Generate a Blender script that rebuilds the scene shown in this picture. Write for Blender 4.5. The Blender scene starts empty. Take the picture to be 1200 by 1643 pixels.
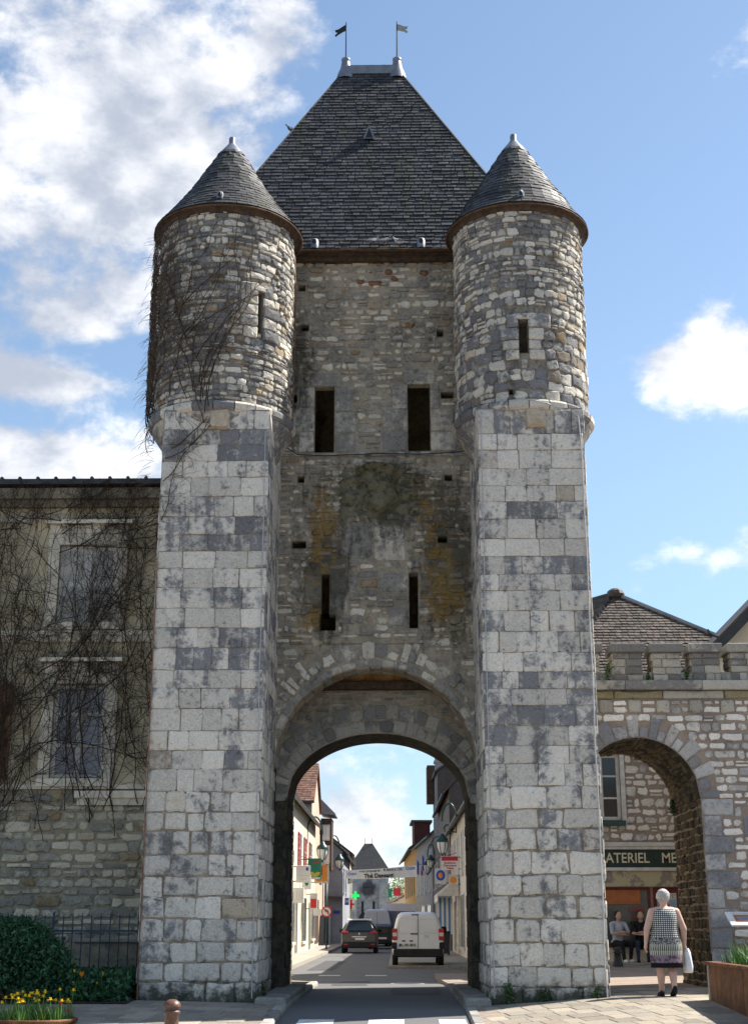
import bpy, bmesh, math, random
from mathutils import Vector, Matrix
R = math.radians
sc = bpy.context.scene
col = sc.collection

# ---------------------------------------------------------------- camera
cam = bpy.data.cameras.new('camera'); camo = bpy.data.objects.new('camera', cam); col.objects.link(camo)
camo.location = (0.32, -22.2, 1.1)
camo.rotation_euler = (R(90 + 16.7), 0, R(0.92))
cam.sensor_fit = 'VERTICAL'; cam.sensor_height = 36; cam.sensor_width = 36
cam.lens = 2200 / 1643 * 36
cam.clip_start = 0.1; cam.clip_end = 3000
sc.camera = camo

# ---------------------------------------------------------------- node helper
class G:
    def __init__(s, tree):
        s.t = tree; s.n = tree.nodes; s.l = tree.links
    def node(s, typ, **kw):
        n = s.n.new(typ)
        for k, v in kw.items(): setattr(n, k, v)
        return n
    def put(s, sock, v):
        if v is None: return
        if hasattr(v, 'is_output') or isinstance(v, bpy.types.NodeSocket): s.l.new(v, sock)
        else:
            if isinstance(v, (tuple, list)) and sock.type == 'RGBA' and len(v) == 3: v = (*v, 1)
            sock.default_value = v
    def math(s, op, a, b=None, c=None, clamp=False):
        n = s.node('ShaderNodeMath', operation=op); n.use_clamp = clamp
        s.put(n.inputs[0], a); s.put(n.inputs[1], b); s.put(n.inputs[2], c)
        return n.outputs[0]
    def add(s, a, b): return s.math('ADD', a, b)
    def sub(s, a, b): return s.math('SUBTRACT', a, b)
    def mul(s, a, b): return s.math('MULTIPLY', a, b)
    def vmath(s, op, a, b=None):
        n = s.node('ShaderNodeVectorMath', operation=op)
        s.put(n.inputs[0], a); s.put(n.inputs[1], b)
        return n.outputs['Value'] if op in ('LENGTH', 'DOT_PRODUCT') else n.outputs[0]
    def mix(s, f, a, b, mode='MIX'):
        n = s.node('ShaderNodeMix', data_type='RGBA', blend_type=mode); n.clamp_factor = True
        s.put(n.inputs[0], f); s.put(n.inputs[6], a); s.put(n.inputs[7], b)
        return n.outputs[2]
    def noise(s, scale, detail=4, rough=0.55, vec=None, dist=0.0):
        n = s.node('ShaderNodeTexNoise'); n.inputs['Scale'].default_value = scale
        n.inputs['Detail'].default_value = detail; n.inputs['Roughness'].default_value = rough
        n.inputs['Distortion'].default_value = dist
        s.put(n.inputs['Vector'], vec if vec is not None else s.pos())
        return n.outputs['Fac']
    def vor(s, scale, vec=None, feature='F1', out='Distance', rnd=1.0):
        n = s.node('ShaderNodeTexVoronoi', feature=feature); n.inputs['Scale'].default_value = scale
        n.inputs['Randomness'].default_value = rnd
        s.put(n.inputs['Vector'], vec if vec is not None else s.pos())
        return n.outputs[out]
    def pos(s):
        if not hasattr(s, '_pos'): s._pos = s.node('ShaderNodeNewGeometry').outputs['Position']
        return s._pos
    def obj(s):
        return s.node('ShaderNodeTexCoord').outputs['Object']
    def sep(s, v):
        n = s.node('ShaderNodeSeparateXYZ'); s.put(n.inputs[0], v); return n.outputs
    def comb(s, x, y, z):
        n = s.node('ShaderNodeCombineXYZ'); s.put(n.inputs[0], x); s.put(n.inputs[1], y); s.put(n.inputs[2], z); return n.outputs[0]
    def step(s, x, a, b):
        n = s.node('ShaderNodeMapRange', interpolation_type='SMOOTHSTEP')
        s.put(n.inputs[0], x); n.inputs[1].default_value = a; n.inputs[2].default_value = b
        return n.outputs[0]
    def attr(s, name):
        return s.node('ShaderNodeAttribute', attribute_name=name)

# ---------------------------------------------------------------- world: sky with clouds
SUN_EL, SUN_AZ = 49.0, 24.0         # azimuth from +X towards +Y
world = bpy.data.worlds.new('World'); sc.world = world; world.use_nodes = True
g = G(world.node_tree); g.n.clear()
sky = g.node('ShaderNodeTexSky', sky_type='NISHITA'); sky.sun_disc = False
sky.sun_elevation = R(SUN_EL); sky.sun_rotation = R(90 - SUN_AZ)
sky.air_density = 1.0; sky.dust_density = 0.25; sky.ozone_density = 1.4
dirv = g.node('ShaderNodeTexCoord').outputs['Generated']
dx, dy, dz = g.sep(dirv)[:3]
az = g.mul(g.math('ARCTAN2', dx, dy), 57.2958)
el = g.mul(g.math('ARCSINE', dz), 57.2958)
stretch = g.comb(dx, dy, g.mul(dz, 1.5))
n1 = g.noise(5.0, 9, 0.56, vec=stretch, dist=0.25)
n2 = g.noise(17.0, 6, 0.6, vec=stretch, dist=0.1)
nn = g.add(g.mul(n1, 0.62), g.mul(n2, 0.38))
dens = g.sub(nn, 0.50)
def blob(a, e, ra, re, amp):
    p = g.add(g.math('POWER', g.mul(g.sub(az, a), 1 / ra), 2.0), g.math('POWER', g.mul(g.sub(el, e), 1 / re), 2.0))
    return g.mul(g.math('EXPONENT', g.mul(p, -1.0)), amp)
for b in [(-16.0, 28.6, 6.4, 7.2, 0.20), (-16, 18.0, 6.5, 1.8, 0.28), (-16.5, 21.6, 3.4, 0.9, 0.20), (-5.6, 35.4, 2.2, 1.3, 0.10),
          (13.9, 22.0, 3.0, 1.35, 0.30), (12.2, 17.4, 1.0, 0.6, 0.05), (9.6, 17.6, 1.2, 0.5, 0.06), (13.5, 18.0, 4.5, 1.5, -0.16), (-4, 30.5, 1.2, 1.0, 0.08),
          (-2.2, 4.9, 1.6, 0.9, 0.05), (6, 31, 9, 8, -0.22), (4, 17, 7, 4, -0.06), (-13, 22.8, 6, 0.7, -0.08), (12.5, 16.6, 5, 1.6, -0.12)]:
    dens = g.add(dens, blob(*b))
cover = g.step(dens, 0.015, 0.135)
lowf = g.step(el, -2.0, 14.0)
shade = g.noise(6.0, 5, 0.5, vec=g.vmath('ADD', stretch, (3.1, 1.7, 0.35)))
ccol = g.mix(g.step(g.add(g.mul(shade, 0.6), g.mul(n2, 0.4)), 0.40, 0.62), (2.7, 2.95, 3.5), (6.3, 6.3, 6.35))
hz = g.mix(g.step(el, -1.0, 20.0), (0.56, 0.64, 0.75), (1.0, 0.98, 0.92))
skyc = g.mix(1.0, sky.outputs[0], hz, 'MULTIPLY')
mixc = g.mix(g.mul(cover, 0.95), skyc, ccol)
bg = g.node('ShaderNodeBackground'); g.put(bg.inputs[0], mixc); bg.inputs[1].default_value = 0.10
wo = g.node('ShaderNodeOutputWorld'); g.l.new(bg.outputs[0], wo.inputs[0])

# ---------------------------------------------------------------- sun and exposure
sd = (math.cos(R(SUN_EL)) * math.cos(R(SUN_AZ)), math.cos(R(SUN_EL)) * math.sin(R(SUN_AZ)), math.sin(R(SUN_EL)))
sun = bpy.data.lights.new('sun', 'SUN'); sun.energy = 5.0; sun.angle = R(0.5); sun.color = (1.0, 0.95, 0.86)
suno = bpy.data.objects.new('sun', sun); col.objects.link(suno)
suno.rotation_euler = Vector(sd).to_track_quat('Z', 'Y').to_euler(); suno.location = (20, 10, 30)
vs = sc.view_settings; vs.view_transform = 'Standard'; vs.look = 'None'; vs.exposure = 1.05; vs.gamma = 1.0; vs.use_curve_mapping = False

# ---------------------------------------------------------------- materials
MATS = {}
def material(name, rough=0.85, spec=0.3, metallic=0.0):
    m = bpy.data.materials.new(name); m.use_nodes = True
    g = G(m.node_tree); b = m.node_tree.nodes['Principled BSDF']
    b.inputs['Roughness'].default_value = rough; b.inputs['Specular IOR Level'].default_value = spec
    b.inputs['Metallic'].default_value = metallic
    MATS[name] = m
    return m, g, b
def bump(g, b, h, strength=0.5, dist=0.02):
    n = g.node('ShaderNodeBump'); n.inputs['Strength'].default_value = strength; n.inputs['Distance'].default_value = dist
    g.put(n.inputs['Height'], h); g.l.new(n.outputs[0], b.inputs['Normal'])
def simple(name, c, rough=0.7, var=0.18, scale=6.0, spec=0.3, metallic=0.0, bmp=0.15, fine=40.0):
    m, g, b = material(name, rough, spec, metallic)
    n = g.noise(scale, 5, 0.6); f = g.noise(fine, 3, 0.6)
    k = g.add(g.mul(n, 0.7), g.mul(f, 0.3))
    lo = tuple(x * (1 - var * 2) for x in c); hi = tuple(min(1, x * (1 + var * 2)) for x in c)
    g.put(b.inputs['Base Color'], g.mix(g.step(k, 0.25, 0.75), lo, hi))
    if bmp: bump(g, b, k, bmp, 0.01)
    return m
def stone(name, light, dark, warm, spots=0.6, relief=0.6, k1=1.5, lichen=(0.05, 0.05, 0.055), stain=None, fleck=0.0, streak=0.0):
    m, g, b = material(name, 0.92, 0.15)
    t = g.attr('tint').outputs['Color']; ts = g.node('ShaderNodeSeparateColor'); g.put(ts.inputs[0], t); tr, tg, tb = ts.outputs[:3]
    na = g.noise(1.6, 4, 0.6); nb = g.noise(6.5, 10, 0.76, dist=0.3); nc = g.noise(34.0, 5, 0.72); nd = g.noise(13.0, 8, 0.76, dist=0.4)
    f = g.add(g.add(0.14, g.mul(tr, 0.72)), g.add(g.mul(g.sub(nb, 0.5), k1), g.add(g.mul(g.sub(na, 0.5), 0.7), g.mul(g.sub(nc, 0.5), 0.5))))
    if streak:
        f = g.add(f, g.mul(g.sub(g.noise(1.0, 5, 0.6, vec=g.vmath('MULTIPLY', g.pos(), (3.2, 3.2, 0.32))), 0.5), streak))
    c = g.mix(g.step(f, 0.36, 0.66), light, dark)
    c = g.mix(g.mul(g.step(g.add(tb, g.mul(g.sub(nb, 0.5), 0.5)), 0.72, 1.0), 0.75), c, warm)
    sp = g.mul(g.step(g.add(nd, g.mul(g.sub(na, 0.5), 0.35)), 0.56, 0.66), spots)
    c = g.mix(sp, c, lichen)
    if fleck:
        fl = g.mul(g.step(g.noise(55.0, 2, 0.5), 0.66, 0.72), fleck); c = g.mix(fl, c, (0.6, 0.58, 0.54))
    ne = g.noise(85.0, 3, 0.7)
    br = g.add(0.78, g.add(g.mul(tg, 0.32), g.add(g.mul(g.sub(nc, 0.5), 1.1), g.add(g.mul(g.sub(nb, 0.5), 0.55), g.mul(g.sub(ne, 0.5), 0.7)))))
    br = g.math('MAXIMUM', br, 0.22)
    c = g.mix(1.0, c, g.comb(br, br, br), 'MULTIPLY')
    if stain: c = stain(g, c)
    g.put(b.inputs['Base Color'], c)
    bump(g, b, g.add(g.mul(nc, 0.35), g.add(g.mul(nd, 0.5), g.mul(nb, 0.6))), relief, 0.035)
    return m
def wall_stain(g, c):
    # damp moss and ochre lichen running down from the two tall openings
    x, y, z = g.sep(g.pos())[:3]
    st = g.noise(1.0, 6, 0.62, vec=g.comb(g.mul(x, 4.5), g.mul(y, 4.5), g.mul(z, 1.1)), dist=0.5)
    fine = g.noise(9.0, 6, 0.7)
    def zone(cx, cz, rx, rz):
        p = g.add(g.math('POWER', g.mul(g.sub(x, cx), 1 / rx), 2.0), g.math('POWER', g.mul(g.sub(z, cz), 1 / rz), 2.0))
        return g.math('EXPONENT', g.mul(p, -1.0))
    allz = g.add(g.add(g.mul(zone(0.1, 8.8, 1.2, 0.8), 0.8), g.add(g.mul(zone(-1.5, 11.3, 0.35, 1.5), 0.9), g.mul(zone(0.0, 7.4, 2.4, 1.9), 0.26))), g.add(zone(-1.0, 7.2, 0.5, 1.2), zone(1.3, 7.2, 0.6, 1.6)))
    dk = g.step(g.add(g.mul(allz, 0.5), g.mul(g.sub(g.add(g.mul(st, 0.65), g.mul(fine, 0.35)), 0.5), 1.7)), 0.20, 0.46)
    c = g.mix(g.mul(dk, 0.72), c, (0.04, 0.04, 0.026))
    moss = g.step(g.add(g.mul(zone(-0.1, 8.9, 1.4, 0.75), 0.42), g.sub(fine, 0.5)), 0.22, 0.42)
    c = g.mix(g.mul(moss, 0.6), c, (0.055, 0.06, 0.018))
    och = g.add(g.add(zone(-1.05, 8.2, 0.4, 1.1), g.mul(zone(0.9, 8.6, 0.4, 0.7), 0.7)), g.add(zone(1.2, 7.0, 0.5, 1.1), g.mul(zone(-1.25, 6.3, 0.4, 0.7), 0.8)))
    of = g.step(g.add(g.mul(och, 0.35), g.sub(g.noise(5.0, 7, 0.7, dist=0.6), 0.5)), 0.15, 0.36)
    sp = g.step(g.noise(16.0, 8, 0.78), 0.32, 0.56)
    return g.mix(g.mul(g.mul(of, sp), 0.8), c, (0.33, 0.20, 0.05))
def base_moss(g, c):
    x, y, z = g.sep(g.pos())[:3]
    f = g.step(g.add(g.mul(z, -1.6), g.mul(g.noise(6.0, 6, 0.7), 1.5)), 0.25, 0.75)
    return g.mix(g.mul(f, 0.9), c, (0.03, 0.035, 0.02))
CREAM = (0.70, 0.645, 0.56); BLUEG = (0.215, 0.212, 0.215); WARM = (0.36, 0.25, 0.13)
stone('ashlar', CREAM, BLUEG, (0.45, 0.35, 0.23), spots=0.55, relief=0.7, stain=base_moss, fleck=0.3, streak=0.9)
stone('rubble_turret', (0.70, 0.645, 0.55), (0.22, 0.215, 0.215), WARM, spots=0.5, relief=0.8, fleck=0.2)
stone('rubble_wall', (0.72, 0.65, 0.53), (0.31, 0.29, 0.26), WARM, spots=0.6, relief=0.8, stain=wall_stain, fleck=0.2)
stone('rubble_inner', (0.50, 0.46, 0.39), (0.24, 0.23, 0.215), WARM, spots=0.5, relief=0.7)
stone('mortar_turret', (0.34, 0.30, 0.24), (0.13, 0.12, 0.105), WARM, spots=0.45, relief=0.8)
stone('relief_stone', (0.23, 0.21, 0.14), (0.06, 0.06, 0.035), (0.25, 0.16, 0.04), spots=0.6, relief=0.8)
stone('mortar_wall', (0.47, 0.40, 0.305), (0.28, 0.25, 0.20), WARM, spots=0.4, relief=0.8, stain=wall_stain)
stone('mortar_ashlar', (0.42, 0.35, 0.27), (0.21, 0.175, 0.14), (0.45, 0.24, 0.13), spots=0.35, relief=0.6, stain=base_moss)
stone('white_rubble', (0.76, 0.72, 0.65), (0.38, 0.37, 0.35), (0.5, 0.4, 0.28), spots=0.25, relief=0.6)
stone('grey_block', (0.48, 0.47, 0.45), (0.25, 0.25, 0.262), WARM, spots=0.35, relief=0.5)
stone('parapet', (0.42, 0.395, 0.34), (0.19, 0.185, 0.175), (0.20, 0.16, 0.05), spots=0.6, relief=0.7, fleck=0.4)
stone('mortar_pink', (0.36, 0.29, 0.235), (0.26, 0.215, 0.18), WARM, spots=0.2, relief=0.5)
stone('old_rubble', (0.56, 0.51, 0.39), (0.27, 0.26, 0.22), (0.30, 0.20, 0.09), spots=0.5, relief=0.8)
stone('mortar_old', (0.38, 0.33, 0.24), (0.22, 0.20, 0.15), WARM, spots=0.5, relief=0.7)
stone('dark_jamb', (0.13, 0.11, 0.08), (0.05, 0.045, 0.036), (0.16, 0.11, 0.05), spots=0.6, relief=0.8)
def soot(g, c):
    x, y, z = g.sep(g.pos())[:3]
    p = g.add(g.math('POWER', g.mul(g.add(x, 4.6), 0.62), 2.0), g.math('POWER', g.mul(g.sub(z, 6.9), 0.5), 2.0))
    f = g.step(g.add(g.math('EXPONENT', g.mul(p, -1.0)), g.mul(g.sub(g.noise(0.9, 5, 0.65), 0.5), 0.9)), 0.35, 0.75)
    return g.mix(g.mul(f, 0.85), c, (0.03, 0.03, 0.035))
stone('far_stone', (0.48, 0.465, 0.44), (0.27, 0.265, 0.27), WARM, spots=0.4, relief=0.5, stain=soot)
stone('paver', (0.35, 0.305, 0.245), (0.27, 0.24, 0.20), (0.42, 0.33, 0.23), spots=0.12, relief=0.25)
stone('kerb', (0.36, 0.34, 0.30), (0.22, 0.21, 0.20), WARM, spots=0.3, relief=0.4)
def slate_mat(name, a, b_, moss):
    m, g, b = material(name, 0.42, 0.28)
    t = g.attr('tint').outputs['Color']; ts = g.node('ShaderNodeSeparateColor'); g.put(ts.inputs[0], t); tr, tg, tb = ts.outputs[:3]
    n = g.noise(3.0, 6, 0.65); f = g.noise(24.0, 5, 0.7)
    c = g.mix(g.add(g.mul(tr, 0.75), g.add(g.mul(g.sub(f, 0.5), 0.9), g.mul(g.sub(n, 0.5), 0.8))), a, b_)
    x, y, z = g.sep(g.pos())[:3]
    run = g.noise(1.0, 5, 0.6, vec=g.comb(g.mul(x, 2.2), 0.0, g.mul(z, 0.35)))
    c = g.mix(g.mul(g.step(run, 0.52, 0.66), moss), c, (0.05, 0.052, 0.03))
    wl = g.mul(g.step(g.add(g.noise(15.0, 5, 0.75), g.mul(g.sub(n, 0.5), 0.6)), 0.64, 0.72), 0.55)
    c = g.mix(wl, c, (0.40, 0.40, 0.38))
    g.put(b.inputs['Base Color'], c)
    g.put(b.inputs['Roughness'], g.add(0.42, g.mul(f, 0.35)))
    bump(g, b, g.add(f, n), 0.3, 0.01)
slate_mat('slate', (0.024, 0.024, 0.026), (0.092, 0.090, 0.092), 0.8)
slate_mat('tile_brown', (0.055, 0.043, 0.037), (0.17, 0.132, 0.108), 0.5)
slate_mat('tile_red', (0.12, 0.060, 0.042), (0.27, 0.145, 0.10), 0.4)
simple('lead', (0.19, 0.20, 0.225), 0.45, 0.15, 5, 0.5, 0.3)
simple('zinc', (0.045, 0.046, 0.048), 0.5, 0.15, 5, 0.4, 0.3)
simple('timber_dark', (0.075, 0.05, 0.034), 0.8, 0.3, 9)
simple('timber_eave', (0.11, 0.062, 0.036), 0.8, 0.35, 8)
simple('copper_rust', (0.22, 0.11, 0.06), 0.6, 0.3, 12)
simple('plaster_orange', (0.42, 0.24, 0.10), 0.9, 0.3, 5)
simple('void_stone', (0.06, 0.055, 0.05), 0.95)
simple('cable', (0.42, 0.42, 0.42), 0.6, 0.1)
simple('iron', (0.03, 0.033, 0.04), 0.5, 0.2, 12)
simple('iron_fence', (0.035, 0.045, 0.07), 0.5, 0.2, 12)
simple('iron_brown', (0.13, 0.062, 0.04), 0.45, 0.3, 20, 0.5)
simple('green_paint', (0.012, 0.05, 0.04), 0.4, 0.2, 9, 0.5)
simple('frosted_glass', (0.72, 0.73, 0.72), 0.25, 0.05, 4, 0.5)
simple('render_ochre', (0.52, 0.45, 0.31), 0.9, 0.22, 2.0)
simple('trim_cream', (0.66, 0.60, 0.48), 0.9, 0.16, 4)
simple('render_cream', (0.62, 0.55, 0.42), 0.9, 0.1, 1.5)
simple('render_white', (0.66, 0.63, 0.58), 0.9, 0.1, 1.5)
simple('render_pink', (0.55, 0.42, 0.33), 0.9, 0.12, 1.5)
simple('render_orange', (0.55, 0.34, 0.13), 0.9, 0.14, 1.5)
simple('render_grey', (0.33, 0.32, 0.31), 0.9, 0.14, 1.2)
simple('render_blue_grey', (0.30, 0.31, 0.34), 0.9, 0.16, 0.8)
simple('shutter_red', (0.30, 0.025, 0.03), 0.6, 0.1)
simple('dormer_red', (0.07, 0.018, 0.016), 0.7, 0.15)
simple('shutter_brown', (0.22, 0.12, 0.06), 0.7, 0.15)
simple('shutter_grey', (0.60, 0.59, 0.55), 0.7, 0.12)
simple('wood_corten', (0.17, 0.075, 0.034), 0.7, 0.3, 5)
simple('wood_pale', (0.34, 0.29, 0.22), 0.8, 0.2, 7)
simple('white_paint', (0.72, 0.72, 0.70), 0.6, 0.05, 4)
simple('white_old', (0.58, 0.57, 0.53), 0.7, 0.12, 6)
simple('opening_dark', (0.018, 0.022, 0.024), 0.5, 0.2)  # near-black tone standing in for the shade inside openings
simple('sign_green_dark', (0.012, 0.03, 0.026), 0.4, 0.2)
simple('letter_gold', (0.66, 0.60, 0.42), 0.5, 0.05)
simple('letter_black', (0.012, 0.012, 0.015), 0.6, 0.05)
simple('letter_red', (0.55, 0.03, 0.03), 0.5, 0.05)
simple('letter_blue', (0.03, 0.08, 0.35), 0.5, 0.05)
simple('sign_green', (0.02, 0.20, 0.12), 0.45, 0.05)
simple('sign_yellow', (0.75, 0.60, 0.05), 0.5, 0.05)
simple('sign_orange', (0.75, 0.27, 0.03), 0.5, 0.06)
simple('sign_red', (0.50, 0.03, 0.05), 0.5, 0.05)
simple('sign_blue', (0.03, 0.07, 0.42), 0.5, 0.05)
simple('sign_purple', (0.14, 0.10, 0.30), 0.5, 0.05)
simple('stripe_blue', (0.10, 0.25, 0.55), 0.6, 0.05)
simple('door_red', (0.16, 0.03, 0.022), 0.5, 0.15)
simple('poster_orange', (0.42, 0.14, 0.05), 0.5, 0.1)
simple('poster_blue', (0.28, 0.42, 0.55), 0.5, 0.1)
simple('bin_plastic', (0.03, 0.035, 0.042), 0.5, 0.1)
simple('tyre', (0.018, 0.018, 0.019), 0.85, 0.2)
simple('plastic_black', (0.02, 0.02, 0.022), 0.6, 0.2)
simple('alloy', (0.4, 0.4, 0.42), 0.35, 0.1, 8, 0.5, 0.7)
simple('chrome', (0.6, 0.6, 0.62), 0.2, 0.05, 8, 0.5, 0.9)
simple('paint_white', (0.80, 0.82, 0.85), 0.3, 0.03, 2, 0.5, 0, 0)
simple('paint_palebl', (0.55, 0.62, 0.72), 0.3, 0.03, 2, 0.5, 0, 0)
simple('paint_taupe', (0.10, 0.094, 0.09), 0.28, 0.05, 2, 0.5, 0.4, 0)
simple('paint_dark', (0.03, 0.033, 0.04), 0.25, 0.05, 2, 0.5, 0.2, 0)
simple('paint_box', (0.25, 0.26, 0.29), 0.5, 0.1, 2)
simple('light_red', (0.50, 0.02, 0.02), 0.2, 0.05, 9, 0.5, 0, 0)
simple('light_clear', (0.65, 0.62, 0.6), 0.2, 0.05, 9, 0.5, 0, 0)
simple('bark', (0.09, 0.065, 0.045), 0.9, 0.3, 12)
simple('vine', (0.045, 0.03, 0.02), 0.9, 0.3, 12)
simple('vine_pale', (0.11, 0.08, 0.055), 0.9, 0.3, 12)
simple('soil', (0.035, 0.026, 0.018), 0.95, 0.3, 9)
simple('petal_yellow', (0.80, 0.55, 0.02), 0.6, 0.08, 20)
simple('petal_orange', (0.75, 0.28, 0.02), 0.6, 0.1, 20)
simple('petal_red', (0.55, 0.02, 0.02), 0.6, 0.1, 20)
simple('skin', (0.56, 0.36, 0.28), 0.6, 0.06, 12, 0.4)
simple('hair_grey', (0.42, 0.39, 0.36), 0.7, 0.3, 60)
simple('hair_dark', (0.03, 0.02, 0.016), 0.6, 0.3, 60)
simple('cloth_black', (0.015, 0.015, 0.018), 0.9, 0.2)
simple('cloth_navy', (0.03, 0.04, 0.075), 0.9, 0.2)
simple('cloth_pale', (0.42, 0.46, 0.52), 0.9, 0.15)
simple('bag_white', (0.74, 0.75, 0.78), 0.5, 0.06)
simple('feather', (0.14, 0.15, 0.18), 0.8, 0.3, 30)
simple('feather_pale', (0.5, 0.5, 0.5), 0.8, 0.2, 30)
simple('flag_dark', (0.02, 0.02, 0.025), 0.5, 0.1, 6)
simple('flag_metal', (0.35, 0.34, 0.28), 0.45, 0.15, 6, 0.5, 0.4)
def glass_mat(name, c, rough=0.12):
    m, g, b = material(name, rough, 0.6)
    n = g.noise(1.5, 3, 0.5)
    g.put(b.inputs['Base Color'], g.mix(n, tuple(x * 0.6 for x in c), tuple(x * 1.5 for x in c)))
    return m
glass_mat('glass_dark', (0.018, 0.02, 0.022)); glass_mat('glass_grey', (0.10, 0.11, 0.11), 0.25); glass_mat('glass_car', (0.012, 0.016, 0.016), 0.06)
m, g, b = material('pharmacy_light', 0.5); b.inputs['Base Color'].default_value = (0.0, 0.25, 0.05, 1)
b.inputs['Emission Color'].default_value = (0.02, 0.9, 0.15, 1); b.inputs['Emission Strength'].default_value = 0.5
def leaf_mat(name, a, c):
    m, g, b = material(name, 0.6, 0.3)
    t = g.attr('tint').outputs['Color']
    sp = g.node('ShaderNodeSeparateColor'); g.put(sp.inputs[0], t)
    g.put(b.inputs['Base Color'], g.mix(sp.outputs[0], a, c))
    return m
leaf_mat('leaf_dark', (0.012, 0.045, 0.022), (0.05, 0.135, 0.055)); leaf_mat('leaf_spring', (0.12, 0.20, 0.03), (0.30, 0.38, 0.08))
leaf_mat('leaf_blade', (0.05, 0.13, 0.025), (0.16, 0.30, 0.05)); leaf_mat('leaf_weed', (0.02, 0.05, 0.015), (0.06, 0.12, 0.03))
m, g, b = material('asphalt', 0.85, 0.3)
n = g.noise(0.8, 7, 0.68, dist=0.6); f = g.noise(60.0, 3, 0.7)
g.put(b.inputs['Base Color'], g.mix(g.add(g.mul(n, 0.6), g.mul(f, 0.4)), (0.06, 0.062, 0.07), (0.215, 0.21, 0.20))); bump(g, b, f, 0.3, 0.008)
simple('asphalt_patch', (0.07, 0.07, 0.075), 0.85, 0.2, 3.0)
m, g, b = material('road_paint', 0.7, 0.3)
n = g.noise(9.0, 6, 0.7)
g.put(b.inputs['Base Color'], g.mix(g.step(n, 0.36, 0.5), (0.45, 0.43, 0.40), (0.72, 0.70, 0.66)))
m, g, b = material('street_pavement', 0.9, 0.2)
n = g.noise(2.0, 5, 0.6); f = g.noise(40.0, 3, 0.6)
g.put(b.inputs['Base Color'], g.mix(g.add(g.mul(n, 0.5), g.mul(f, 0.5)), (0.25, 0.225, 0.19), (0.42, 0.385, 0.33))); bump(g, b, f, 0.2, 0.01)
m, g, b = material('old_paint_band', 0.8, 0.2)
n = g.noise(3.5, 7, 0.65, dist=0.4)
g.put(b.inputs['Base Color'], g.mix(g.step(n, 0.46, 0.53), (0.27, 0.235, 0.20), (0.47, 0.42, 0.27)))
# printed summer dress: small checks above the waist, bands and drops below
m, g, b = material('dress_print', 0.9, 0.15)
x, y, z = g.sep(g.obj())[:3]
ang = g.math('ARCTAN2', x, g.mul(y, -1.0))
def fr(v, k): return g.math('FRACT', g.mul(v, k))
ca = g.math('GREATER_THAN', fr(ang, 5.2), 0.38); cz = g.math('GREATER_THAN', fr(z, 34.0), 0.38)
chk = g.mix(g.mul(ca, cz), (0.03, 0.032, 0.04), (0.60, 0.60, 0.56))
drop = g.mix(g.math('GREATER_THAN', fr(ang, 6.5), g.add(0.35, g.mul(fr(z, 9.0), 0.4))), (0.46, 0.45, 0.37), (0.04, 0.042, 0.05))
band = g.mix(g.step(g.noise(38.0, 3, 0.6), 0.45, 0.55), (0.05, 0.055, 0.065), (0.33, 0.32, 0.30))
low = g.mix(g.step(g.noise(22.0, 3, 0.6), 0.42, 0.58), (0.09, 0.06, 0.08), (0.24, 0.18, 0.22))
c = g.mix(g.math('GREATER_THAN', z, 0.86), band, chk)
c = g.mix(g.math('LESS_THAN', z, 0.76), c, drop)
c = g.mix(g.math('LESS_THAN', z, 0.60), c, low)
c = g.mix(g.math('LESS_THAN', z, 0.49), c, (0.012, 0.012, 0.015))
g.put(b.inputs['Base Color'], c)

# ---------------------------------------------------------------- mesh helpers
def link(name, verts, faces, mat, parent=None, smooth=False, tint=None):
    me = bpy.data.meshes.new(name); me.from_pydata(verts, [], faces)
    if smooth: me.polygons.foreach_set('use_smooth', [True] * len(me.polygons))
    if tint is not None:
        a = me.attributes.new('tint', 'FLOAT_COLOR', 'POINT')
        flat = []
        for t in tint: flat += [t[0], t[1], t[2], 1.0]
        a.data.foreach_set('color', flat)
    if mat: me.materials.append(MATS[mat] if isinstance(mat, str) else mat)
    o = bpy.data.objects.new(name, me); col.objects.link(o)
    if parent is not None: o.parent = parent
    return o
def tag(o, label=None, cat=None, group=None, kind=None):
    if label: o['label'] = label
    if cat: o['category'] = cat
    if group: o['group'] = group
    if kind: o['kind'] = kind
    return o
def empty(name, loc=(0, 0, 0), rz=0.0, label=None, cat=None, group=None):
    o = bpy.data.objects.new(name, None); col.objects.link(o)
    o.empty_display_size = 0.2; o.location = loc; o.rotation_euler = (0, 0, rz)
    return tag(o, label, cat, group)
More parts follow.
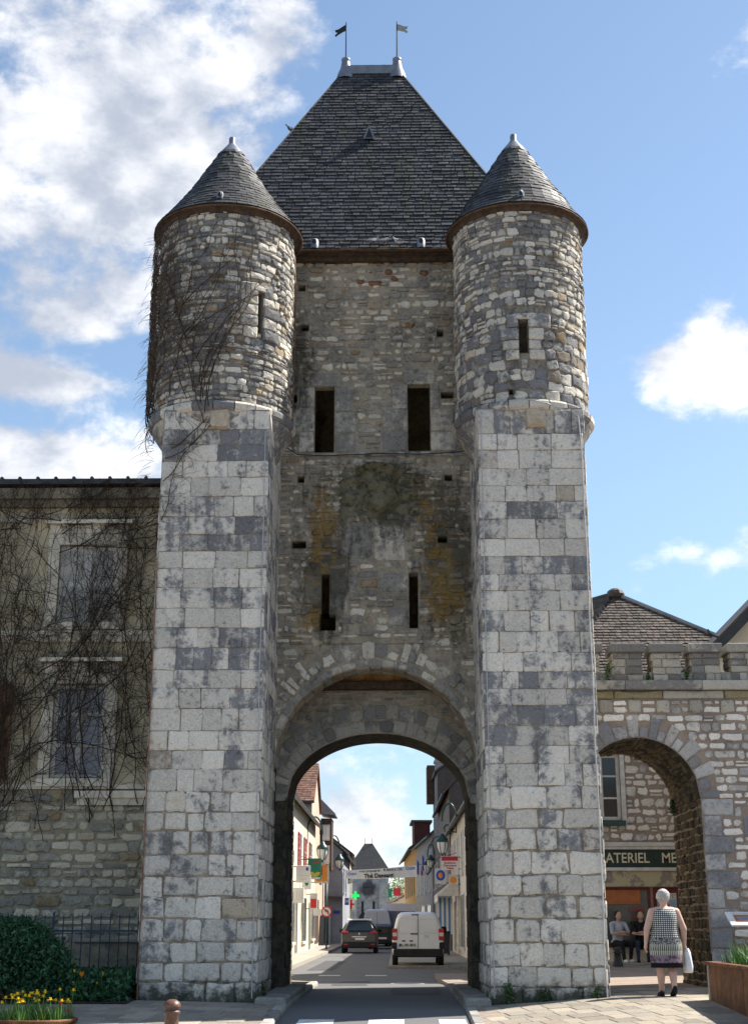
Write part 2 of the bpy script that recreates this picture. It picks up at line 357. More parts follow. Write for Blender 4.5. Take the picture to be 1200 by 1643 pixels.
class MB:
    """collects shapes into one mesh"""
    def __init__(s): s.v = []; s.f = []; s.t = []
    def raw(s, v, f, tint=(0.5, 0.5, 0.3)):
        o = len(s.v); s.v += [tuple(p) for p in v]; s.f += [tuple(i + o for i in q) for q in f]; s.t += [tint] * len(v); return s
    def box(s, x0, x1, y0, y1, z0, z1, tint=(0.5, 0.5, 0.3), ch=0.0):
        if ch:
            c = ch; v = []
            for (zz, k) in ((z0, c), (z0 + c, 0), (z1 - c, 0), (z1, c)):
                v += [(x0 + k, y0 + k, zz), (x1 - k, y0 + k, zz), (x1 - k, y1 - k, zz), (x0 + k, y1 - k, zz)]
            f = [(3, 2, 1, 0), (12, 13, 14, 15)]
            for r in range(3):
                for i in range(4):
                    j = (i + 1) % 4; f.append((r * 4 + i, r * 4 + j, r * 4 + 4 + j, r * 4 + 4 + i))
            return s.raw(v, f, tint)
        v = [(x, y, z) for z in (z0, z1) for x, y in ((x0, y0), (x1, y0), (x1, y1), (x0, y1))]
        return s.raw(v, [(3, 2, 1, 0), (4, 5, 6, 7), (0, 1, 5, 4), (1, 2, 6, 5), (2, 3, 7, 6), (3, 0, 4, 7)], tint)
    def quad(s, a, b, c, d, tint=(0.5, 0.5, 0.3)): return s.raw([a, b, c, d], [(0, 1, 2, 3)], tint)
    def tube(s, pts, rad, n=6, caps=True, tint=(0.5, 0.5, 0.3)):
        pts = [Vector(p) for p in pts]; v = []; f = []
        k = len(pts); ref = None
        for i, p in enumerate(pts):
            d = (pts[min(i + 1, k - 1)] - pts[max(i - 1, 0)])
            if d.length < 1e-9: d = Vector((0, 0, 1))
            d.normalize()
            a = d.cross(Vector((0, 0, 1)) if abs(d.z) < 0.92 else Vector((1, 0, 0))) if ref is None else ref - d * ref.dot(d)
            if a.length < 1e-6: a = d.orthogonal()
            a.normalize(); ref = a; b = d.cross(a)
            r = rad[i] if isinstance(rad, (list, tuple)) else rad
            for j in range(n):
                t = 2 * math.pi * j / n; v.append(p + a * (r * math.cos(t)) + b * (r * math.sin(t)))
        for i in range(k - 1):
            for j in range(n):
                q = (j + 1) % n; f.append((i * n + j, i * n + q, i * n + n + q, i * n + n + j))
        if caps: f.append(tuple(range(n - 1, -1, -1))); f.append(tuple((k - 1) * n + j for j in range(n)))
        return s.raw(v, f, tint)
    def lathe(s, c, prof, n=24, a0=0.0, a1=2 * math.pi, tint=(0.5, 0.5, 0.3)):
        full = abs(a1 - a0 - 2 * math.pi) < 1e-6; m_ = n if full else n + 1; v = []; f = []
        for (r, z) in prof:
            for j in range(m_):
                t = a0 + (a1 - a0) * j / n; v.append((c[0] + r * math.cos(t), c[1] + r * math.sin(t), c[2] + z))
        for i in range(len(prof) - 1):
            for j in range(n):
                q = (j + 1) % m_; f.append((i * m_ + j, i * m_ + q, i * m_ + m_ + q, i * m_ + m_ + j))
        return s.raw(v, f, tint)
    def ball(s, c, rx, ry=None, rz=None, n=10, k=6, tint=(0.5, 0.5, 0.3)):
        ry = rx if ry is None else ry; rz = rx if rz is None else rz; v = []; f = []
        for i in range(k + 1):
            p = math.pi * i / k - math.pi / 2
            for j in range(n):
                t = 2 * math.pi * j / n
                v.append((c[0] + rx * math.cos(p) * math.cos(t), c[1] + ry * math.cos(p) * math.sin(t), c[2] + rz * math.sin(p)))
        for i in range(k):
            for j in range(n):
                q = (j + 1) % n; f.append((i * n + j, i * n + q, i * n + n + q, i * n + n + j))
        return s.raw(v, f, tint)
    def prism(s, poly, z0, z1, tint=(0.5, 0.5, 0.3)):
        n = len(poly); v = [(x, y, z0) for x, y in poly] + [(x, y, z1) for x, y in poly]
        f = [tuple(range(n - 1, -1, -1)), tuple(range(n, 2 * n))] + [(i, (i + 1) % n, n + (i + 1) % n, n + i) for i in range(n)]
        return s.raw(v, f, tint)
    def extrude(s, poly3, d, tint=(0.5, 0.5, 0.3)):
        n = len(poly3); a = [Vector(p) for p in poly3]; d = Vector(d); v = a + [p + d for p in a]
        f = [tuple(range(n - 1, -1, -1)), tuple(range(n, 2 * n))] + [(i, (i + 1) % n, n + (i + 1) % n, n + i) for i in range(n)]
        return s.raw(v, f, tint)
    def build(s, name, mat, parent=None, smooth=False):
        return link(name, s.v, s.f, mat, parent, smooth, s.t)
def text(s, body, size, mat, loc, rot, parent, ext=0.003, width=None, name='lettering', align='CENTER', bold=0.0):
    cu = bpy.data.curves.new(name, 'FONT'); cu.body = body; cu.size = size; cu.extrude = ext; cu.align_x = align; cu.align_y = 'CENTER'
    cu.offset = bold; cu.resolution_u = 3
    tmp = bpy.data.objects.new('tmp_text', cu); col.objects.link(tmp)
    dg = bpy.context.evaluated_depsgraph_get()
    me = bpy.data.meshes.new_from_object(tmp.evaluated_get(dg)); me.name = name
    bpy.data.objects.remove(tmp); bpy.data.curves.remove(cu)
    me.materials.clear(); me.materials.append(MATS[mat])
    o = bpy.data.objects.new(name, me); col.objects.link(o); o.parent = parent
    o.location = loc; o.rotation_euler = rot
    if width: o.scale = (width, 1, 1)
    return o

# ---------------------------------------------------------------- masonry pieces
class Pieces:
    """stones or slates: the largest become objects of their own, the rest one joined part per parent"""
    def __init__(s): s.items = []
    def add(s, parent, mat, v, f, tint, score): s.items.append((score, parent, mat, v, f, tint))
    def emit(s, name, rest, limit, smooth=False):
        s.items.sort(key=lambda q: -q[0])
        for it in s.items[:limit]: link(name, it[3], it[4], it[2], it[1], smooth, [it[5]] * len(it[3]))
        groups = {}
        for it in s.items[limit:]:
            groups.setdefault((it[1], it[2]), MB()).raw(it[3], it[4], it[5])
        for (p, m_), mb in groups.items():
            tag(mb.build(rest, m_, p, smooth), kind='stuff')
def stone_geo(rng, rect, mp, gap, proud, jit=0.06, cut=0.2, back=0.03):
    u0, u1, v0, v1 = rect
    u0 += gap / 2; u1 -= gap / 2; v0 += gap / 2; v1 -= gap / 2
    w, h = u1 - u0, v1 - v0
    if w < 0.02 or h < 0.02: return None
    c = min(w, h) * cut; j = min(w, h) * jit
    um, vm = (u0 + u1) / 2, (v0 + v1) / 2
    k1, k2, k3, k4 = [c * rng.uniform(0.3, 1.7) for _ in range(4)]; q1, q2, q3, q4 = [c * rng.uniform(0.3, 1.7) for _ in range(4)]
    o = [(u0 + k1, v0), (um + w * rng.uniform(-0.18, 0.18), v0), (u1 - k2, v0), (u1, v0 + q2), (u1, v1 - q3), (u1 - k3, v1), (um + w * rng.uniform(-0.18, 0.18), v1), (u0 + k4, v1), (u0, v1 - q4), (u0, v0 + q1)]
    o = [(a + rng.uniform(-j, j), b + rng.uniform(-j, j)) for a, b in o]
    n = 10; V = []
    b_ = min(0.022, min(w, h) * 0.13)
    for a, b in o: V.append(mp(a, b, -back))
    for a, b in o: V.append(mp(a, b, proud * 0.5))
    for a, b in o:
        du, dv = um - a, vm - b; L = math.hypot(du, dv) + 1e-9; k = b_ / L * rng.uniform(0.8, 1.7)
        V.append(mp(a + du * k, b + dv * k, proud * rng.uniform(0.8, 1.12)))
    V.append(mp(um + rng.uniform(-j, j), vm + rng.uniform(-j, j), proud * rng.uniform(0.95, 1.3)))
    F = []
    for i in range(n):
        q = (i + 1) % n
        F.append((i, q, n + q, n + i)); F.append((n + i, n + q, 2 * n + q, 2 * n + i)); F.append((2 * n + i, 2 * n + q, 3 * n))
    return V, F
def courses(rng, u0, u1, v0, v1, hr, wr, blocked=None, split=0.0, wave=0.0):
    """rough courses of stones between v0 and v1, leaving out the blocked spans"""
    out = []; v = v0; ci = 0
    while v < v1 - hr[0] * 0.5:
        h = rng.uniform(*hr)
        if v + h > v1 - hr[0] * 0.6: h = v1 - v
        spans = [(u0, u1)]
        if blocked:
            for a, b in blocked(v, v + h):
                ns = []
                for s, e in spans:
                    if b <= s or a >= e: ns.append((s, e)); continue
                    if a > s: ns.append((s, a))
                    if b < e: ns.append((b, e))
                spans = ns
        for s, e in spans:
            if e - s < 0.04: continue
            u = s
            while u < e - 1e-6:
                w = rng.uniform(*wr)
                if e - (u + w) < wr[0] * 0.7: w = e - u
                dz = wave * rng.uniform(-1, 1)
                lo, hi = v + max(dz, 0) * h, v + h + min(dz, 0) * h
                if split and rng.random() < split:
                    k = rng.uniform(0.4, 0.6); out.append((u, u + w, lo, lo + (hi - lo) * k, ci)); out.append((u, u + w, lo + (hi - lo) * k, hi, ci))
                else: out.append((u, u + w, lo, hi, ci))
                u += w
        v += h; ci += 1
    return out
def plane_map(o, ux, nx):
    """u along ux, v up, d along the outward normal nx"""
    return lambda u, v, d: (o[0] + ux[0] * u + nx[0] * d, o[1] + ux[1] * u + nx[1] * d, o[2] + v)
def cyl_map(cx, cy, r):
    """u is arc length from the front (-Y), positive to the right"""
    def f(u, v, d):
        t = u / r - math.pi / 2; k = r + d
        return (cx + k * math.cos(t), cy + k * math.sin(t), v)
    return f
def core(mp, us, vs, holes, depth, name, mat, parent, skip=None, smooth=False):
    """wall skin with real openings and their reveals"""
    us = sorted(set([round(u, 4) for u in us] + [round(x, 4) for h in holes for x in h[:2]]))
    vs = sorted(set([round(v, 4) for v in vs] + [round(x, 4) for h in holes for x in h[2:4]]))
    mb = MB()
    for a, b in zip(us, us[1:]):
        for c, d in zip(vs, vs[1:]):
            mu, mv = (a + b) / 2, (c + d) / 2
            if any(h[0] < mu < h[1] and h[2] < mv < h[3] for h in holes): continue
            if skip and skip(mu, mv): continue
            mb.quad(mp(a, c, 0), mp(b, c, 0), mp(b, d, 0), mp(a, d, 0))
    for h in holes:
        a, b, c, d = h[:4]; D = -(h[4] if len(h) > 4 else depth)
        P = lambda u, v, k: mp(u, v, k)
        mb.quad(P(a, c, 0.02), P(a, d, 0.02), P(a, d, D), P(a, c, D)); mb.quad(P(b, d, 0.02), P(b, c, 0.02), P(b, c, D), P(b, d, D))
        mb.quad(P(a, d, 0.02), P(b, d, 0.02), P(b, d, D), P(a, d, D)); mb.quad(P(b, c, 0.02), P(a, c, 0.02), P(a, c, D), P(b, c, D))
    return mb.build(name, mat, parent, smooth)
def frange(a, b, n): return [a + (b - a) * i / n for i in range(n + 1)]

# ================================================================ the lie of the land
def lerp_table(x, tab):
    if x <= tab[0][0]: return tab[0][1]
    for (a, b), (c, d) in zip(tab, tab[1:]):
        if x <= c: return b + (d - b) * (x - a) / (c - a)
    return tab[-1][1]
def smooth(x, a, b):
    t = max(0.0, min(1.0, (x - a) / (b - a))); return t * t * (3 - 2 * t)
CROSS = [(-9, -0.03), (-3.6, -0.03), (-1.8, -0.07), (1.7, -0.10), (3.5, 0.02), (5, 0.04), (8, 0.10)]
def plaza_z(x, y):
    z = lerp_table(x, CROSS)
    if y < -0.3: z += 0.045 * (max(y, -8.0) + 0.3)
    t = smooth(y, 7, 16)
    return z * (1 - t) + t * (0.13 if x > 4.2 else -0.22)
def road_z(x, y):
    z = -0.15 + (0.045 * (max(y, -8.0) + 0.3) if y < -0.3 else 0.0)
    return z + (-0.35 + 0.15) * smooth(y, 7, 16)
def bend(y): return -4.6 * smooth(y, 55, 235)
def sheet(name, mat, xl, xr, ys, zf, nx=4, skirt=0.0, kind='structure', tint=(0.5, 0.5, 0.3)):
    mb = MB(); v = []; f = []
    for y in ys:
        a, b = xl(y), xr(y)
        for i in range(nx + 1):
            x = a + (b - a) * i / nx; v.append((x, y, zf(x, y)))
    for r in range(len(ys) - 1):
        for i in range(nx):
            k = r * (nx + 1) + i; f.append((k, k + 1, k + nx + 2, k + nx + 1))
    mb.raw(v, f, tint)
    if skirt:
        for r in range(len(ys) - 1):
            for i in (0, nx):
                p, q = v[r * (nx + 1) + i], v[(r + 1) * (nx + 1) + i]
                mb.quad(p, q, (q[0], q[1], q[2] - skirt), (p[0], p[1], p[2] - skirt), tint)
        for r in (0, len(ys) - 1):
            for i in range(nx):
                p, q = v[r * (nx + 1) + i], v[r * (nx + 1) + i + 1]
                mb.quad(p, q, (q[0], q[1], q[2] - skirt), (p[0], p[1], p[2] - skirt), tint)
    o = mb.build(name, mat); return tag(o, kind=kind)
tag(MB().quad((-1500, -300, -1.0), (1500, -300, -1.0), (1500, 2500, -1.0), (-1500, 2500, -1.0)).build('ground', 'soil'), kind='structure')
ys_near = [-30, -20, -12, -8, -6, -5, -4, -3, -2, -1, -0.3, 0.5, 2, 4, 7, 8, 9, 10, 11, 12, 13, 14, 15, 16]
ys_far = [20, 25, 30, 40, 50, 60, 70, 80, 90, 100, 115, 130, 150, 170, 190, 210, 235]
RL = lambda y: -1.36 - 1.74 * smooth(y, 8.2, 11) + bend(y) - (3 * smooth(-y, 6.5, 12))
RR = lambda y: 1.34 + 1.2 * smooth(y, 8.2, 11) + bend(y) + (3 * smooth(-y, 6.5, 12))
road = sheet('road', 'asphalt', RL, RR, ys_near + ys_far, road_z, 6)
rng = random.Random(5)
# plaza in front and beside the gate: a bed of mortar that carries the paving stones
plaza = tag(bpy.data.objects.new('plaza', None), kind='structure'); col.objects.link(plaza)
ysp = [-30, -20, -12, -8, -6, -5, -4, -3, -2, -1, -0.3, 0.5, 2, 4, 7]
bedR = sheet('paving_bed', 'mortar_pink', lambda y: 1.37 + 3 * smooth(-y, 6.5, 12), lambda y: 30, ysp + list(range(8, 19)), lambda x, y: plaza_z(x, y) - 0.012, 40, 0.5, 'structure')
bedL = sheet('paving_bed', 'mortar_pink', lambda y: -30, lambda y: -1.39 - 3 * smooth(-y, 6.5, 12), ysp, lambda x, y: plaza_z(x, y) - 0.012, 40, 0.5, 'structure')
for o in (bedR, bedL): o.parent = plaza
pv = Pieces()
for (xa, xb, ya, yb, ang) in ((1.42, 6.6, -6.2, 3.0, 0.16), (-6.6, -1.44, -6.2, 1.8, -0.10)):
    ca, sa = math.cos(ang), math.sin(ang)
    r0 = -8.0
    k = 0
    while r0 < 5.5:
        d = rng.uniform(0.40, 0.46); u = -9.0 + rng.uniform(0, 0.3)
        while u < 9.0:
            w = rng.uniform(0.24, 0.42)
            q = [(u, r0), (u + w, r0), (u + w, r0 + d), (u, r0 + d)]
            q = [(a * ca - b * sa, a * sa + b * ca) for a, b in q]
            cx_, cy_ = sum(p[0] for p in q) / 4, sum(p[1] for p in q) / 4
            if xa + 0.05 < min(p[0] for p in q) and max(p[0] for p in q) < xb and ya < cy_ < yb:
                up = rng.uniform(-0.003, 0.004); V = []
                for sh, zz in ((0.985, -0.03), (0.975, -0.002), (0.93, 0.003)):
                    for p in q:
                        x, y = cx_ + (p[0] - cx_) * sh, cy_ + (p[1] - cy_) * sh
                        V.append((x, y, plaza_z(x, y) + zz + up))
                F = [(8, 9, 10, 11)] + [(r * 4 + i, r * 4 + (i + 1) % 4, r * 4 + 4 + (i + 1) % 4, r * 4 + 4 + i) for r in (0, 1) for i in range(4)]
                vis = 1.0 if (-4.6 < cy_ < 0.2 and -4.6 < cx_ < 5.2) else 0.1
                pv.add(plaza, 'paver', V, F, (rng.random(), rng.random(), rng.random() * 0.85), vis * w * d / (22 + cy_) ** 2)
            u += w
        r0 += d
pv.emit('paving_stone', 'paving_stones', 280)
# kerbstones along the road beside the plaza
kp = Pieces()
for side, ex in ((1, 1.34), (-1, -1.36)):
    y = -7.0
    while y < 8.0:
        L = rng.uniform(0.8, 1.05); x0, x1 = (ex, ex + 0.16) if side > 0 else (ex - 0.16, ex)
        mbk = MB(); V = []
        off = 3 * smooth(-(y + L / 2), 6.5, 12) * side
        for dz, k in ((-0.4, 0), (-0.03, 0), (0.004, 0.02)):
            for (x, yy) in ((x0 + k, y + 0.006 + k), (x1 - k, y + 0.006 + k), (x1 - k, y + L - 0.006 - k), (x0 + k, y + L - 0.006 - k)):
                V.append((x + off, yy, plaza_z(x0 if side < 0 else x1, yy) + dz + 0.006))
        F = [(8, 9, 10, 11)] + [(r * 4 + i, r * 4 + (i + 1) % 4, r * 4 + 4 + (i + 1) % 4, r * 4 + 4 + i) for r in (0, 1) for i in range(4)]
        kp.add(plaza, 'kerb', V, F, (rng.random() * 0.6, rng.random(), rng.random() * 0.6), 1)
        y += L
kp.emit('kerbstone', 'kerbstones', 300)
# zebra crossing and dashed line
for i in range(-1, 4):
    x0 = -1.07 + i * 0.985
    xa, xb = max(x0, -1.3), min(x0 + 0.5, 1.28)
    if xb - xa < 0.1: continue
    tag(sheet('zebra_stripe', 'road_paint', lambda y, a=xa: a, lambda y, b=xb: b, [-5.6, -5, -4, -3, -2, -1.55], lambda x, y: road_z(x, y) + 0.004, 1), kind='structure')
for i in range(-1, 2):
    x0 = -1.95 + i * 1.35
    tag(sheet('road_dash', 'road_paint', lambda y, a=x0: a, lambda y, a=x0: a + 0.62, [19.4, 19.95], lambda x, y: road_z(x, y) + 0.004, 1), kind='structure')
dc = empty('drain_cover', (0.55, 11.2, road_z(0.5, 11.2) + 0.005), 0, 'round iron drain cover in the sunlit road behind the passage', 'drain cover')
MB().lathe((0, 0, 0), [(0.32, 0.0), (0.32, 0.008), (0.0, 0.008)], 24).build('lid', 'iron', dc)
MB().lathe((0, 0, 0), [(0.40, 0.0), (0.40, 0.006), (0.33, 0.006), (0.33, 0.0)], 24).build('frame', 'kerb', dc)
for nm_, xa, xb, ys_ in (('a', -1.1, -0.35, [8.6, 10, 12, 15.5]), ('b', 0.2, 1.15, [4.2, 5, 6, 7.0]), ('c', -2.6, -1.7, [24, 26, 30, 36])):
    tag(sheet('tar_patch', 'asphalt_patch', lambda y, a=xa: a + 0.04 * math.sin(y * 3), lambda y, b=xb: b + 0.05 * math.sin(y * 2.3), ys_, lambda x, y: road_z(x, y) + 0.004, 2), kind='structure')
# street pavements behind the gate, with kerbs
sheet('street_pavement', 'street_pavement', lambda y: -9 + bend(y), lambda y: RL(y) - 0.02, [8.4, 9, 10, 11, 12, 14, 16] + ys_far, lambda x, y: plaza_z(min(x, 0), y) if y < 16 else -0.22, 3, 0.3)
sheet('street_pavement', 'street_pavement', lambda y: RR(y) + 0.02, lambda y: 4.3 + bend(y), [8.4, 9, 10, 11, 12, 14, 16, 20, 24.5], lambda x, y: plaza_z(min(x, 4.2), y), 3, 0.3)
sheet('street_pavement', 'street_pavement', lambda y: 0.02 + bend(y), lambda y: 9 + bend(y), [26.0, 26.2, 30, 40, 50, 60, 70, 80, 90, 100, 115, 130, 150, 170, 190, 210, 235], lambda x, y: -0.305, 3, 0.3)
sheet('bay_kerb', 'kerb', lambda y: -0.02, lambda y: 2.6, [25.7, 26.0], lambda x, y: -0.26, 3, 0.3)

# ================================================================ the gate tower
tower = empty('gate_tower', (0, 0, 0), 0, 'tall medieval stone gate tower with two round turrets and steep slate roof over the road', 'tower')
rng = random.Random(11)
ash = Pieces(); rub = Pieces(); vou = Pieces()
def tone_course(rng, z):
    r = rng.random()
    if z < 3.4: return 0.18 + 0.25 * r
    return 0.56 if r < 0.30 else (0.42 if r < 0.62 else 0.28)
def ashlar_face(parent, mp, u0, u1, v0, v1, seed, score, hr=(0.27, 0.365), wr=(0.27, 0.58)):
    rg = random.Random(seed); tones = {}
    for (a, b, c, d, ci) in courses(rg, u0, u1, v0, v1, hr, wr):
        if ci not in tones: tones[ci] = tone_course(rg, c)
        low = c < 2.9
        gp = rg.uniform(0.010, 0.038) if low else rg.uniform(0.006, 0.015)
        st = stone_geo(rg, (a, b, c, d), mp, gp, rg.uniform(0.008, 0.03) if not low else rg.uniform(0.010, 0.04), 0.055 if low else 0.032, 0.10 if low else 0.06)
        if not st: continue
        tone = min(1, max(0, tones[ci] + rg.gauss(0, 0.12)))
        ash.add(parent, 'ashlar', st[0], st[1], (tone, rg.random(), rg.random() ** 6), score * (b - a) * (d - c) / (24 + c * 0.3) ** 2)
buttresses = []
for bi, (x0, x1) in enumerate(((-3.66, -1.84), (1.74, 3.55))):
    bt = MB().box(x0, x1, 0, 2.32, -0.5, 9.62).build('buttress', 'mortar_ashlar', tower); buttresses.append(bt)
    ashlar_face(bt, plane_map((x0, 0, 0), (1, 0), (0, -1)), 0, x1 - x0, -0.12, 9.60, 20 + bi, 1.0)
    ashlar_face(bt, plane_map((x0, 2.3, 0), (0, -1), (-1, 0)), 0, 2.3, -0.12, 9.60, 30 + bi, 0.25 if bi else 0.0)
    ashlar_face(bt, plane_map((x1, 0, 0), (0, 1), (1, 0)), 0, 2.3, -0.12, 9.60, 40 + bi, 0.0 if bi else 0.25)

# --- body of the tower around the passage and above it
XL, XR, YB = -3.52, 3.34, 8.1
body = MB()
body.box(XL, -1.9, 2.34, YB, -0.5, 5.75); body.box(1.82, XR, 2.34, YB, -0.5, 5.75)
body.box(XL, XR, 3.02, YB, 5.75, 5.95)
body.box(XL, XL + 0.7, 2.9, YB, 5.95, 13.62); body.box(XR - 0.7, XR, 2.9, YB, 5.95, 13.62); body.box(XL + 0.7, XR - 0.7, YB - 0.7, YB, 5.95, 13.62)
body.box(-1.9, 1.82, 7.5, YB, 5.0, 5.75)
body.build('body', 'mortar_wall', tower)
# --- recessed front wall with its openings and outer arch
FY = 2.3; AX, AR, AZ = -0.05, 1.80, 3.74
holes = [(-1.20, -0.83, 9.63, 10.95, 0.16), (0.57, 0.99, 9.65, 10.99, 0.16), (-1.03, -0.89, 6.50, 7.25, 0.3), (-1.06, -0.77, 6.20, 6.50, 0.3), (0.57, 0.73, 6.24, 7.27, 0.3)]
for (x, z, w, h) in ((-1.48, 13.04, .13, .13), (-1.41, 12.19, .15, .13), (1.20, 12.06, .12, .15), (1.32, 10.77, .24, .13), (-1.44, 9.09, .12, .12), (1.32, 9.11, .14, .12), (-1.46, 7.82, .26, .14), (1.19, 7.91, .17, .12), (-1.60, 10.72, .12, .16)):
    holes.append((x - w / 2, x + w / 2, z - h / 2, z + h / 2, 0.45))
fmap = plane_map((0, FY, 0), (1, 0), (0, -1))
fw = core(fmap, [-3.5, -2.6, -1.9, 0, 1.8, 2.6, 3.3], [5.95, 8, 10, 12, 13.66], holes, 0.6, 'front_wall', 'mortar_wall', tower)
mbw = MB()                                                # spandrels over the arch, arch soffit and inner face
xs = frange(AX - AR + 0.001, AX + AR - 0.001, 40)
arc = lambda x: AZ + math.sqrt(max(0, AR * AR - (x - AX) ** 2))
for a, b in zip(xs, xs[1:]):
    mbw.quad((a, FY, arc(a)), (b, FY, arc(b)), (b, FY, 5.96), (a, FY, 5.96))
    mbw.quad((b, FY, arc(b)), (a, FY, arc(a)), (a, FY + 0.7, arc(a)), (b, FY + 0.7, arc(b)))
    mbw.quad((b, FY + 0.7, arc(b)), (a, FY + 0.7, arc(a)), (a, FY + 0.7, 5.96), (b, FY + 0.7, 5.96))
mbw.quad((-3.4, FY + 0.7, 5.96), (3.3, FY + 0.7, 5.96), (3.3, FY + 0.7, 13.6), (-3.4, FY + 0.7, 13.6)) if False else None
mbw.build('arch_wall', 'mortar_wall', tower)
dressed = [  # squared blocks round the openings (u0,u1,v0,v1)
    (-1.30, -0.72, 10.96, 11.24), (0.50, 1.10, 11.0, 11.30), (-1.50, -1.21, 10.55, 10.94), (-1.62, -1.21, 10.05, 10.54), (-1.50, -1.21, 9.64, 10.04),
    (-0.82, -0.50, 10.45, 10.94), (-0.82, -0.42, 10.02, 10.44), (-0.82, -0.40, 9.64, 10.01), (0.28, 0.56, 10.5, 10.98), (0.10, 0.56, 10.06, 10.49), (0.08, 0.56, 9.65, 10.05),
    (1.0, 1.18, 10.5, 10.98), (1.0, 1.45, 10.05, 10.49), (1.0, 1.5, 9.65, 10.04), (-1.35, -1.04, 6.70, 7.24), (-0.88, -0.38, 6.90, 7.24), (-0.88, -0.55, 6.55, 6.89), (0.02, 0.56, 6.92, 7.26), (0.2, 0.56, 6.28, 6.62),
    (-0.62, -0.10, 7.55, 8.20), (-0.08, 0.50, 7.50, 8.20)]
relief_box = (-0.82, 1.0, 8.25, 9.42); relief_core = (-0.45, 0.45, 8.45, 9.35)
def f_block(v0, v1):
    out = []
    for h in holes + [(*d, 0) for d in dressed] + [(*relief_core, 0)]:
        if h[2] < v1 - 0.02 and h[3] > v0 + 0.02: out.append((h[0] - 0.015, h[1] + 0.015))
    for zz in (v0 + 0.02, v1):
        k = zz - AZ
        if abs(k) < AR + 0.50:
            w = math.sqrt((AR + 0.50) ** 2 - k * k); out.append((AX - w, AX + w))
    return out
rg = random.Random(77)
for (a, b, c, d, ci) in courses(rg, -1.88, 1.78, 4.2, 13.62, (0.085, 0.18), (0.09, 0.34), f_block, 0.12, 0.35):
    st = stone_geo(rg, (a, b, c, d), fmap, rg.uniform(0.018, 0.06), rg.uniform(0.010, 0.048), 0.17, 0.32)
    if st: rub.add(fw, 'rubble_wall', st[0], st[1], (rg.random(), rg.random(), rg.random() ** 2.2), (b - a) * (d - c) / 27 ** 2)
for (x, z, w, h) in ((-0.05, 13.13, .30, .10), (-0.33, 13.17, .16, .08), (0.22, 13.38, .16, .11), (0.33, 13.23, .14, .11), (0.62, 12.24, .2, .09), (0.9, 13.35, .18, .1)):   # a few brick-red stones
    st = stone_geo(rg, (x - w / 2, x + w / 2, z - h / 2, z + h / 2), fmap, 0.0, 0.045, 0.1, 0.35)
    link('brick', st[0], st[1], 'copper_rust', fw, True, [(0.5, 0.5, 0.5)] * len(st[0]))
for d in dressed:
    st = stone_geo(rg, d, fmap, 0.014, 0.022, 0.03, 0.08)
    ash.add(fw, 'rubble_wall', st[0], st[1], (rg.uniform(0.45, 0.8), rg.random() * 0.7, rg.random() * 0.7), 0.8 * (d[1] - d[0]) * (d[3] - d[2]) / 27 ** 2)
# worn coat of arms
mbr = MB(); NU, NV = 34, 26; v = []; f = []
for j in range(NV + 1):
    for i in range(NU + 1):
        u, w = i / NU, j / NV; x = relief_box[0] + (relief_box[1] - relief_box[0]) * u; z = relief_box[2] + (relief_box[3] - relief_box[2]) * w
        a, b = (u - 0.46) * 2, (w - 0.52) * 2
        edge = min(1, min(u, 1 - u) * 9, min(w, 1 - w) * 9)
        sh = max(0, 1 - (abs(a) * 2.4) ** 2.5) * (1 if b > -0.75 + abs(a) * 1.1 else 0)
        wing = max(0, 1 - ((abs(a) - 0.62) / 0.24) ** 2) * max(0, 1 - (b * 0.95) ** 4)
        top = max(0, 1 - (a / 0.5) ** 2) * max(0, 1 - ((b - 0.78) / 0.16) ** 2)
        d = -0.035 + edge * (0.025 + 0.26 * sh + 0.09 * wing * (0.6 + 0.6 * math.sin(11 * b + 4 * a)) + 0.26 * top + 0.05 * math.sin(9 * a + 3 * math.sin(6 * b)) * math.cos(8 * b + 2 * a) + rng.uniform(-0.022, 0.022))
        v.append(fmap(x, z, d))
for j in range(NV):
    for i in range(NU):
        k = j * (NU + 1) + i; f.append((k, k + 1, k + NU + 2, k + NU + 1))
mbr.raw(v, f, (0.45, 0.5, 0.5)); ob = mbr.build('carved_relief', 'relief_stone', tower, True); ob['label'] = 'worn mossy carved coat of arms'
MB().box(-1.80, 1.70, FY - 0.035, FY + 0.1, 9.555, 9.60, (0.7, 0.4, 0.4)).build('sill_ledge', 'rubble_wall', tower)
MB().box(-0.42, 0.02, FY - 0.17, FY, 9.30, 9.36, (0.7, 0.4, 0.4)).build('relief_ledge', 'rubble_wall', tower)
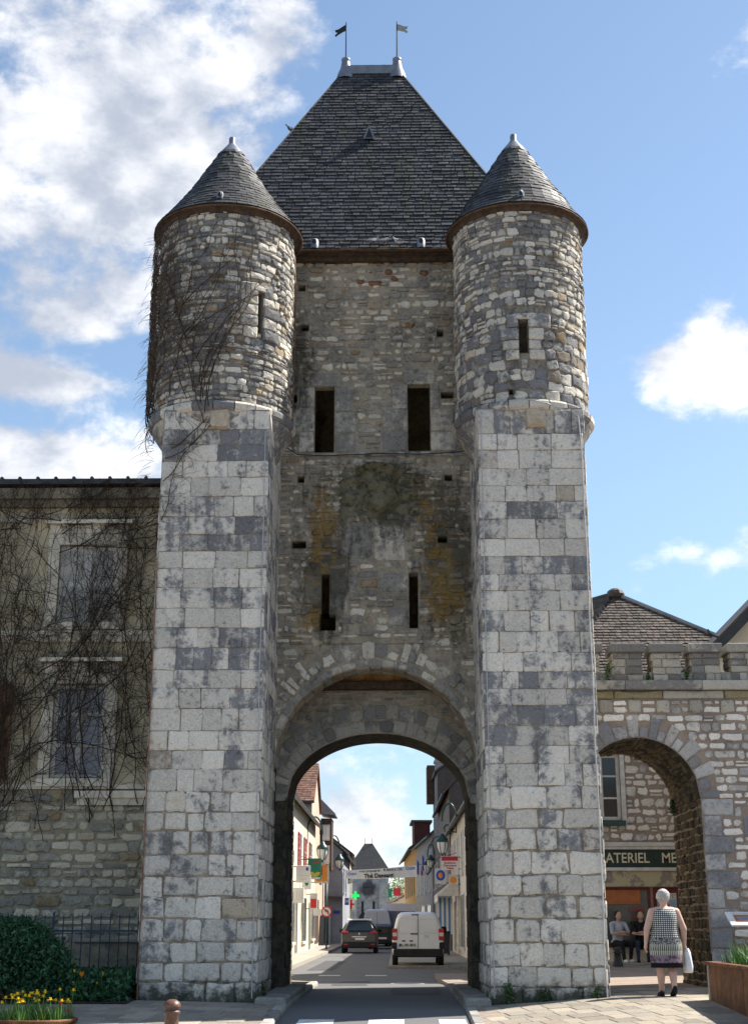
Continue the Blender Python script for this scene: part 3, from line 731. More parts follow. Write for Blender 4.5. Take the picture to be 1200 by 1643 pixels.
# outer arch: long rough radial stones, a neat ring below, and the soffit ring
def polar(cx, cz, r, Y, sx=1.0, sz=1.0):
    return lambda u, v, d: (cx + (r * sx + v) * math.sin(u), Y - d, cz + (r * sz + v) * math.cos(u))
pm = polar(AX, AZ, AR, FY)
u = -1.50
while u < 1.5:
    w = rng.uniform(0.045, 0.12)
    st = stone_geo(rng, (u, u + w, 0.13 + rng.uniform(0, 0.05), rng.uniform(0.26, 0.56)), lambda a, b, c: pm(a, b, c), rng.uniform(0.008, 0.022), rng.uniform(0.008, 0.035), 0.14, 0.3)
    if st: vou.add(fw, 'rubble_wall', st[0], st[1], (rng.random() * 0.8, rng.random(), rng.random() * 0.7), w * 0.8)
    u += w
u = -1.55
while u < 1.55:
    w = rng.uniform(0.09, 0.15)
    st = stone_geo(rng, (u, u + w, 0.0, 0.125), lambda a, b, c: pm(a, b, c), 0.010, 0.014, 0.06, 0.14)
    if st: vou.add(fw, 'rubble_wall', st[0], st[1], (0.25 + rng.random() * 0.7, rng.random(), rng.random() * 0.6), w * 0.3)
    for k in range(3):
        st = stone_geo(rng, (u, u + w, FY + 0.02 + 0.22 * k, FY + 0.235 + 0.22 * k), lambda a, b, c: (AX + (AR - c) * math.sin(a), b, AZ + (AR - c) * math.cos(a)), 0.008, 0.018, 0.04, 0.1)
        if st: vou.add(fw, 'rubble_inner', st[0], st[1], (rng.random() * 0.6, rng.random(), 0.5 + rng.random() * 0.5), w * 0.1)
    u += w
# slot behind the outer arch: warm plaster and an old beam, then the inner wall with a lower arch
MB().box(-1.9, 1.82, 3.24, 3.32, 5.42, 5.76).build('plaster_panel', 'plaster_orange', tower)
MB().box(-1.9, 1.82, 3.12, 3.34, 5.27, 5.42, ch=0.01).build('timber_beam', 'timber_dark', tower)
IX, IA, IB, IZ, IY = -0.02, 1.66, 1.17, 3.30, 3.32
iarc = lambda x: IZ + IB * math.sqrt(max(0, 1 - ((x - IX) / IA) ** 2))
mbi = MB(); mbl = MB(); xs = frange(IX - IA, IX + IA, 40)
for a, b in zip(xs, xs[1:]):
    mbi.quad((a, IY, iarc(a)), (b, IY, iarc(b)), (b, IY, 5.3), (a, IY, 5.3))
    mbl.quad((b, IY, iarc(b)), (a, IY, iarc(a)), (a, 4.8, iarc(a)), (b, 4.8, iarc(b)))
    mbi.quad((b, 4.8, iarc(b)), (a, 4.8, iarc(a)), (a, 4.8, 5.75), (b, 4.8, 5.75))
for xa, xb in ((-1.91, IX - IA), (IX + IA, 1.83)):
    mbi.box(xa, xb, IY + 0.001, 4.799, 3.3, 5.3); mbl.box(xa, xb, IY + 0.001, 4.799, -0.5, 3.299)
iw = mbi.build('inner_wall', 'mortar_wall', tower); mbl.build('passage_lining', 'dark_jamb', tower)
def ell(u, v, d):
    x, z = IA * math.sin(u), IB * math.cos(u); nx, nz = math.sin(u) / IA, math.cos(u) / IB; L = math.hypot(nx, nz)
    return (IX + x + v * nx / L, IY - d, IZ + z + v * nz / L)
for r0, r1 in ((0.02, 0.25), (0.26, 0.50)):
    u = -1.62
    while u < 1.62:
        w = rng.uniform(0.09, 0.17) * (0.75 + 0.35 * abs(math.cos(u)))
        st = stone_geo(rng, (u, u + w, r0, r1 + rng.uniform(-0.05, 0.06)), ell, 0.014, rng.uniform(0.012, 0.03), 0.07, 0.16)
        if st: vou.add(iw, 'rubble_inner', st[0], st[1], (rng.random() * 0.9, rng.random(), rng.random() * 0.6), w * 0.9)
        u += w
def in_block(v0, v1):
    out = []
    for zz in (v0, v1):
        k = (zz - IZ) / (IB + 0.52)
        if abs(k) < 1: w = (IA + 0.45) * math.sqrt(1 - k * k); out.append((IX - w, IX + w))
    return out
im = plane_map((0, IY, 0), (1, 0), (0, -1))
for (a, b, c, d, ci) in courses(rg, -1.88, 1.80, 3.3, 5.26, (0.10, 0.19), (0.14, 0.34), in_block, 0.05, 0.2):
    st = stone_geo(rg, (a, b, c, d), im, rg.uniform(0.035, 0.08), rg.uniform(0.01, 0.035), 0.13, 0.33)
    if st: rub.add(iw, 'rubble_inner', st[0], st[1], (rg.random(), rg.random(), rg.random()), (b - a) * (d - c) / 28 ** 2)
# passage walls in rough stone
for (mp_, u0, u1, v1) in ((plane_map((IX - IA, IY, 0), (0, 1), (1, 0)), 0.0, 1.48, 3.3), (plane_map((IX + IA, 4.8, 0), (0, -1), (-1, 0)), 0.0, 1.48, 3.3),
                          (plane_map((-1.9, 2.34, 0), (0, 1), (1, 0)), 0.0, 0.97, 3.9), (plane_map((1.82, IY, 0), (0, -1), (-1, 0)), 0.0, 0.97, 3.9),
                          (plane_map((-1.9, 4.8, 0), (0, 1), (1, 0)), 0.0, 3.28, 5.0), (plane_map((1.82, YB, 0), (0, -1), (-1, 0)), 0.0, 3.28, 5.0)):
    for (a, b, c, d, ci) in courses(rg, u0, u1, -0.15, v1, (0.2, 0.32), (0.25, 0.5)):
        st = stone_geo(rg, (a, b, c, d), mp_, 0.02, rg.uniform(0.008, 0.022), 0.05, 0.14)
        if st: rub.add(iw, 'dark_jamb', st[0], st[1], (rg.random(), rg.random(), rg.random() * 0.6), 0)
# raised stone footings beside the passage
for nm, (xa, xb, ya, yb) in (('L', (-1.84, -1.37, -0.2, 4.7)), ('R', (1.35, 1.74, -0.2, 4.3))):
    mbk = MB(); y = ya
    while y < yb - 0.2:
        L = min(rng.uniform(0.8, 1.1), yb - y); mbk.box(xa, xb, y, y + L - 0.012, -0.45, 0.02 + rng.uniform(-0.01, 0.01), (0.4, rng.random() * 0.5, 0.3), 0.03); y += L
    mbk.build('footing_stone', 'kerb', tower)

# --- the two turrets
cables = MB()
for ti, (cx, cy, r, seed) in enumerate(((-2.80, 1.14, 1.225, 5), (2.63, 1.12, 1.175, 9))):
    rg = random.Random(seed * 13)
    mp_ = cyl_map(cx, cy, r)
    tz0, tz1 = 9.60, 13.46
    span = r * 2.55
    if ti == 0: th = [(0.60 * r, 0.60 * r + 0.10, 11.13, 11.92, 0.35)]
    else: th = [(-0.13, 0.03, 10.62, 11.26, 0.35), (-0.34, -0.26, 9.86, 9.96, 0.3)]
    tur = core(mp_, frange(-span, span, 44), frange(tz0, tz1, 6), th, 0.35, 'turret', 'mortar_turret', tower)
    jambs = []
    for h in th[:1]:
        z = h[2] - 0.12; k = 0
        while z < h[3]:
            hh = rg.uniform(0.16, 0.3); w1, w2 = rg.uniform(0.2, 0.42), rg.uniform(0.2, 0.42)
            jambs.append((h[0] - w1, h[0], z, z + hh)); jambs.append((h[1], h[1] + w2, z, z + hh)); z += hh
        jambs.append((h[0] - 0.1, h[1] + 0.12, h[3], h[3] + 0.12))
    def t_block(v0, v1):
        return [(h[0] - 0.01, h[1] + 0.01) for h in th + [(*q, 0) for q in jambs] if h[2] < v1 - 0.01 and h[3] > v0 + 0.01]
    def facing(u): return max(0.0, math.cos(u / r)) ** 1.2
    lay = []
    if ti == 0:
        lay += courses(rg, -span, span, tz0 + 0.16, 13.0, (0.085, 0.165), (0.09, 0.30), t_block, 0.16, 0.3)
        lay += courses(rg, -span, span, 13.0, tz1, (0.09, 0.15), (0.10, 0.24), t_block, 0.0, 0.3)
    else:
        lay += courses(rg, -span, span, tz0 + 0.16, 11.1, (0.15, 0.22), (0.18, 0.36), t_block, 0.06, 0.1)
        lay += courses(rg, -span, span, 11.1, tz1, (0.085, 0.17), (0.08, 0.27), t_block, 0.16, 0.32)
    for (a, b, c, d, ci) in lay:
        st = stone_geo(rg, (a, b, c, d), mp_, rg.uniform(0.008, 0.026), rg.uniform(0.006, 0.036), 0.17, 0.22)
        if st: rub.add(tur, 'rubble_turret', st[0], st[1], (rg.random() * 0.95, rg.random(), rg.random() ** 2), facing((a + b) / 2) * (b - a) * (d - c) / 26 ** 2)
    for q in jambs:
        st = stone_geo(rg, q, mp_, 0.014, 0.05, 0.04, 0.1)
        if st: ash.add(tur, 'rubble_turret', st[0], st[1], (rg.random() * 0.8, rg.random(), rg.random() * 0.4), (q[1] - q[0]) * (q[3] - q[2]) / 26 ** 2)
    # string ring in segments and corbelled base
    n = 18
    for i in range(n):
        a0, a1 = (-span + 2 * span * i / n) / r - math.pi / 2, (-span + 2 * span * (i + 1) / n) / r - math.pi / 2
        mbs = MB().lathe((cx, cy, 0), [(r - 0.05, 9.57), (r + 0.05, 9.57), (r + 0.095, 9.62), (r + 0.10, 9.70), (r + 0.07, 9.745), (r - 0.02, 9.76)], 5, a0 + 0.006, a1 - 0.006, (rg.random(), rg.random(), rg.random() * 0.7))
        mbs.build('ring_stone', 'rubble_turret', tur)
    MB().lathe((cx, cy, 0), [(r + 0.04, 9.60), (r + 0.02, 9.50), (r - 0.05, 9.40), (r - 0.13, 9.28), (r - 0.16, 9.24), (r - 0.16, 9.18), (r - 0.24, 9.02), (r - 0.34, 8.86), (0.2, 8.80)], 48, tint=(0.55, 0.35, 0.75)).build('corbel', 'rubble_turret', tur)
    bx0 = buttresses[ti]
    for (qx, w, zz) in (((cx + 0.11), 0.34, 9.26), ):
        st = stone_geo(rg, (qx - w / 2, qx + w / 2, zz, zz + 0.34), plane_map((0, 0, 0), (1, 0), (0, -1)), 0.0, 0.13, 0.03, 0.08)
        ash.add(tur, 'rubble_turret', st[0], st[1], (0.25, 0.7, 0.9), 0.001)
    # eaves, gutter, cone
    re = 1.365 if ti == 0 else 1.305
    MB().lathe((cx, cy, 0), [(r - 0.03, 13.38), (r + 0.05, 13.40), (r + 0.06, 13.44), (re - 0.05, 13.47), (re - 0.01, 13.49), (re, 13.53), (re - 0.05, 13.55)], 56).build('eave_board', 'timber_dark', tur, True)
    gp = [(cx + (re + 0.02) * math.cos(t), cy + (re + 0.02) * math.sin(t), 13.47 + 0.006 * math.sin(5 * t)) for t in frange(0, 2 * math.pi, 56)]
    MB().tube(gp, 0.017, 6, False).build('gutter', 'timber_eave', tur, True)
    prof = [(re + 0.01, 13.52), (re - 0.20, 13.80), (0.98, 14.06), (0.74, 14.42), (0.55, 14.76), (0.38, 15.06), (0.24, 15.31)]
    cone = MB().lathe((cx, cy, 0), [(a - 0.012, b) for a, b in prof], 48).build('cone_roof', 'slate', tur)
    cone_slates = Pieces() if ti == 0 else cone_slates
    # slates in rows along the profile
    seg = []; tot = 0
    for (a, b), (c, d) in zip(prof, prof[1:]): L = math.hypot(c - a, d - b); seg.append((tot, tot + L, a, b, c, d)); tot += L
    def pf(s):
        for (s0, s1, a, b, c, d) in seg:
            if s <= s1 + 1e-6: k = (s - s0) / (s1 - s0); return a + (c - a) * k, b + (d - b) * k
        return prof[-1]
    rows = int(tot / 0.105); rh = tot / rows
    for k in range(rows):
        ra, za = pf(k * rh); rb, zb = pf(min(tot, (k + 1.35) * rh))
        n = max(10, int(2 * math.pi * ra / 0.2)); off = rg.random()
        for i in range(n):
            t0, t1 = 2 * math.pi * (i + off + 0.02) / n, 2 * math.pi * (i + off + 0.98) / n
            t0 += rg.uniform(-0.004, 0.004); o1 = 0.016 + rg.uniform(0, 0.008); zz = rg.uniform(-0.006, 0.004)
            V = []
            for (rr, z, t) in ((ra + o1, za + zz, t0), (ra + o1, za + zz, t1), (rb + 0.004, zb, t1), (rb + 0.004, zb, t0), (ra - 0.006, za + zz - 0.004, t0), (ra - 0.006, za + zz - 0.004, t1)):
                V.append((cx + rr * math.cos(t), cy + rr * math.sin(t), z))
            fc = max(0.0, math.sin(-(t0 + t1) / 2))
            cone_slates.add(cone, 'slate', V, [(0, 1, 2, 3), (4, 5, 1, 0), (4, 0, 3), (1, 5, 2)], (rg.random(), rg.random(), rg.random()), fc * (t1 - t0) * ra * rh)
    cap = MB().lathe((cx, cy, 0), [(0.26, 15.27), (0.24, 15.31), (0.15, 15.43), (0.085, 15.52), (0.062, 15.56), (0.062, 15.66), (0.05, 15.69), (0.0, 15.70)], 20).build('lead_cap', 'lead', cone, True)
    vz = 13.72; vr = pf(0.22)[0]
    MB().lathe((cx - 0.02, cy - vr - 0.01, vz - 0.07), [(0.065, 0), (0.065, 0.10), (0.05, 0.14), (0.0, 0.16)], 8).build('roof_vent', 'lead', cone)
    MB().ball((cx - 0.02, cy - vr - 0.07, vz - 0.01), 0.035, 0.012, 0.05).build('vent_hole', 'opening_dark', cone)  # black bulge, the vent's inner shade put into its colour

# --- main roof: hipped, steep, slated
ridge = [(-0.77, 5.2, 20.0), (0.41, 5.2, 20.0)]
ev = [(-3.65, 1.95, 13.72), (3.30, 1.95, 13.72), (3.30, 8.45, 13.72), (-3.65, 8.45, 13.72)]
rm = MB(); sh = 0.012
rm.raw([ev[0], ev[1], ridge[1], ridge[0]], [(0, 1, 2, 3)]); rm.raw([ev[1], ev[2], ridge[1]], [(0, 1, 2)]); rm.raw([ev[2], ev[3], ridge[0], ridge[1]], [(0, 1, 2, 3)]); rm.raw([ev[3], ev[0], ridge[0]], [(0, 1, 2)])
roof = rm.build('roof', 'slate', tower)
rs = cone_slates
def slate_face(parent, pieces, mat, A, B, Cc, D, rowh, wr, seed, score, lift=0.024, proj=None):
    """A,B along the eave, D,C above them"""
    rg = random.Random(seed); A, B, Cc, D = map(Vector, (A, B, Cc, D))
    nrm = (B - A).cross(D - A).normalized()
    Ls = ((D + Cc) / 2 - (A + B) / 2).length; rows = max(2, int(Ls / rowh))
    for k in range(rows):
        t0, t1 = k / rows, min(1.0, (k + 1.3) / rows)
        a0, b0 = A.lerp(D, t0), B.lerp(Cc, t0); a1, b1 = A.lerp(D, t1), B.lerp(Cc, t1)
        W0 = (b0 - a0).length; ax = (b0 - a0).normalized() if W0 > 1e-4 else Vector((1, 0, 0)); upv = ((a1 + b1) / 2 - (a0 + b0) / 2)
        # the row runs in the frame of its lower edge; its ends follow the hips
        x = -rg.uniform(0, wr[0])
        while x < W0:
            w = rg.uniform(*wr); xa, xb = max(0, x), min(W0, x + w); x += w
            if xb - xa < 0.03: continue
            f0, f1 = xa / W0, xb / W0
            lo = lift + rg.uniform(-0.004, 0.009); g_ = 0.009
            p = [a0.lerp(b0, f0) + ax * g_, a0.lerp(b0, f1) - ax * g_]
            up_a = p[0] + upv; up_b = p[1] + upv
            s0, s1 = (up_a - a1).dot(ax), (up_b - a1).dot(ax); W1 = (b1 - a1).length
            up_a = a1 + ax * min(max(s0, 0), W1); up_b = a1 + ax * min(max(s1, 0), W1)
            dz = upv.normalized() * rg.uniform(-0.008, 0.004)
            V = [p[0] + nrm * lo + dz, p[1] + nrm * lo + dz, up_b + nrm * 0.003, up_a + nrm * 0.003, p[0] - nrm * 0.006 + dz, p[1] - nrm * 0.006 + dz]
            pieces.add(parent, mat, V, [(0, 1, 2, 3), (4, 5, 1, 0), (4, 0, 3), (1, 5, 2)], (rg.random(), rg.random(), rg.random()), score * (xb - xa) * Ls / rows)
slate_face(roof, rs, 'slate', ev[0], ev[1], ridge[1], ridge[0], 0.122, (0.13, 0.27), 3, 2.0)
slate_face(roof, rs, 'slate', ev[1], ev[2], ridge[1], ridge[1], 0.138, (0.24, 0.4), 4, 0.0)
slate_face(roof, rs, 'slate', ev[3], ev[0], ridge[0], ridge[0], 0.138, (0.24, 0.4), 6, 0.0)
slate_face(roof, rs, 'slate', ev[2], ev[3], ridge[0], ridge[1], 0.138, (0.3, 0.5), 7, 0.0)
rs.emit('slate', 'slates', 300)
# lead ridge, hips, finials with pennant vanes
MB().tube([(ridge[0][0] - 0.05, 5.2, 20.03), (ridge[1][0] + 0.05, 5.2, 20.03)], 0.075, 8).build('ridge_lead', 'lead', roof, True)
MB().box(ridge[0][0] + 0.05, ridge[1][0] - 0.05, 5.06, 5.10, 19.80, 20.02).build('ridge_flashing', 'lead', roof)
for h0, h1 in ((ev[0], ridge[0]), (ev[1], ridge[1])):
    a, b = Vector(h0), Vector(h1); MB().tube([a + Vector((0, 0, 0.01)), b + Vector((0, 0, 0.01))], 0.028, 5).build('hip_lead', 'slate', roof)
for i, x in enumerate((ridge[0][0], ridge[1][0])):
    fin = MB().lathe((x, 5.2, 19.85), [(0.24, -0.18), (0.19, 0.0), (0.125, 0.16), (0.10, 0.32), (0.09, 0.36), (0.105, 0.38), (0.10, 0.42), (0.02, 0.45)], 16).build('finial', 'lead', roof, True)
    MB().tube([(x, 5.2, 20.3), (x, 5.2, 21.28)], [0.018, 0.012], 6).build('pole', 'iron', fin)
    sgn = -1 if i == 0 else 1; z = 21.14
    pts = [(0, 0.08), (0.10, 0.05), (0.18, 0.02), (0.26, 0.03), (0.24, -0.04), (0.19, -0.06), (0.26, -0.11), (0.24, -0.16), (0.18, -0.13), (0.08, -0.10), (0, -0.09)]
    MB().extrude([(x + sgn * a, 5.2 - 0.06 * a, z + b - a * (0.45 if i == 0 else 0.1)) for a, b in pts], (0, 0.008, 0)).build('vane_flag', 'flag_dark' if i == 0 else 'flag_metal', fin)
# small triangular dormer vent, snow hooks and eave vents
mbd = MB(); dx_, dy_, dz_ = -0.2, 3.86, 17.42
mbd.raw([(dx_ - 0.13, dy_ - 0.16, dz_ - 0.17), (dx_ + 0.13, dy_ - 0.16, dz_ - 0.17), (dx_, dy_ - 0.16, dz_ + 0.17), (dx_, dy_ + 0.25, dz_ + 0.17)], [(0, 2, 3), (1, 3, 2), (0, 1, 2)])
dv = mbd.build('dormer_vent', 'lead', roof)
MB().raw([(dx_ - 0.08, dy_ - 0.166, dz_ - 0.15), (dx_ + 0.08, dy_ - 0.166, dz_ - 0.15), (dx_, dy_ - 0.166, dz_ + 0.10)], [(0, 1, 2)]).build('vent_hole', 'opening_dark', dv)  # dark triangle paints the shade inside the dormer vent
for (x, y, z) in ((-1.11, 4.33, 18.31), (0.72, 4.33, 18.33), (-0.47, 3.05, 15.85), (1.6, 3.17, 16.08)):
    MB().tube([(x, y, z), (x, y - 0.12, z + 0.02), (x, y - 0.14, z + 0.10)], 0.012, 5).build('roof_hook', 'iron', roof)
for x in (-1.23, 0.85):
    MB().lathe((x, 1.97, 13.80), [(0.085, -0.08), (0.085, 0.08), (0.06, 0.13), (0, 0.15)], 10).build('eave_vent', 'lead', roof, True)
    MB().ball((x, 1.89, 13.85), 0.045, 0.012, 0.055).build('vent_hole', 'opening_dark', roof)  # shade of the eave vent mouth painted as a black bulge
MB().box(-3.4, 3.1, 1.93, 1.99, 13.655, 13.71).build('eave_board', 'timber_dark', tower)
MB().box(-3.4, 3.1, 2.02, 2.34, 13.64, 13.69).box(-3.4, 3.1, 2.14, 2.30, 13.56, 13.64).build('cornice_beam', 'timber_dark', tower)
MB().tube([(-1.7, 1.93, 13.69), (-0.6, 1.925, 13.685), (0.6, 1.925, 13.69), (1.5, 1.93, 13.695)], 0.018, 6).build('gutter', 'timber_eave', tower)
ash.emit('ashlar_block', 'ashlar_blocks', 300)
rub.emit('rubble_stone', 'rubble_stones', 300)
vou.emit('voussoir', 'voussoirs', 220)
# lightning cables and a rusty downpipe
def wire(pts, r, mat, name='cable'):
    MB().tube(pts, r, 5).build(name, mat, tower)
wire([(-1.90, -0.05, 9.2)] + [(-1.90 + rng.uniform(-.006, .006), -0.05, z) for z in frange(8.8, 0.0, 14)], 0.009, 'cable')
wire([(1.80, -0.05, 9.5)] + [(1.80 + rng.uniform(-.006, .006), -0.05, z) for z in frange(9.2, 0.0, 14)], 0.009, 'cable')
wire([(2.60, -0.16, 9.72), (2.95, -0.12, 9.66), (3.3, 0.05, 9.55), (3.47, -0.05, 9.45)] + [(3.50 + rng.uniform(-.012, .012), -0.05, z) for z in frange(9.0, 0.0, 14)], 0.012, 'cable')
wire([(-3.655, -0.05, z) for z in frange(6.9, -0.1, 8)], 0.011, 'copper_rust', 'rusty_pipe')
wire([(-1.58, 1.62, 13.4), (-1.55, 1.6, 12.5), (-1.56, 1.62, 11.2), (-1.58, 1.62, 9.7)], 0.016, 'copper_rust', 'rusty_pipe')
wire([(1.50, 1.70, 13.4), (1.49, 1.7, 12), (1.50, 1.7, 9.8)], 0.016, 'copper_rust', 'rusty_pipe')
wire([(-1.75, FY - 0.09, 9.72), (-1.5, FY - 0.09, 9.56), (-1.0, FY - 0.1, 9.53), (0, FY - 0.1, 9.57), (0.8, FY - 0.1, 9.55), (1.6, FY - 0.09, 9.6)], 0.012, 'iron')

# ================================================================ house on the left, overgrown with bare creeper
rng = random.Random(21)
LY = 2.2
lh = empty('creeper_house', (-6.6, LY, 0), 0, 'dark two storey ochre house under bare creeper left of the tower', 'house')
def child_of(o, p):
    o.parent = p; o.matrix_parent_inverse = Matrix.Translation(-Vector(p.location)) if False else p.matrix_world.inverted(); return o
bpy.context.view_layer.update()
LX0, LX1 = -14.0, -3.60
lmap = plane_map((0, LY, 0), (1, 0), (0, -1))
win = [(-5.86, -4.82, 6.36, 7.80, 0.16), (-5.79, -4.86, 3.56, 5.22, 0.16), (-8.30, -7.30, 6.36, 7.80, 0.16), (-8.25, -7.30, 3.56, 5.22, 0.16), (-10.7, -9.7, 6.36, 7.80, .16), (-10.7, -9.7, 3.56, 5.22, .16)]
up = core(lmap, [LX0, -9, LX1], [3.36, 6.1, 8.86], win, 0.16, 'wall', 'render_ochre', None); child_of(up, lh)
low = core(lmap, [LX0, -9, LX1], [-0.4, 1.5, 3.36], [], 0.1, 'plinth_wall', 'mortar_old', None); child_of(low, lh)
rb2 = Pieces()
for (a, b, c, d, ci) in courses(rng, -7.6, LX1, -0.1, 3.30, (0.11, 0.21), (0.16, 0.46), None, 0.05, 0.2):
    st = stone_geo(rng, (a, b, c, d), lmap, rng.uniform(0.015, 0.04), rng.uniform(0.012, 0.045), 0.12, 0.28)
    if st: rb2.add(low, 'old_rubble', st[0], st[1], (rng.random() * 0.9, rng.random(), rng.random() ** 1.5), (b - a) * (d - c) * (1 if a > -6.9 and c > 1.2 else 0.1))
rb2.emit('rubble_stone', 'rubble_stones', 250)
# the rest of the house: side, back and zinc roof
child_of(MB().box(LX0, LX1 - 0.05, LY + 0.18, LY + 7, -0.4, 8.86).build('house_body', 'render_ochre'), lh)
zr = MB().extrude([(LX0 - 0.2, LY - 0.32, 8.90), (LX0 - 0.2, LY + 7.2, 8.90), (LX0 - 0.2, LY + 7.2, 9.02), (LX0 - 0.2, LY - 0.32, 9.00)], (LX1 - LX0 + 0.1, 0, 0)).build('roof', 'zinc'); child_of(zr, lh)
mbn = MB()
x = LX0
while x < LX1 - 0.2:
    mbn.tube([(x, LY - 0.33, 9.01), (x, LY + 7, 9.03)], 0.035, 6); x += 0.335
child_of(mbn.build('roof_rolls', 'zinc'), lh)
child_of(MB().box(LX0, LX1, LY - 0.20, LY, 8.66, 8.86).box(LX0, LX1, LY - 0.10, LY, 8.52, 8.66).build('cornice', 'mortar_old'), lh)  # darker mortar tone here paints in the shade under the roof overhang
child_of(MB().box(LX0, LX1, LY - 0.05, LY, 8.24, 8.30).build('string_moulding', 'trim_cream'), lh)
child_of(MB().box(LX0, LX1, LY - 0.10, LY, 6.10, 6.18).box(LX0, LX1, LY - 0.06, LY, 5.98, 6.10).build('string_course', 'trim_cream'), lh)
child_of(MB().box(-5.30, LX1, LY - 0.14, LY, 3.20, 3.32).box(-5.26, LX1, LY - 0.08, LY, 3.08, 3.20).box(LX0, LX1, LY - 0.05, LY, 3.36, 3.44).build('plinth_moulding', 'trim_cream'), lh)
for k, w in enumerate(win[:4]):
    a, b, c, d = w[:4]; t = 0.21
    fr_ = MB().box(a - t, a - 0.002, LY - 0.055, LY + 0.01, c - 0.02, d + t, ch=0.008).box(b + 0.002, b + t, LY - 0.055, LY + 0.01, c - 0.02, d + t, ch=0.008).box(a, b, LY - 0.055, LY + 0.01, d + 0.002, d + t, ch=0.008)
    fr_.box(a - t - 0.08, b + t + 0.08, LY - 0.15, LY, d + t + 0.18, d + t + 0.25).box(a - t, b + t, LY - 0.07, LY, d + t + 0.002, d + t + 0.18).box(a - t, b + t, LY - 0.10, LY + 0.03, c - 0.16, c - 0.02)
    wo_ = fr_.build('window', 'trim_cream'); child_of(wo_, lh)
    if k % 2 == 1:                                     # lower row: glazed casements
        ym = LY + 0.10; xm = (a + b) / 2; cs = MB().box(xm - 0.045, xm + 0.045, ym - 0.05, ym, c, d)
        for e0, e1 in ((a, a + 0.07), (b - 0.07, b)): cs.box(e0, e1, ym - 0.04, ym, c, d)
        for q in (0.0, 0.33, 0.66, 0.955): cs.box(a + 0.07, xm - 0.045, ym - 0.035, ym, c + (d - c) * q, c + (d - c) * q + 0.06); cs.box(xm + 0.045, b - 0.07, ym - 0.035, ym, c + (d - c) * q, c + (d - c) * q + 0.06)
        cs.build('casement', 'white_old', wo_); MB().box(a, b, ym, ym + 0.01, c, d).build('pane', 'render_blue_grey', wo_)
    else:
        sm = 'shutter_grey'
        for s0, s1 in ((a + 0.005, (a + b) / 2 - 0.004), ((a + b) / 2 + 0.004, b - 0.005)):
            mbs = MB().box(s0, s1, LY + 0.06, LY + 0.10, c, d - 0.005)
            q = c + 0.09
            while q < d - 0.12:
                if abs(q - (c + d) / 2) > 0.05: mbs.raw([(s0 + 0.06, LY + 0.035, q), (s1 - 0.06, LY + 0.035, q), (s1 - 0.06, LY + 0.06, q + 0.03), (s0 + 0.06, LY + 0.06, q + 0.03)], [(0, 1, 2, 3)])
                q += 0.042
            mbs.box(s0, s0 + 0.06, LY + 0.03, LY + 0.06, c, d - 0.005).box(s1 - 0.06, s1, LY + 0.03, LY + 0.06, c, d - 0.005)
            so = mbs.build('shutter', sm); so.parent = wo_
# brown shutter folded back at the left edge of the picture
mbs = MB().box(-7.05, -6.52, LY - 0.09, LY - 0.05, 3.52, 5.20)
z = 3.58
while z < 5.12: mbs.box(-7.0, -6.58, LY - 0.105, LY - 0.09, z, z + 0.035); z += 0.055
child_of(mbs.build('open_shutter', 'shutter_brown'), lh)

# ---- bare creepers: thin woody stems crawling over a surface
def creeper(name, label, mp_, starts, bounds, n_sub, seed, mat, mat2, parent_none=True, fine_every=1, free=None, dens=None, rad_k=1.0):
    rg = random.Random(seed); stems = MB(); twigs = MB()
    u0, u1, v0, v1 = bounds; nodes = []
    def walk(u, v, ang, n, step, r, mb, sides, curl=0.22, rise=0.12):
        pts = []; rr = []
        d = rg.uniform(0.06, 0.12) * rad_k
        for i in range(n):
            if not (u0 < u < u1 and v0 < v < v1): break
            pts.append(mp_(u, v, d + 0.03 * math.sin(i * 1.3 + seed))); rr.append(r * (1 - 0.75 * i / n) + 0.0016); nodes.append((u, v, ang, r * (1 - 0.75 * i / n)))
            ang += rg.gauss(0, curl) + rise * math.sin(math.pi / 2 - ang)
            u += step * math.cos(ang); v += step * math.sin(ang)
        if len(pts) > 2: mb.tube(pts, rr, sides, False, (rg.random(), 0.5, 0.5))
    for (u, v, ang, n, r) in starts: walk(u, v, ang, n, 0.16, r, stems, 5, 0.13, 0.05)
    for gen, (cnt, n, st, r, curl) in enumerate(n_sub):
        base = list(nodes)
        for k in range(cnt):
            u, v, ang, r0 = rg.choice(base)
            if dens and rg.random() > dens(u, v): continue
            walk(u, v, ang + rg.choice((-1, 1)) * rg.uniform(0.3, 1.1), rg.randint(n // 2, n), st, min(r, r0 + 0.002), twigs, 3, curl, 0.06)
    root = empty(name, starts and mp_(starts[0][0], starts[0][1], 0.0), 0, label, 'creeper')
    bpy.context.view_layer.update()
    child_of(stems.build('stem', mat, None, True), root); child_of(tag(twigs.build('twigs', mat2), kind='stuff'), root)
    return root
st = []
for k in range(26):
    st.append((rng.uniform(-7.5, -4.0), rng.uniform(2.4, 3.4), math.pi / 2 + rng.uniform(-0.5, 0.35), rng.randint(20, 42), rng.uniform(0.005, 0.011)))
for k in range(9):
    st.append((rng.uniform(-6.9, -6.3), rng.uniform(2.7, 3.2), math.pi / 2 + rng.uniform(-0.08, 0.08), 40, rng.uniform(0.006, 0.013)))
for k in range(9):
    st.append((rng.uniform(-6.8, -5.2), rng.uniform(2.8, 6.0), rng.uniform(0.35, 0.75), 26, rng.uniform(0.006, 0.013)))
for k in range(8):
    st.append((rng.uniform(-4.3, -3.75), rng.uniform(3.0, 5.5), math.pi / 2 + rng.uniform(-0.1, 0.15), 36, rng.uniform(0.006, 0.010)))
for k in range(14): st.append((rng.uniform(-7.2, -4.0), rng.uniform(7.6, 8.3), rng.choice((0.05, 3.1)) + rng.uniform(-0.15, 0.25), 16, 0.009))
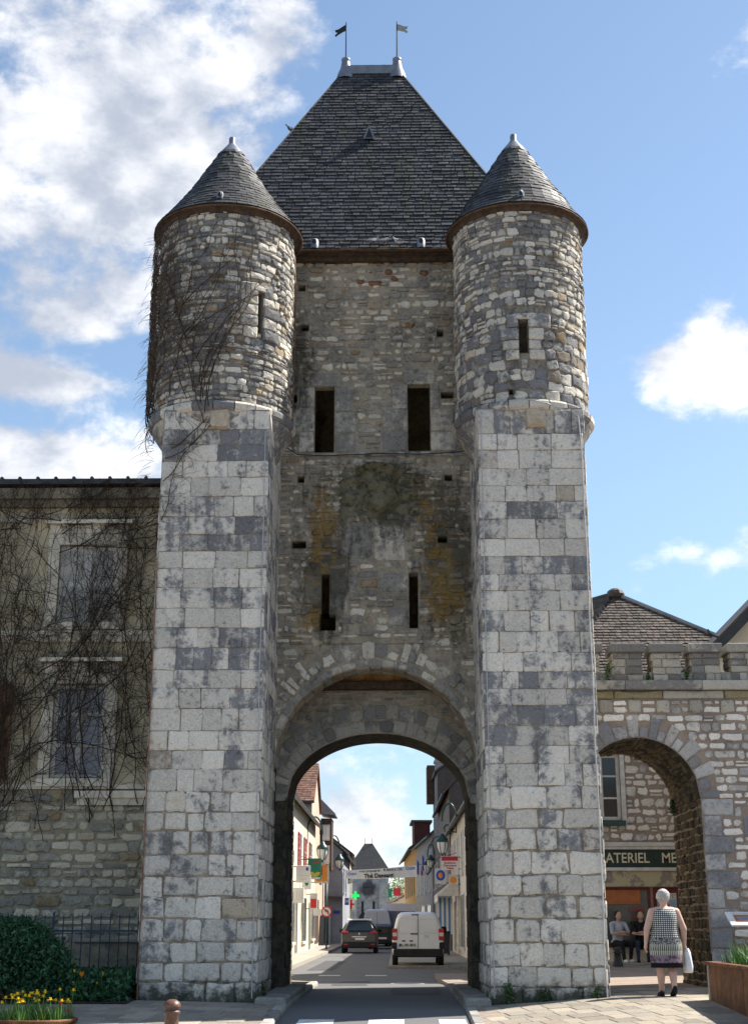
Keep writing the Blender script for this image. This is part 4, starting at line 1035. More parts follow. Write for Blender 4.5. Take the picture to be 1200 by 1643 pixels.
def dn(u, v): return 0.62 + 0.6 * smooth(v, 7.9, 8.6) + (0.3 if u < -6.1 or u > -4.6 else 0)
lmap2 = lambda u, v, d: lmap(u, v, d + 0.17 * smooth(v, 8.35, 8.66))
creeper('creeper', 'bare dark creeper spread over the ochre house wall and shutters', lmap2, st, (-8.6, -3.66, 2.0, 9.0), [(800, 16, 0.11, 0.0045, 0.3), (2000, 12, 0.085, 0.0028, 0.4)], 31, 'vine', 'vine', dens=dn, rad_k=1.5)
tmap = cyl_map(-2.80, 1.14, 1.26)
st = []
for k in range(24):
    st.append((rng.uniform(-2.3, 0.0), rng.uniform(9.2, 10.2), math.pi / 2 + rng.uniform(-0.35, 0.5), rng.randint(16, 28), rng.uniform(0.005, 0.010)))
for k in range(5): st.append((rng.uniform(-1.3, -0.3), rng.uniform(10.3, 11.4), rng.uniform(0.5, 1.3), 14, 0.009))
def dt(u, v): return 1.15 - 0.36 * (u + 2.3)
creeper('creeper', 'bare brown creeper clinging to the round turret on the left', tmap, st, (-2.6, 0.85, 9.1, 13.42), [(480, 12, 0.10, 0.004, 0.35), (1500, 10, 0.075, 0.0028, 0.45)], 37, 'vine', 'vine_pale', dens=dt)
# loose shoots standing off the turret against the sky, and the low creeper on the buttress
loose = MB()
for k in range(120):
    z = rng.uniform(8.3, 13.4); a = R(180 + rng.uniform(-14, 22)); p = Vector((-2.80 + 1.26 * math.cos(a), 1.14 + 1.26 * math.sin(a), z)); pts = [p.copy()]
    d = Vector((-1, rng.uniform(-0.4, 0.2), rng.uniform(-0.9, 0.7))).normalized()
    for i in range(rng.randint(4, 10)):
        p = p + d * 0.05; d = (d + Vector((rng.uniform(-.25, .2), rng.uniform(-.2, .2), -0.17))).normalized(); pts.append(p.copy())
    loose.tube(pts, [0.0035 * (1 - 0.7 * i / len(pts)) + 0.001 for i in range(len(pts))], 3, False)
o = loose.build('creeper_shoots', 'vine_pale'); tag(o, kind='stuff'); tag(o, 'loose creeper shoots hanging in the air off the left turret', 'creeper')
bmap = plane_map((0, 0, 0), (1, 0), (0, -1))
creeper('creeper', 'few thin creeper stems across the top blocks of the left buttress', bmap, [(-3.62, 8.3, 0.75, 10, 0.008), (-3.6, 8.7, 0.4, 9, 0.007), (-3.62, 7.6, 1.2, 9, 0.007), (-3.5, 8.9, 0.6, 10, 0.009)], (-3.66, -1.9, 7.2, 9.65), [(40, 8, 0.08, 0.004, 0.4)], 41, 'vine', 'vine_pale')

# ================================================================ crenellated wall with an arch on the right
rng = random.Random(51)
WY, WD = 2.4, 2.5
CXA, CRA, CZA = 4.59, 1.065, 3.20
rw = empty('crenellated_wall', (6.0, WY, 0), 0, 'pale rubble wall with arched gateway and battlements right of the tower', 'wall')
bpy.context.view_layer.update()
wmap = plane_map((0, WY, 0), (1, 0), (0, -1))
WX0, WX1, WT = 3.34, 13.0, 5.28
mbw = MB(); arcw = lambda x: CZA + math.sqrt(max(0, CRA ** 2 - (x - CXA) ** 2))
xs = frange(CXA - CRA, CXA + CRA, 32)
for a, b in zip(xs, xs[1:]):
    mbw.quad((a, WY, arcw(a)), (b, WY, arcw(b)), (b, WY, WT), (a, WY, WT)); mbw.quad((a, WY + WD, arcw(a)), (b, WY + WD, arcw(b)), (b, WY + WD, WT), (a, WY + WD, WT))
mbw.box(CXA + CRA, WX1, WY, WY + WD, -0.4, WT)
mbw.quad((WX0, WY, WT), (WX1, WY, WT), (WX1, WY + WD, WT), (WX0, WY + WD, WT))
wc = mbw.build('wall_core', 'mortar_pink'); child_of(wc, rw)
mbv = MB()
for a, b in zip(xs, xs[1:]): mbv.quad((b, WY, arcw(b)), (a, WY, arcw(a)), (a, WY + WD, arcw(a)), (b, WY + WD, arcw(b)))
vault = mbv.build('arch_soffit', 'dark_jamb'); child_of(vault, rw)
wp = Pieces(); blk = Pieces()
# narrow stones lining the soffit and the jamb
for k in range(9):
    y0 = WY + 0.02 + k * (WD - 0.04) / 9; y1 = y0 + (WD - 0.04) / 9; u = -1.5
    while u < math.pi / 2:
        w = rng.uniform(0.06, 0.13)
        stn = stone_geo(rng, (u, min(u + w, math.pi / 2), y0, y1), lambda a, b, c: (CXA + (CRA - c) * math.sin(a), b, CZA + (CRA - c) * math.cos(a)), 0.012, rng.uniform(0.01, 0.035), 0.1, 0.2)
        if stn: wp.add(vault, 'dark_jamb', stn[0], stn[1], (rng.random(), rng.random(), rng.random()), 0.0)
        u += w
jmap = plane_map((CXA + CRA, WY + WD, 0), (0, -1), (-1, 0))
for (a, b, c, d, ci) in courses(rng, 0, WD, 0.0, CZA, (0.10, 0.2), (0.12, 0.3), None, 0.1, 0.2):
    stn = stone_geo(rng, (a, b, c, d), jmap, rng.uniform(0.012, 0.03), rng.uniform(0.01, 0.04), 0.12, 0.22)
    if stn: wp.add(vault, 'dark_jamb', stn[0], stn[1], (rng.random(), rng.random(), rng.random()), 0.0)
# grey quoins beside the arch, radial voussoirs, then white rubble
quoin = []; z = 0.0; k = 0
while z < CZA - 0.02:
    h = min(rng.uniform(0.28, 0.36), CZA - z) if CZA - z > 0.45 else CZA - z
    w = 0.58 if k % 2 else 0.36; w += rng.uniform(-0.06, 0.06); x0 = CXA + CRA
    quoin.append((x0 + 0.004, x0 + w, z, z + h))
    if k % 2 == 0 and rng.random() < 0.8: quoin.append((x0 + w + 0.36, x0 + w + 0.36 + rng.uniform(0.3, 0.5), z, z + h))
    z += h; k += 1
for q in quoin:
    stn = stone_geo(rng, q, wmap, 0.022, 0.022, 0.04, 0.09); blk.add(wc, 'grey_block', stn[0], stn[1], (rng.uniform(0.3, 1), rng.random(), rng.random() * 0.6), (q[1] - q[0]) * (q[3] - q[2]) * 2)
wpm = polar(CXA, CZA, CRA, WY)
u = -1.2; long_ = True
while u < math.pi / 2 - 0.02:
    w = rng.uniform(0.12, 0.22); w = min(w, math.pi / 2 - u); L = 0.40 if long_ else 0.2
    stn = stone_geo(rng, (u, u + w, 0.0, L + rng.uniform(-0.03, 0.04)), wpm, 0.022, 0.024, 0.04, 0.1)
    if stn: blk.add(wc, 'grey_block', stn[0], stn[1], (rng.uniform(0.2, 0.95), rng.random(), rng.random() * 0.8), w * L * 3)
    u += w; long_ = not long_
corb = []
x = 3.95
while x < 7.6:
    corb.append((x, x + 0.24, 4.70, 4.94)); x += rng.uniform(0.46, 0.6)
for q in corb:
    stn = stone_geo(rng, q, wmap, 0.01, 0.05, 0.05, 0.12); blk.add(wc, 'parapet', stn[0], stn[1], (rng.random() * 0.6, rng.random(), rng.random()), 0.2)
def w_block(v0, v1):
    out = [(q[0] - 0.005, q[1] + 0.005) for q in quoin + corb if q[2] < v1 - 0.03 and q[3] > v0 + 0.03]
    for zz in (v0 + 0.02, v1):
        kk = zz - CZA
        if zz >= CZA - 0.02 and kk < CRA + 0.30:
            w = math.sqrt((CRA + 0.30) ** 2 - kk * kk); out.append((CXA - w, CXA + w))
        elif zz < CZA: out.append((0, CXA + CRA))
    return out
for (a, b, c, d, ci) in courses(rng, 3.4, 8.4, 0.0, 4.94, (0.11, 0.19), (0.14, 0.40), w_block, 0.05, 0.15):
    stn = stone_geo(rng, (a, b, c, d), wmap, rng.uniform(0.022, 0.05), rng.uniform(0.012, 0.035), 0.11, 0.26)
    if stn: wp.add(wc, 'white_rubble', stn[0], stn[1], (rng.random() * 0.8, rng.random(), rng.random() ** 3), (b - a) * (d - c) * (1 if b < 6.7 else 0))
wp.emit('rubble_stone', 'rubble_stones', 290)
# string course, cornice and battlements
x = 3.36
while x < 12.5:
    L = rng.uniform(0.8, 1.3)
    stn = stone_geo(rng, (x, x + L, 4.95, 5.10), wmap, 0.012, 0.06, 0.03, 0.06); blk.add(wc, 'parapet', stn[0], stn[1], (rng.random() * 0.6, rng.random(), 0.5 + rng.random() * 0.5), 0.3)
    x += L
x = 3.36
while x < 12.5:
    L = rng.uniform(0.9, 1.4)
    blk.add(wc, 'parapet', *(lambda m: (m.v, m.f))(MB().box(x + 0.004, x + L - 0.004, WY - 0.16, WY + 0.3, 5.105, 5.27, ch=0.012)), (rng.random(), rng.random(), rng.random() * 0.6), 0.3)
    x += L
pw = MB().box(WX0, WX1, WY + 0.02, WY + 0.40, 5.27, 5.44).build('parapet_base', 'parapet'); child_of(pw, rw)
for mi, (a, b) in enumerate(((3.62, 4.0), (4.24, 4.77), (4.95, 5.46), (5.65, 6.16), (6.35, 6.86), (7.05, 7.56), (7.75, 8.26), (8.5, 9.0))):
    mm = MB().box(a + 0.01, b - 0.01, WY + 0.01, WY + 0.50, 5.27, 5.80, (0.5, 0.5, 0.3)).build('merlon', 'mortar_wall'); child_of(mm, rw)
    mmap = plane_map((0, WY, 0), (1, 0), (0, -1)); smap = plane_map((a, WY + 0.5, 0), (0, -1), (-1, 0))
    for (p, q, c, d, ci) in courses(rng, a, b, 5.275, 5.79, (0.11, 0.16), (0.14, 0.32)):
        stn = stone_geo(rng, (p, q, c, d), mmap, 0.012, 0.022, 0.05, 0.12); blk.add(mm, 'parapet', stn[0], stn[1], (rng.random(), rng.random(), rng.random() * 0.7), 0.02 * (q - p))
    for (p, q, c, d, ci) in courses(rng, 0, 0.5, 5.275, 5.79, (0.11, 0.16), (0.18, 0.3)):
        stn = stone_geo(rng, (p, q, c, d), smap, 0.012, 0.02, 0.05, 0.12); blk.add(mm, 'parapet', stn[0], stn[1], (rng.random(), rng.random(), 0.6 + 0.4 * rng.random()), 0.0001)
    capm = MB().box(a - 0.05, b + 0.05, WY - 0.07, WY + 0.56, 5.80, 5.96, (rng.random(), rng.random(), 0.4), 0.015).build('coping_stone', 'parapet', mm)
blk.emit('dressed_block', 'dressed_blocks', 200)

def leaf_mass(n, pos_f, size, rg, elong=1.0):
    mb = MB()
    for k in range(n):
        p = Vector(pos_f(rg)); a = Vector((rg.gauss(0, 1), rg.gauss(0, 1), rg.gauss(0, 1) + 0.3)).normalized(); b = a.orthogonal().normalized()
        b = (b * math.cos(k) + a.cross(b) * math.sin(k)); s = size * rg.uniform(0.5, 1.3)
        mb.raw([p - b * s * 0.35, p + a * s * 0.5 * elong, p + b * s * 0.35, p - a * s * 0.35 * elong], [(0, 1, 2, 3)], (rg.random(), rg.random(), 0.5))
    return mb
def weed(loc, w, h, n, label, mat='leaf_weed'):
    rg = random.Random(hash(label) % 1000 if False else int(abs(loc[0] * 37 + loc[2] * 91)))
    def pf(r_):
        t = r_.random(); return (loc[0] + r_.gauss(0, w * (0.3 + 0.3 * (1 - t))), loc[1] - r_.random() * 0.08, loc[2] + h * t)
    e = empty('wall_plant', loc, 0, label, 'plant'); bpy.context.view_layer.update()
    child_of(leaf_mass(n, pf, 0.05, rg).build('leaves', mat), e)
    sm = MB()
    for k in range(5): sm.tube([loc, (loc[0] + rg.gauss(0, w * 0.4), loc[1] - 0.04, loc[2] + h * 0.8)], 0.004, 3)
    child_of(sm.build('stem', 'vine'), e)
weed((4.12, WY - 0.05, 5.28), 0.06, 0.30, 120, 'grass tuft growing on the cornice beside the first merlon', 'leaf_weed')
weed((4.86, WY + 0.02, 5.3), 0.05, 0.12, 60, 'small green weed in the gap between the second and third merlons')
weed((5.55, WY + 0.02, 5.3), 0.06, 0.14, 60, 'small green weed in the gap between the third and fourth merlons')
weed((5.58, WY + 2.2, 3.1), 0.07, 0.26, 160, 'dark leafy weed growing from the jamb under the right arch', 'leaf_dark')
weed((2.02, -0.05, -0.1), 0.12, 0.32, 160, 'green weeds at the left foot of the right buttress', 'leaf_weed')
weed((2.55, -0.05, -0.06), 0.12, 0.2, 140, 'green weeds at the middle of the right buttress foot', 'leaf_weed')
weed((3.35, -0.05, 0.0), 0.08, 0.16, 80, 'little weeds at the right foot of the right buttress', 'leaf_weed')
weed((-1.74, 0.2, -0.05), 0.06, 0.28, 90, 'weeds beside the left buttress at the passage edge', 'leaf_weed')

# ================================================================ shop behind the right arch
rng = random.Random(61)
SY = 15.0
shop = empty('corner_shop', (9.0, SY, 0.1), 0, 'stone fronted corner shop with dark green fascia sign behind the arch', 'shop')
bpy.context.view_layer.update()
smap_ = plane_map((0, SY, 0), (1, 0), (0, -1))
sh_holes = [(5.30, 6.28, 3.72, 5.45, 0.25), (8.6, 9.6, 3.72, 5.45, .25), (5.2, 6.92, 0.52, 2.0, 0.3), (6.98, 7.72, 0.16, 2.0, 0.3)]
sw = core(smap_, [3.9, 8, 14], [0.0, 3, 6.35], sh_holes, 0.3, 'wall', 'mortar_pink', None); child_of(sw, shop)
child_of(MB().box(3.92, 14, SY + 0.32, SY + 9, 0, 6.35).build('shop_body', 'render_grey'), shop)
sp_ = Pieces()
def s_block(v0, v1): return [(h[0] - 0.12, h[1] + 0.12) for h in sh_holes if h[2] < v1 and h[3] > v0]
for (a, b, c, d, ci) in courses(rng, 4.0, 10.0, 3.18, 6.3, (0.16, 0.28), (0.18, 0.42), s_block, 0.15, 0.2):
    stn = stone_geo(rng, (a, b, c, d), smap_, rng.uniform(0.035, 0.06), rng.uniform(0.012, 0.03), 0.14, 0.3)
    if stn: sp_.add(sw, 'white_rubble', stn[0], stn[1], (rng.random() * 0.6, rng.random(), rng.random() ** 3), (b - a) * (d - c) if 5.7 < b and a < 8 and d < 6 else 0)
sp_.emit('rubble_stone', 'rubble_stones', 110)
def sash(par, a, b, c, d, y, cols, rows, fm, gm, t=0.07):
    f_ = MB().box(a, a + t, y - 0.05, y, c, d).box(b - t, b, y - 0.05, y, c, d).box(a + t, b - t, y - 0.05, y, d - t, d).box(a + t, b - t, y - 0.05, y, c, c + t)
    for i in range(1, cols): x = a + (b - a) * i / cols; f_.box(x - t * 0.4, x + t * 0.4, y - 0.045, y, c + t, d - t)
    for i in range(1, rows): z = c + (d - c) * i / rows; f_.box(a + t, b - t, y - 0.04, y, z - t * 0.25, z + t * 0.25)
    w = f_.build('window', fm); child_of(w, par)
    p = MB().quad((a + t * 0.5, y - 0.015, c + t * .5), (b - t * .5, y - 0.015, c + t * .5), (b - t * .5, y - 0.015, d - t * .5), (a + t * .5, y - 0.015, d - t * .5)).build('pane', gm); p.parent = w
    return w
ww = sash(shop, 5.30, 6.28, 3.72, 5.45, SY + 0.14, 2, 3, 'white_old', 'glass_dark', 0.09)
MB().box(6.28, 6.40, SY - 0.05, SY + 0.02, 3.55, 5.5).box(5.2, 5.30, SY - 0.05, SY + 0.02, 3.55, 5.5).box(5.2, 6.4, SY - 0.05, SY + .02, 5.45, 5.58).build('window_surround', 'white_old', ww)
MB().box(5.2, 6.36, SY - 0.14, SY + 0.0, 3.56, 3.70).build('sill', 'green_paint', ww)
sash(shop, 8.6, 9.6, 3.72, 5.45, SY + 0.14, 2, 3, 'white_old', 'glass_dark', 0.09)
child_of(MB().box(4.2, 9.5, SY - 0.16, SY, 3.04, 3.14).box(4.2, 9.5, SY - 0.12, SY, 2.96, 3.04).box(4.2, 9.5, SY - 0.10, SY, 2.42, 2.50).build('fascia_moulding', 'white_old'), shop)
fas = MB().box(4.2, 9.5, SY - 0.08, SY, 2.50, 2.96).build('fascia_board', 'sign_green_dark'); child_of(fas, shop)
child_of(MB().box(4.2, 9.5, SY - 0.03, SY + .01, 2.02, 2.42).build('painted_band', 'old_paint_band'), shop)
bpy.context.view_layer.update()
text(None, 'MATERIEL', 0.36, 'letter_gold', (6.93, SY - 0.086, 2.73), (R(90), 0, 0), None, 0.004, 0.88, 'lettering', 'RIGHT', 0.004); child_of(bpy.data.objects['lettering'], shop)
t2 = text(None, 'MENAGER', 0.36, 'letter_gold', (7.24, SY - 0.086, 2.73), (R(90), 0, 0), None, 0.004, 0.88, 'lettering', 'LEFT', 0.004); child_of(t2, shop)
dw = sash(shop, 5.2, 6.92, 0.52, 2.0, SY + 0.1, 1, 1, 'door_red', 'glass_grey', 0.07)
MB().box(5.75, 6.66, SY + 0.06, SY + 0.08, 1.58, 1.94).build('poster', 'poster_orange', dw)
dr = MB().box(6.98, 7.72, SY + 0.08, SY + 0.14, 0.16, 2.0).build('door', 'door_red'); child_of(dr, shop)
MB().box(7.09, 7.60, SY + 0.05, SY + 0.08, 0.75, 1.86).build('poster', 'poster_blue', dr)
MB().box(7.10, 7.59, SY + 0.042, SY + 0.05, 1.70, 1.85).build('poster_heading', 'white_old', dr)
for z in (1.52, 1.32, 1.22): MB().box(7.13, 7.40, SY + 0.042, SY + 0.05, z, z + 0.06).build('poster_strip', 'letter_red', dr)
text(None, "PLEIN L'", 0.13, 'letter_black', (7.34, SY + 0.04, 1.775), (R(90), 0, 0), dr, 0.001, 0.95)
t3 = text(None, 'Color\nSun', 0.17, 'letter_red', (6.55, SY + 0.045, 1.36), (R(90), 0, 0), dw, 0.001, 1.0)
MB().box(6.35, 6.78, SY + 0.05, SY + 0.06, 1.06, 1.16).build('price_strip', 'leaf_weed', dw)
child_of(MB().box(7.80, 9.4, SY - 0.02, SY + 0.02, 0.1, 2.0).build('slatted_panel', 'white_old'), shop)
for z in frange(0.2, 1.95, 14): child_of(MB().box(7.80, 9.4, SY - 0.05, SY - 0.02, z, z + 0.09).build('slat', 'render_grey'), shop)
child_of(MB().box(5.1, 6.95, SY - 0.35, SY + 0.0, 0.1, 0.50, ch=0.02).build('stone_sill', 'trim_cream'), shop)
child_of(MB().box(4.2, 9.0, SY - 1.2, SY - 0.4, -0.1, 0.16, ch=0.02).build('door_step', 'kerb'), shop)
# tiled roof of the shop: hip towards us
A = (7.07, 19.0, 10.76); B = (4.5, 22.6, 10.7); FLc = (3.7, 14.6, 6.25); FRc = (14.3, 14.6, 6.25); BRc = (14.3, 24, 6.25); BLc = (3.7, 24.5, 6.25)
rf = MB().raw([FLc, FRc, A], [(0, 1, 2)]).raw([FRc, BRc, A], [(0, 1, 2)]).raw([FLc, A, B, BLc], [(0, 1, 2, 3)]).raw([A, BRc, BLc, B], [(0, 1, 2, 3)]).build('roof', 'tile_brown'); child_of(rf, shop)
tp = Pieces()
slate_face(rf, tp, 'tile_brown', FLc, FRc, A, A, 0.15, (0.17, 0.2), 71, 0.0, 0.03)
slate_face(rf, tp, 'tile_brown', BLc, FLc, A, B, 0.15, (0.25, 0.3), 72, 0.0, 0.03)
tp.emit('roof_tile', 'roof_tiles', 0)
MB().tube([Vector(A) + Vector((0, 0, .04)), Vector(FRc) + Vector((0, 0, .04))], 0.07, 6).build('hip_tile', 'render_grey', rf)
MB().tube([Vector(A) + Vector((0, 0, .04)), Vector(B) + Vector((0, 0, .04))], 0.09, 6).build('ridge_tile', 'tile_brown', rf)
MB().ball((A[0], A[1], A[2] + 0.02), 0.28, 0.28, 0.2).build('apex_cap', 'tile_brown', rf)
# cream house with dark verge at the right edge
ch = empty('cream_house', (12, 12, 0), 0, 'cream rendered house with dark sloping verge at the right edge', 'house'); bpy.context.view_layer.update()
child_of(MB().extrude([(8.45, 12, 0), (8.45, 12, 7.75), (12.2, 12, 11.45), (16, 12, 7.7), (16, 12, 0)], (0, 5, 0)).build('wall', 'render_cream'), ch)
rf2 = MB().extrude([(8.02, 11.6, 7.62), (12.2, 11.6, 11.72), (12.2, 11.6, 11.5), (8.1, 11.6, 7.45)], (0, 6, 0)).extrude([(16.4, 11.6, 7.62), (12.2, 11.6, 11.72), (12.2, 11.6, 11.5), (16.3, 11.6, 7.45)], (0, 6, 0)).build('roof', 'tile_brown'); child_of(rf2, ch)
MB().extrude([(8.0, 11.55, 7.50), (12.2, 11.55, 11.60), (12.2, 11.55, 11.40), (8.08, 11.55, 7.30)], (0, 0.05, 0)).build('verge_board', 'zinc', rf2)
MB().tube([(8.35, 11.6, 7.95), (8.25, 11.6, 7.98), (8.14, 11.6, 8.05), (8.11, 11.6, 8.14)], 0.03, 5).build('roof_hook', 'zinc', rf2)

# ================================================================ houses along the street behind the gate
rng = random.Random(81)
def wall_frame(p0, p1):
    """u runs along the facade from p0 to p1, d points to the street"""
    p0, p1 = Vector((*p0, 0)), Vector((*p1, 0)); ux = (p1 - p0).normalized(); return p0, ux, (p1 - p0).length
def street_house(name, label, p0, p1, outn, depth, z0, eave, ridge, wall, roofm, wins=(), shutter=None, over=0.3, group=None, tile=0.0, chim=()):
    """p0,p1: ends of the facade on the street; outn: +1 when the street lies to the right of p0->p1"""
    o, ux, L = wall_frame(p0, p1); n = Vector((ux.y, -ux.x, 0)) * outn; up = Vector((0, 0, 1))
    root = empty(name, (p0[0], p0[1], z0), 0, label, 'house', group)
    loc = Vector(root.location)
    P = lambda u, d, z: o + ux * u + n * d + up * z - loc
    def bx(mb, u0, u1, d0, d1, za, zb):
        v = [P(u, d, z) for z in (za, zb) for u, d in ((u0, d0), (u1, d0), (u1, d1), (u0, d1))]
        return mb.raw(v, [(3, 2, 1, 0), (4, 5, 6, 7), (0, 1, 5, 4), (1, 2, 6, 5), (2, 3, 7, 6), (3, 0, 4, 7)])
    h = depth / 2
    w = MB(); sec = [(0, z0 - 0.3), (0, eave), (-h, ridge), (-depth, eave), (-depth, z0 - 0.3)]
    w.extrude([P(0, d, z) for d, z in sec], ux * L).build('wall', wall, root)
    k = (ridge - eave) / h
    rf = MB()
    for s0, s1 in ((over, -h), (-depth - over, -h)):
        e0 = eave - over * k if True else eave
        rf.extrude([P(-0.15, s0, e0 + 0.03), P(-0.15, s1, ridge + 0.03), P(-0.15, s1, ridge + 0.17), P(-0.15, s0, e0 + 0.16)], ux * (L + 0.3))
    ro = rf.build('roof', roofm, root)
    if tile:
        tl = Pieces(); M4 = Matrix.Translation(-loc)
        a, b, c, d = P(-0.15, over, eave - over * k + 0.165), P(L + 0.15, over, eave - over * k + 0.165), P(L + 0.15, -h, ridge + 0.175), P(-0.15, -h, ridge + 0.175)
        q = (a, b, c, d) if outn > 0 else (b, a, d, c)
        slate_face(ro, tl, roofm, *q, tile, (0.22, 0.3), 5, 0, 0.03); tl.emit('roof_tile', 'roof_tiles', 0)
    bx(MB(), 0.0, L, over - 0.02, over + 0.10, eave - over * k - 0.02, eave - over * k + 0.10).build('gutter', 'zinc', ro)
    for (u, d, w_, zt) in chim:
        c_ = bx(MB(), u, u + w_, -h + d, -h + d + 0.55, ridge - 0.9, zt); bx(c_, u - 0.05, u + w_ + 0.05, -h + d - 0.05, -h + d + 0.6, zt, zt + 0.1); cho = c_.build('chimney', 'tile_brown', ro)
        MB().lathe(P(u + w_ / 2, -h + d + 0.27, zt + 0.1), [(0.11, 0), (0.09, 0.35), (0, 0.36)], 8).build('chimney_pot', 'tile_red', cho)
    for (u0, u1, za, zb, kind) in wins:
        t = 0.07; f_ = MB()
        if kind == 'd': t = 0.05
        bx(f_, u0 - t, u0, -0.02, 0.05, za, zb + t); bx(f_, u1, u1 + t, -0.02, 0.05, za, zb + t); bx(f_, u0, u1, -0.02, 0.05, zb, zb + t)
        if kind != 'd': bx(f_, u0 - t - 0.05, u1 + t + 0.05, -0.02, 0.12, za - 0.1, za)
        um = (u0 + u1) / 2; bx(f_, um - 0.03, um + 0.03, 0.004, 0.03, za, zb)
        if kind == 'w': bx(f_, u0, u1, 0.004, 0.025, za + (zb - za) * 0.62, za + (zb - za) * 0.62 + 0.05)
        wo = f_.build('door' if kind == 'd' else 'window', 'white_old', root)
        bx(MB(), u0, u1, -0.02, 0.004, za, zb).build('pane', 'glass_dark' if kind != 'd' else 'glass_grey', wo)
        if shutter and kind == 'w':
            sw_ = (u1 - u0) * 0.48
            for s in (u0 - t - sw_, u1 + t):
                sm_ = bx(MB(), s, s + sw_, 0.0, 0.05, za, zb)
                for q in frange(za + 0.08, zb - 0.12, 7): bx(sm_, s + 0.05, s + sw_ - 0.05, 0.05, 0.062, q, q + 0.06)
                sm_.build('shutter', shutter, wo)
    return root, P, bx
def wrow(L, n, za, zb, w, kind='w', m0=0.8):
    s = (L - 2 * m0) / max(1, n - 1) if n > 1 else 0
    return [(m0 + s * i - w / 2 + 0.3, m0 + s * i + w / 2 + 0.3, za, zb, kind) for i in range(n)]
SZ = -0.22
# left side, near to far (the street is on their right)
h1, P1, b1 = street_house('town_house', 'sunlit cream house with dark red shutters on the left of the street', (-4.3, 14), (-4.3, 58), 1, 8, SZ, 6.45, 9.2, 'render_cream', 'slate',
    [(u, u + 1.0, 3.35, 5.2, 'w') for u in (4, 9, 14, 19, 24, 30.2, 34.3, 38.6)] + [(u, u + 1.6, 0.3, 2.2, 's') for u in (5, 12, 19, 26)] + [(28.5, 29.6, -0.2, 2.0, 'd'), (33, 36, 0.25, 2.3, 's'), (38.5, 39.5, -0.2, 2.1, 'd'), (40.6, 43, 0.3, 2.3, 's')], 'shutter_red')
h2, P2, b2 = street_house('town_house', 'tall house with red brown tiled roof behind the cream house on the left', (-10.0, 58.4), (-4.55, 58.4), 1, 8.0, SZ, 7.9, 10.3, 'render_pink', 'tile_red', [], None, 0.35, tile=0.24, chim=((4.0, 0.0, 0.7, 10.9),))
lo = Vector(h2.location)
MB().box(-4.5 - lo.x - 3, -4.58 - lo.x, 66.6 - lo.y, 74.0 - lo.y, -0.3, 7.6).build('rear_wing', 'render_pink', h2)
MB().box(-4.56 - lo.x, -4.50 - lo.x, 59.0 - lo.y, 66.0 - lo.y, 0.2, 2.7).build('shopfront', 'timber_dark', h2)
orl = MB().box(-4.55 - lo.x, -3.85 - lo.x, 68.0 - lo.y, 70.6 - lo.y, 4.6, 7.8); oo = orl.build('oriel', 'timber_dark', h2)
MB().extrude([Vector((-4.55, 67.6, 8.8)) - lo, Vector((-3.6, 67.6, 7.85)) - lo, Vector((-3.6, 67.6, 7.75)) - lo, Vector((-4.55, 67.6, 7.85)) - lo], (0, 3.4, 0)).build('oriel_roof', 'lead', oo)
for za, zb in ((6.4, 7.4), (5.0, 6.1)):
    MB().box(-4.45 - lo.x, -3.95 - lo.x, 67.93 - lo.y, 68.0 - lo.y, za, zb).build('oriel_window', 'white_old', oo)
    for xa in (-4.40, -4.18): MB().box(xa - lo.x, xa + 0.18 - lo.x, 67.91 - lo.y, 67.93 - lo.y, za + 0.08, zb - 0.08).build('pane', 'frosted_glass', oo)
h3, P3, b3 = street_house('town_house', 'blue grey gabled house end facing the gate, shop door below', (-3.45, 76), (-3.45, 92), 1, 9, SZ, 5.9, 9.8, 'render_blue_grey', 'slate', [(2, 3, 3.2, 4.8, 'w'), (6, 7, 3.2, 4.8, 'w')], None)
lo = Vector(h3.location)
MB().extrude([Vector((-5.0, 75.98, -0.2)) - lo, Vector((-4.35, 75.98, -0.2)) - lo, Vector((-4.35, 75.98, 2.0)) - lo, Vector((-5.0, 75.98, 2.0)) - lo], (0, -0.08, 0)).build('door', 'glass_grey', h3)
MB().extrude([Vector((-4.35, 75.98, -0.2)) - lo, Vector((-4.22, 75.98, -0.2)) - lo, Vector((-4.22, 75.98, 2.1)) - lo, Vector((-4.35, 75.98, 2.1)) - lo], (0, -0.1, 0)).build('door_post', 'white_old', h3)
MB().extrude([Vector((-5.2, 75.98, 2.7)) - lo, Vector((-3.5, 75.98, 2.7)) - lo, Vector((-3.5, 75.98, 2.85)) - lo, Vector((-5.2, 75.98, 2.95)) - lo], (0, -0.5, 0)).build('canopy', 'tile_brown', h3)
MB().extrude([Vector((-4.05, 75.98, 1.75)) - lo, Vector((-3.6, 75.98, 1.75)) - lo, Vector((-3.6, 75.98, 1.95)) - lo, Vector((-4.05, 75.98, 1.95)) - lo], (0, -0.03, 0)).build('street_name_plate', 'sign_blue', h3)
h4, P4, b4 = street_house('town_house', 'far cream house past the blue grey gable on the left', (-3.5, 92.3), (-4.1, 118), 1, 8, SZ, 6.6, 9.6, 'render_cream', 'tile_brown', [(u, u + 1.1, 3.2, 5.0, 'w') for u in (2, 7, 12, 17, 22)] + [(u, u + 2, 0.2, 2.2, 's') for u in (2, 8, 14, 20)], 'shutter_grey', chim=((2, 0, 1, 10.6),))
h5, P5, b5 = street_house('town_house', 'distant white house far down the left side of the street', (-4.2, 119), (-6.2, 170), 1, 8, SZ, 6.2, 9.0, 'render_white', 'tile_brown', [(u, u + 1.2, 3.2, 5.0, 'w') for u in (3, 10, 17, 24, 31)], 'shutter_grey')
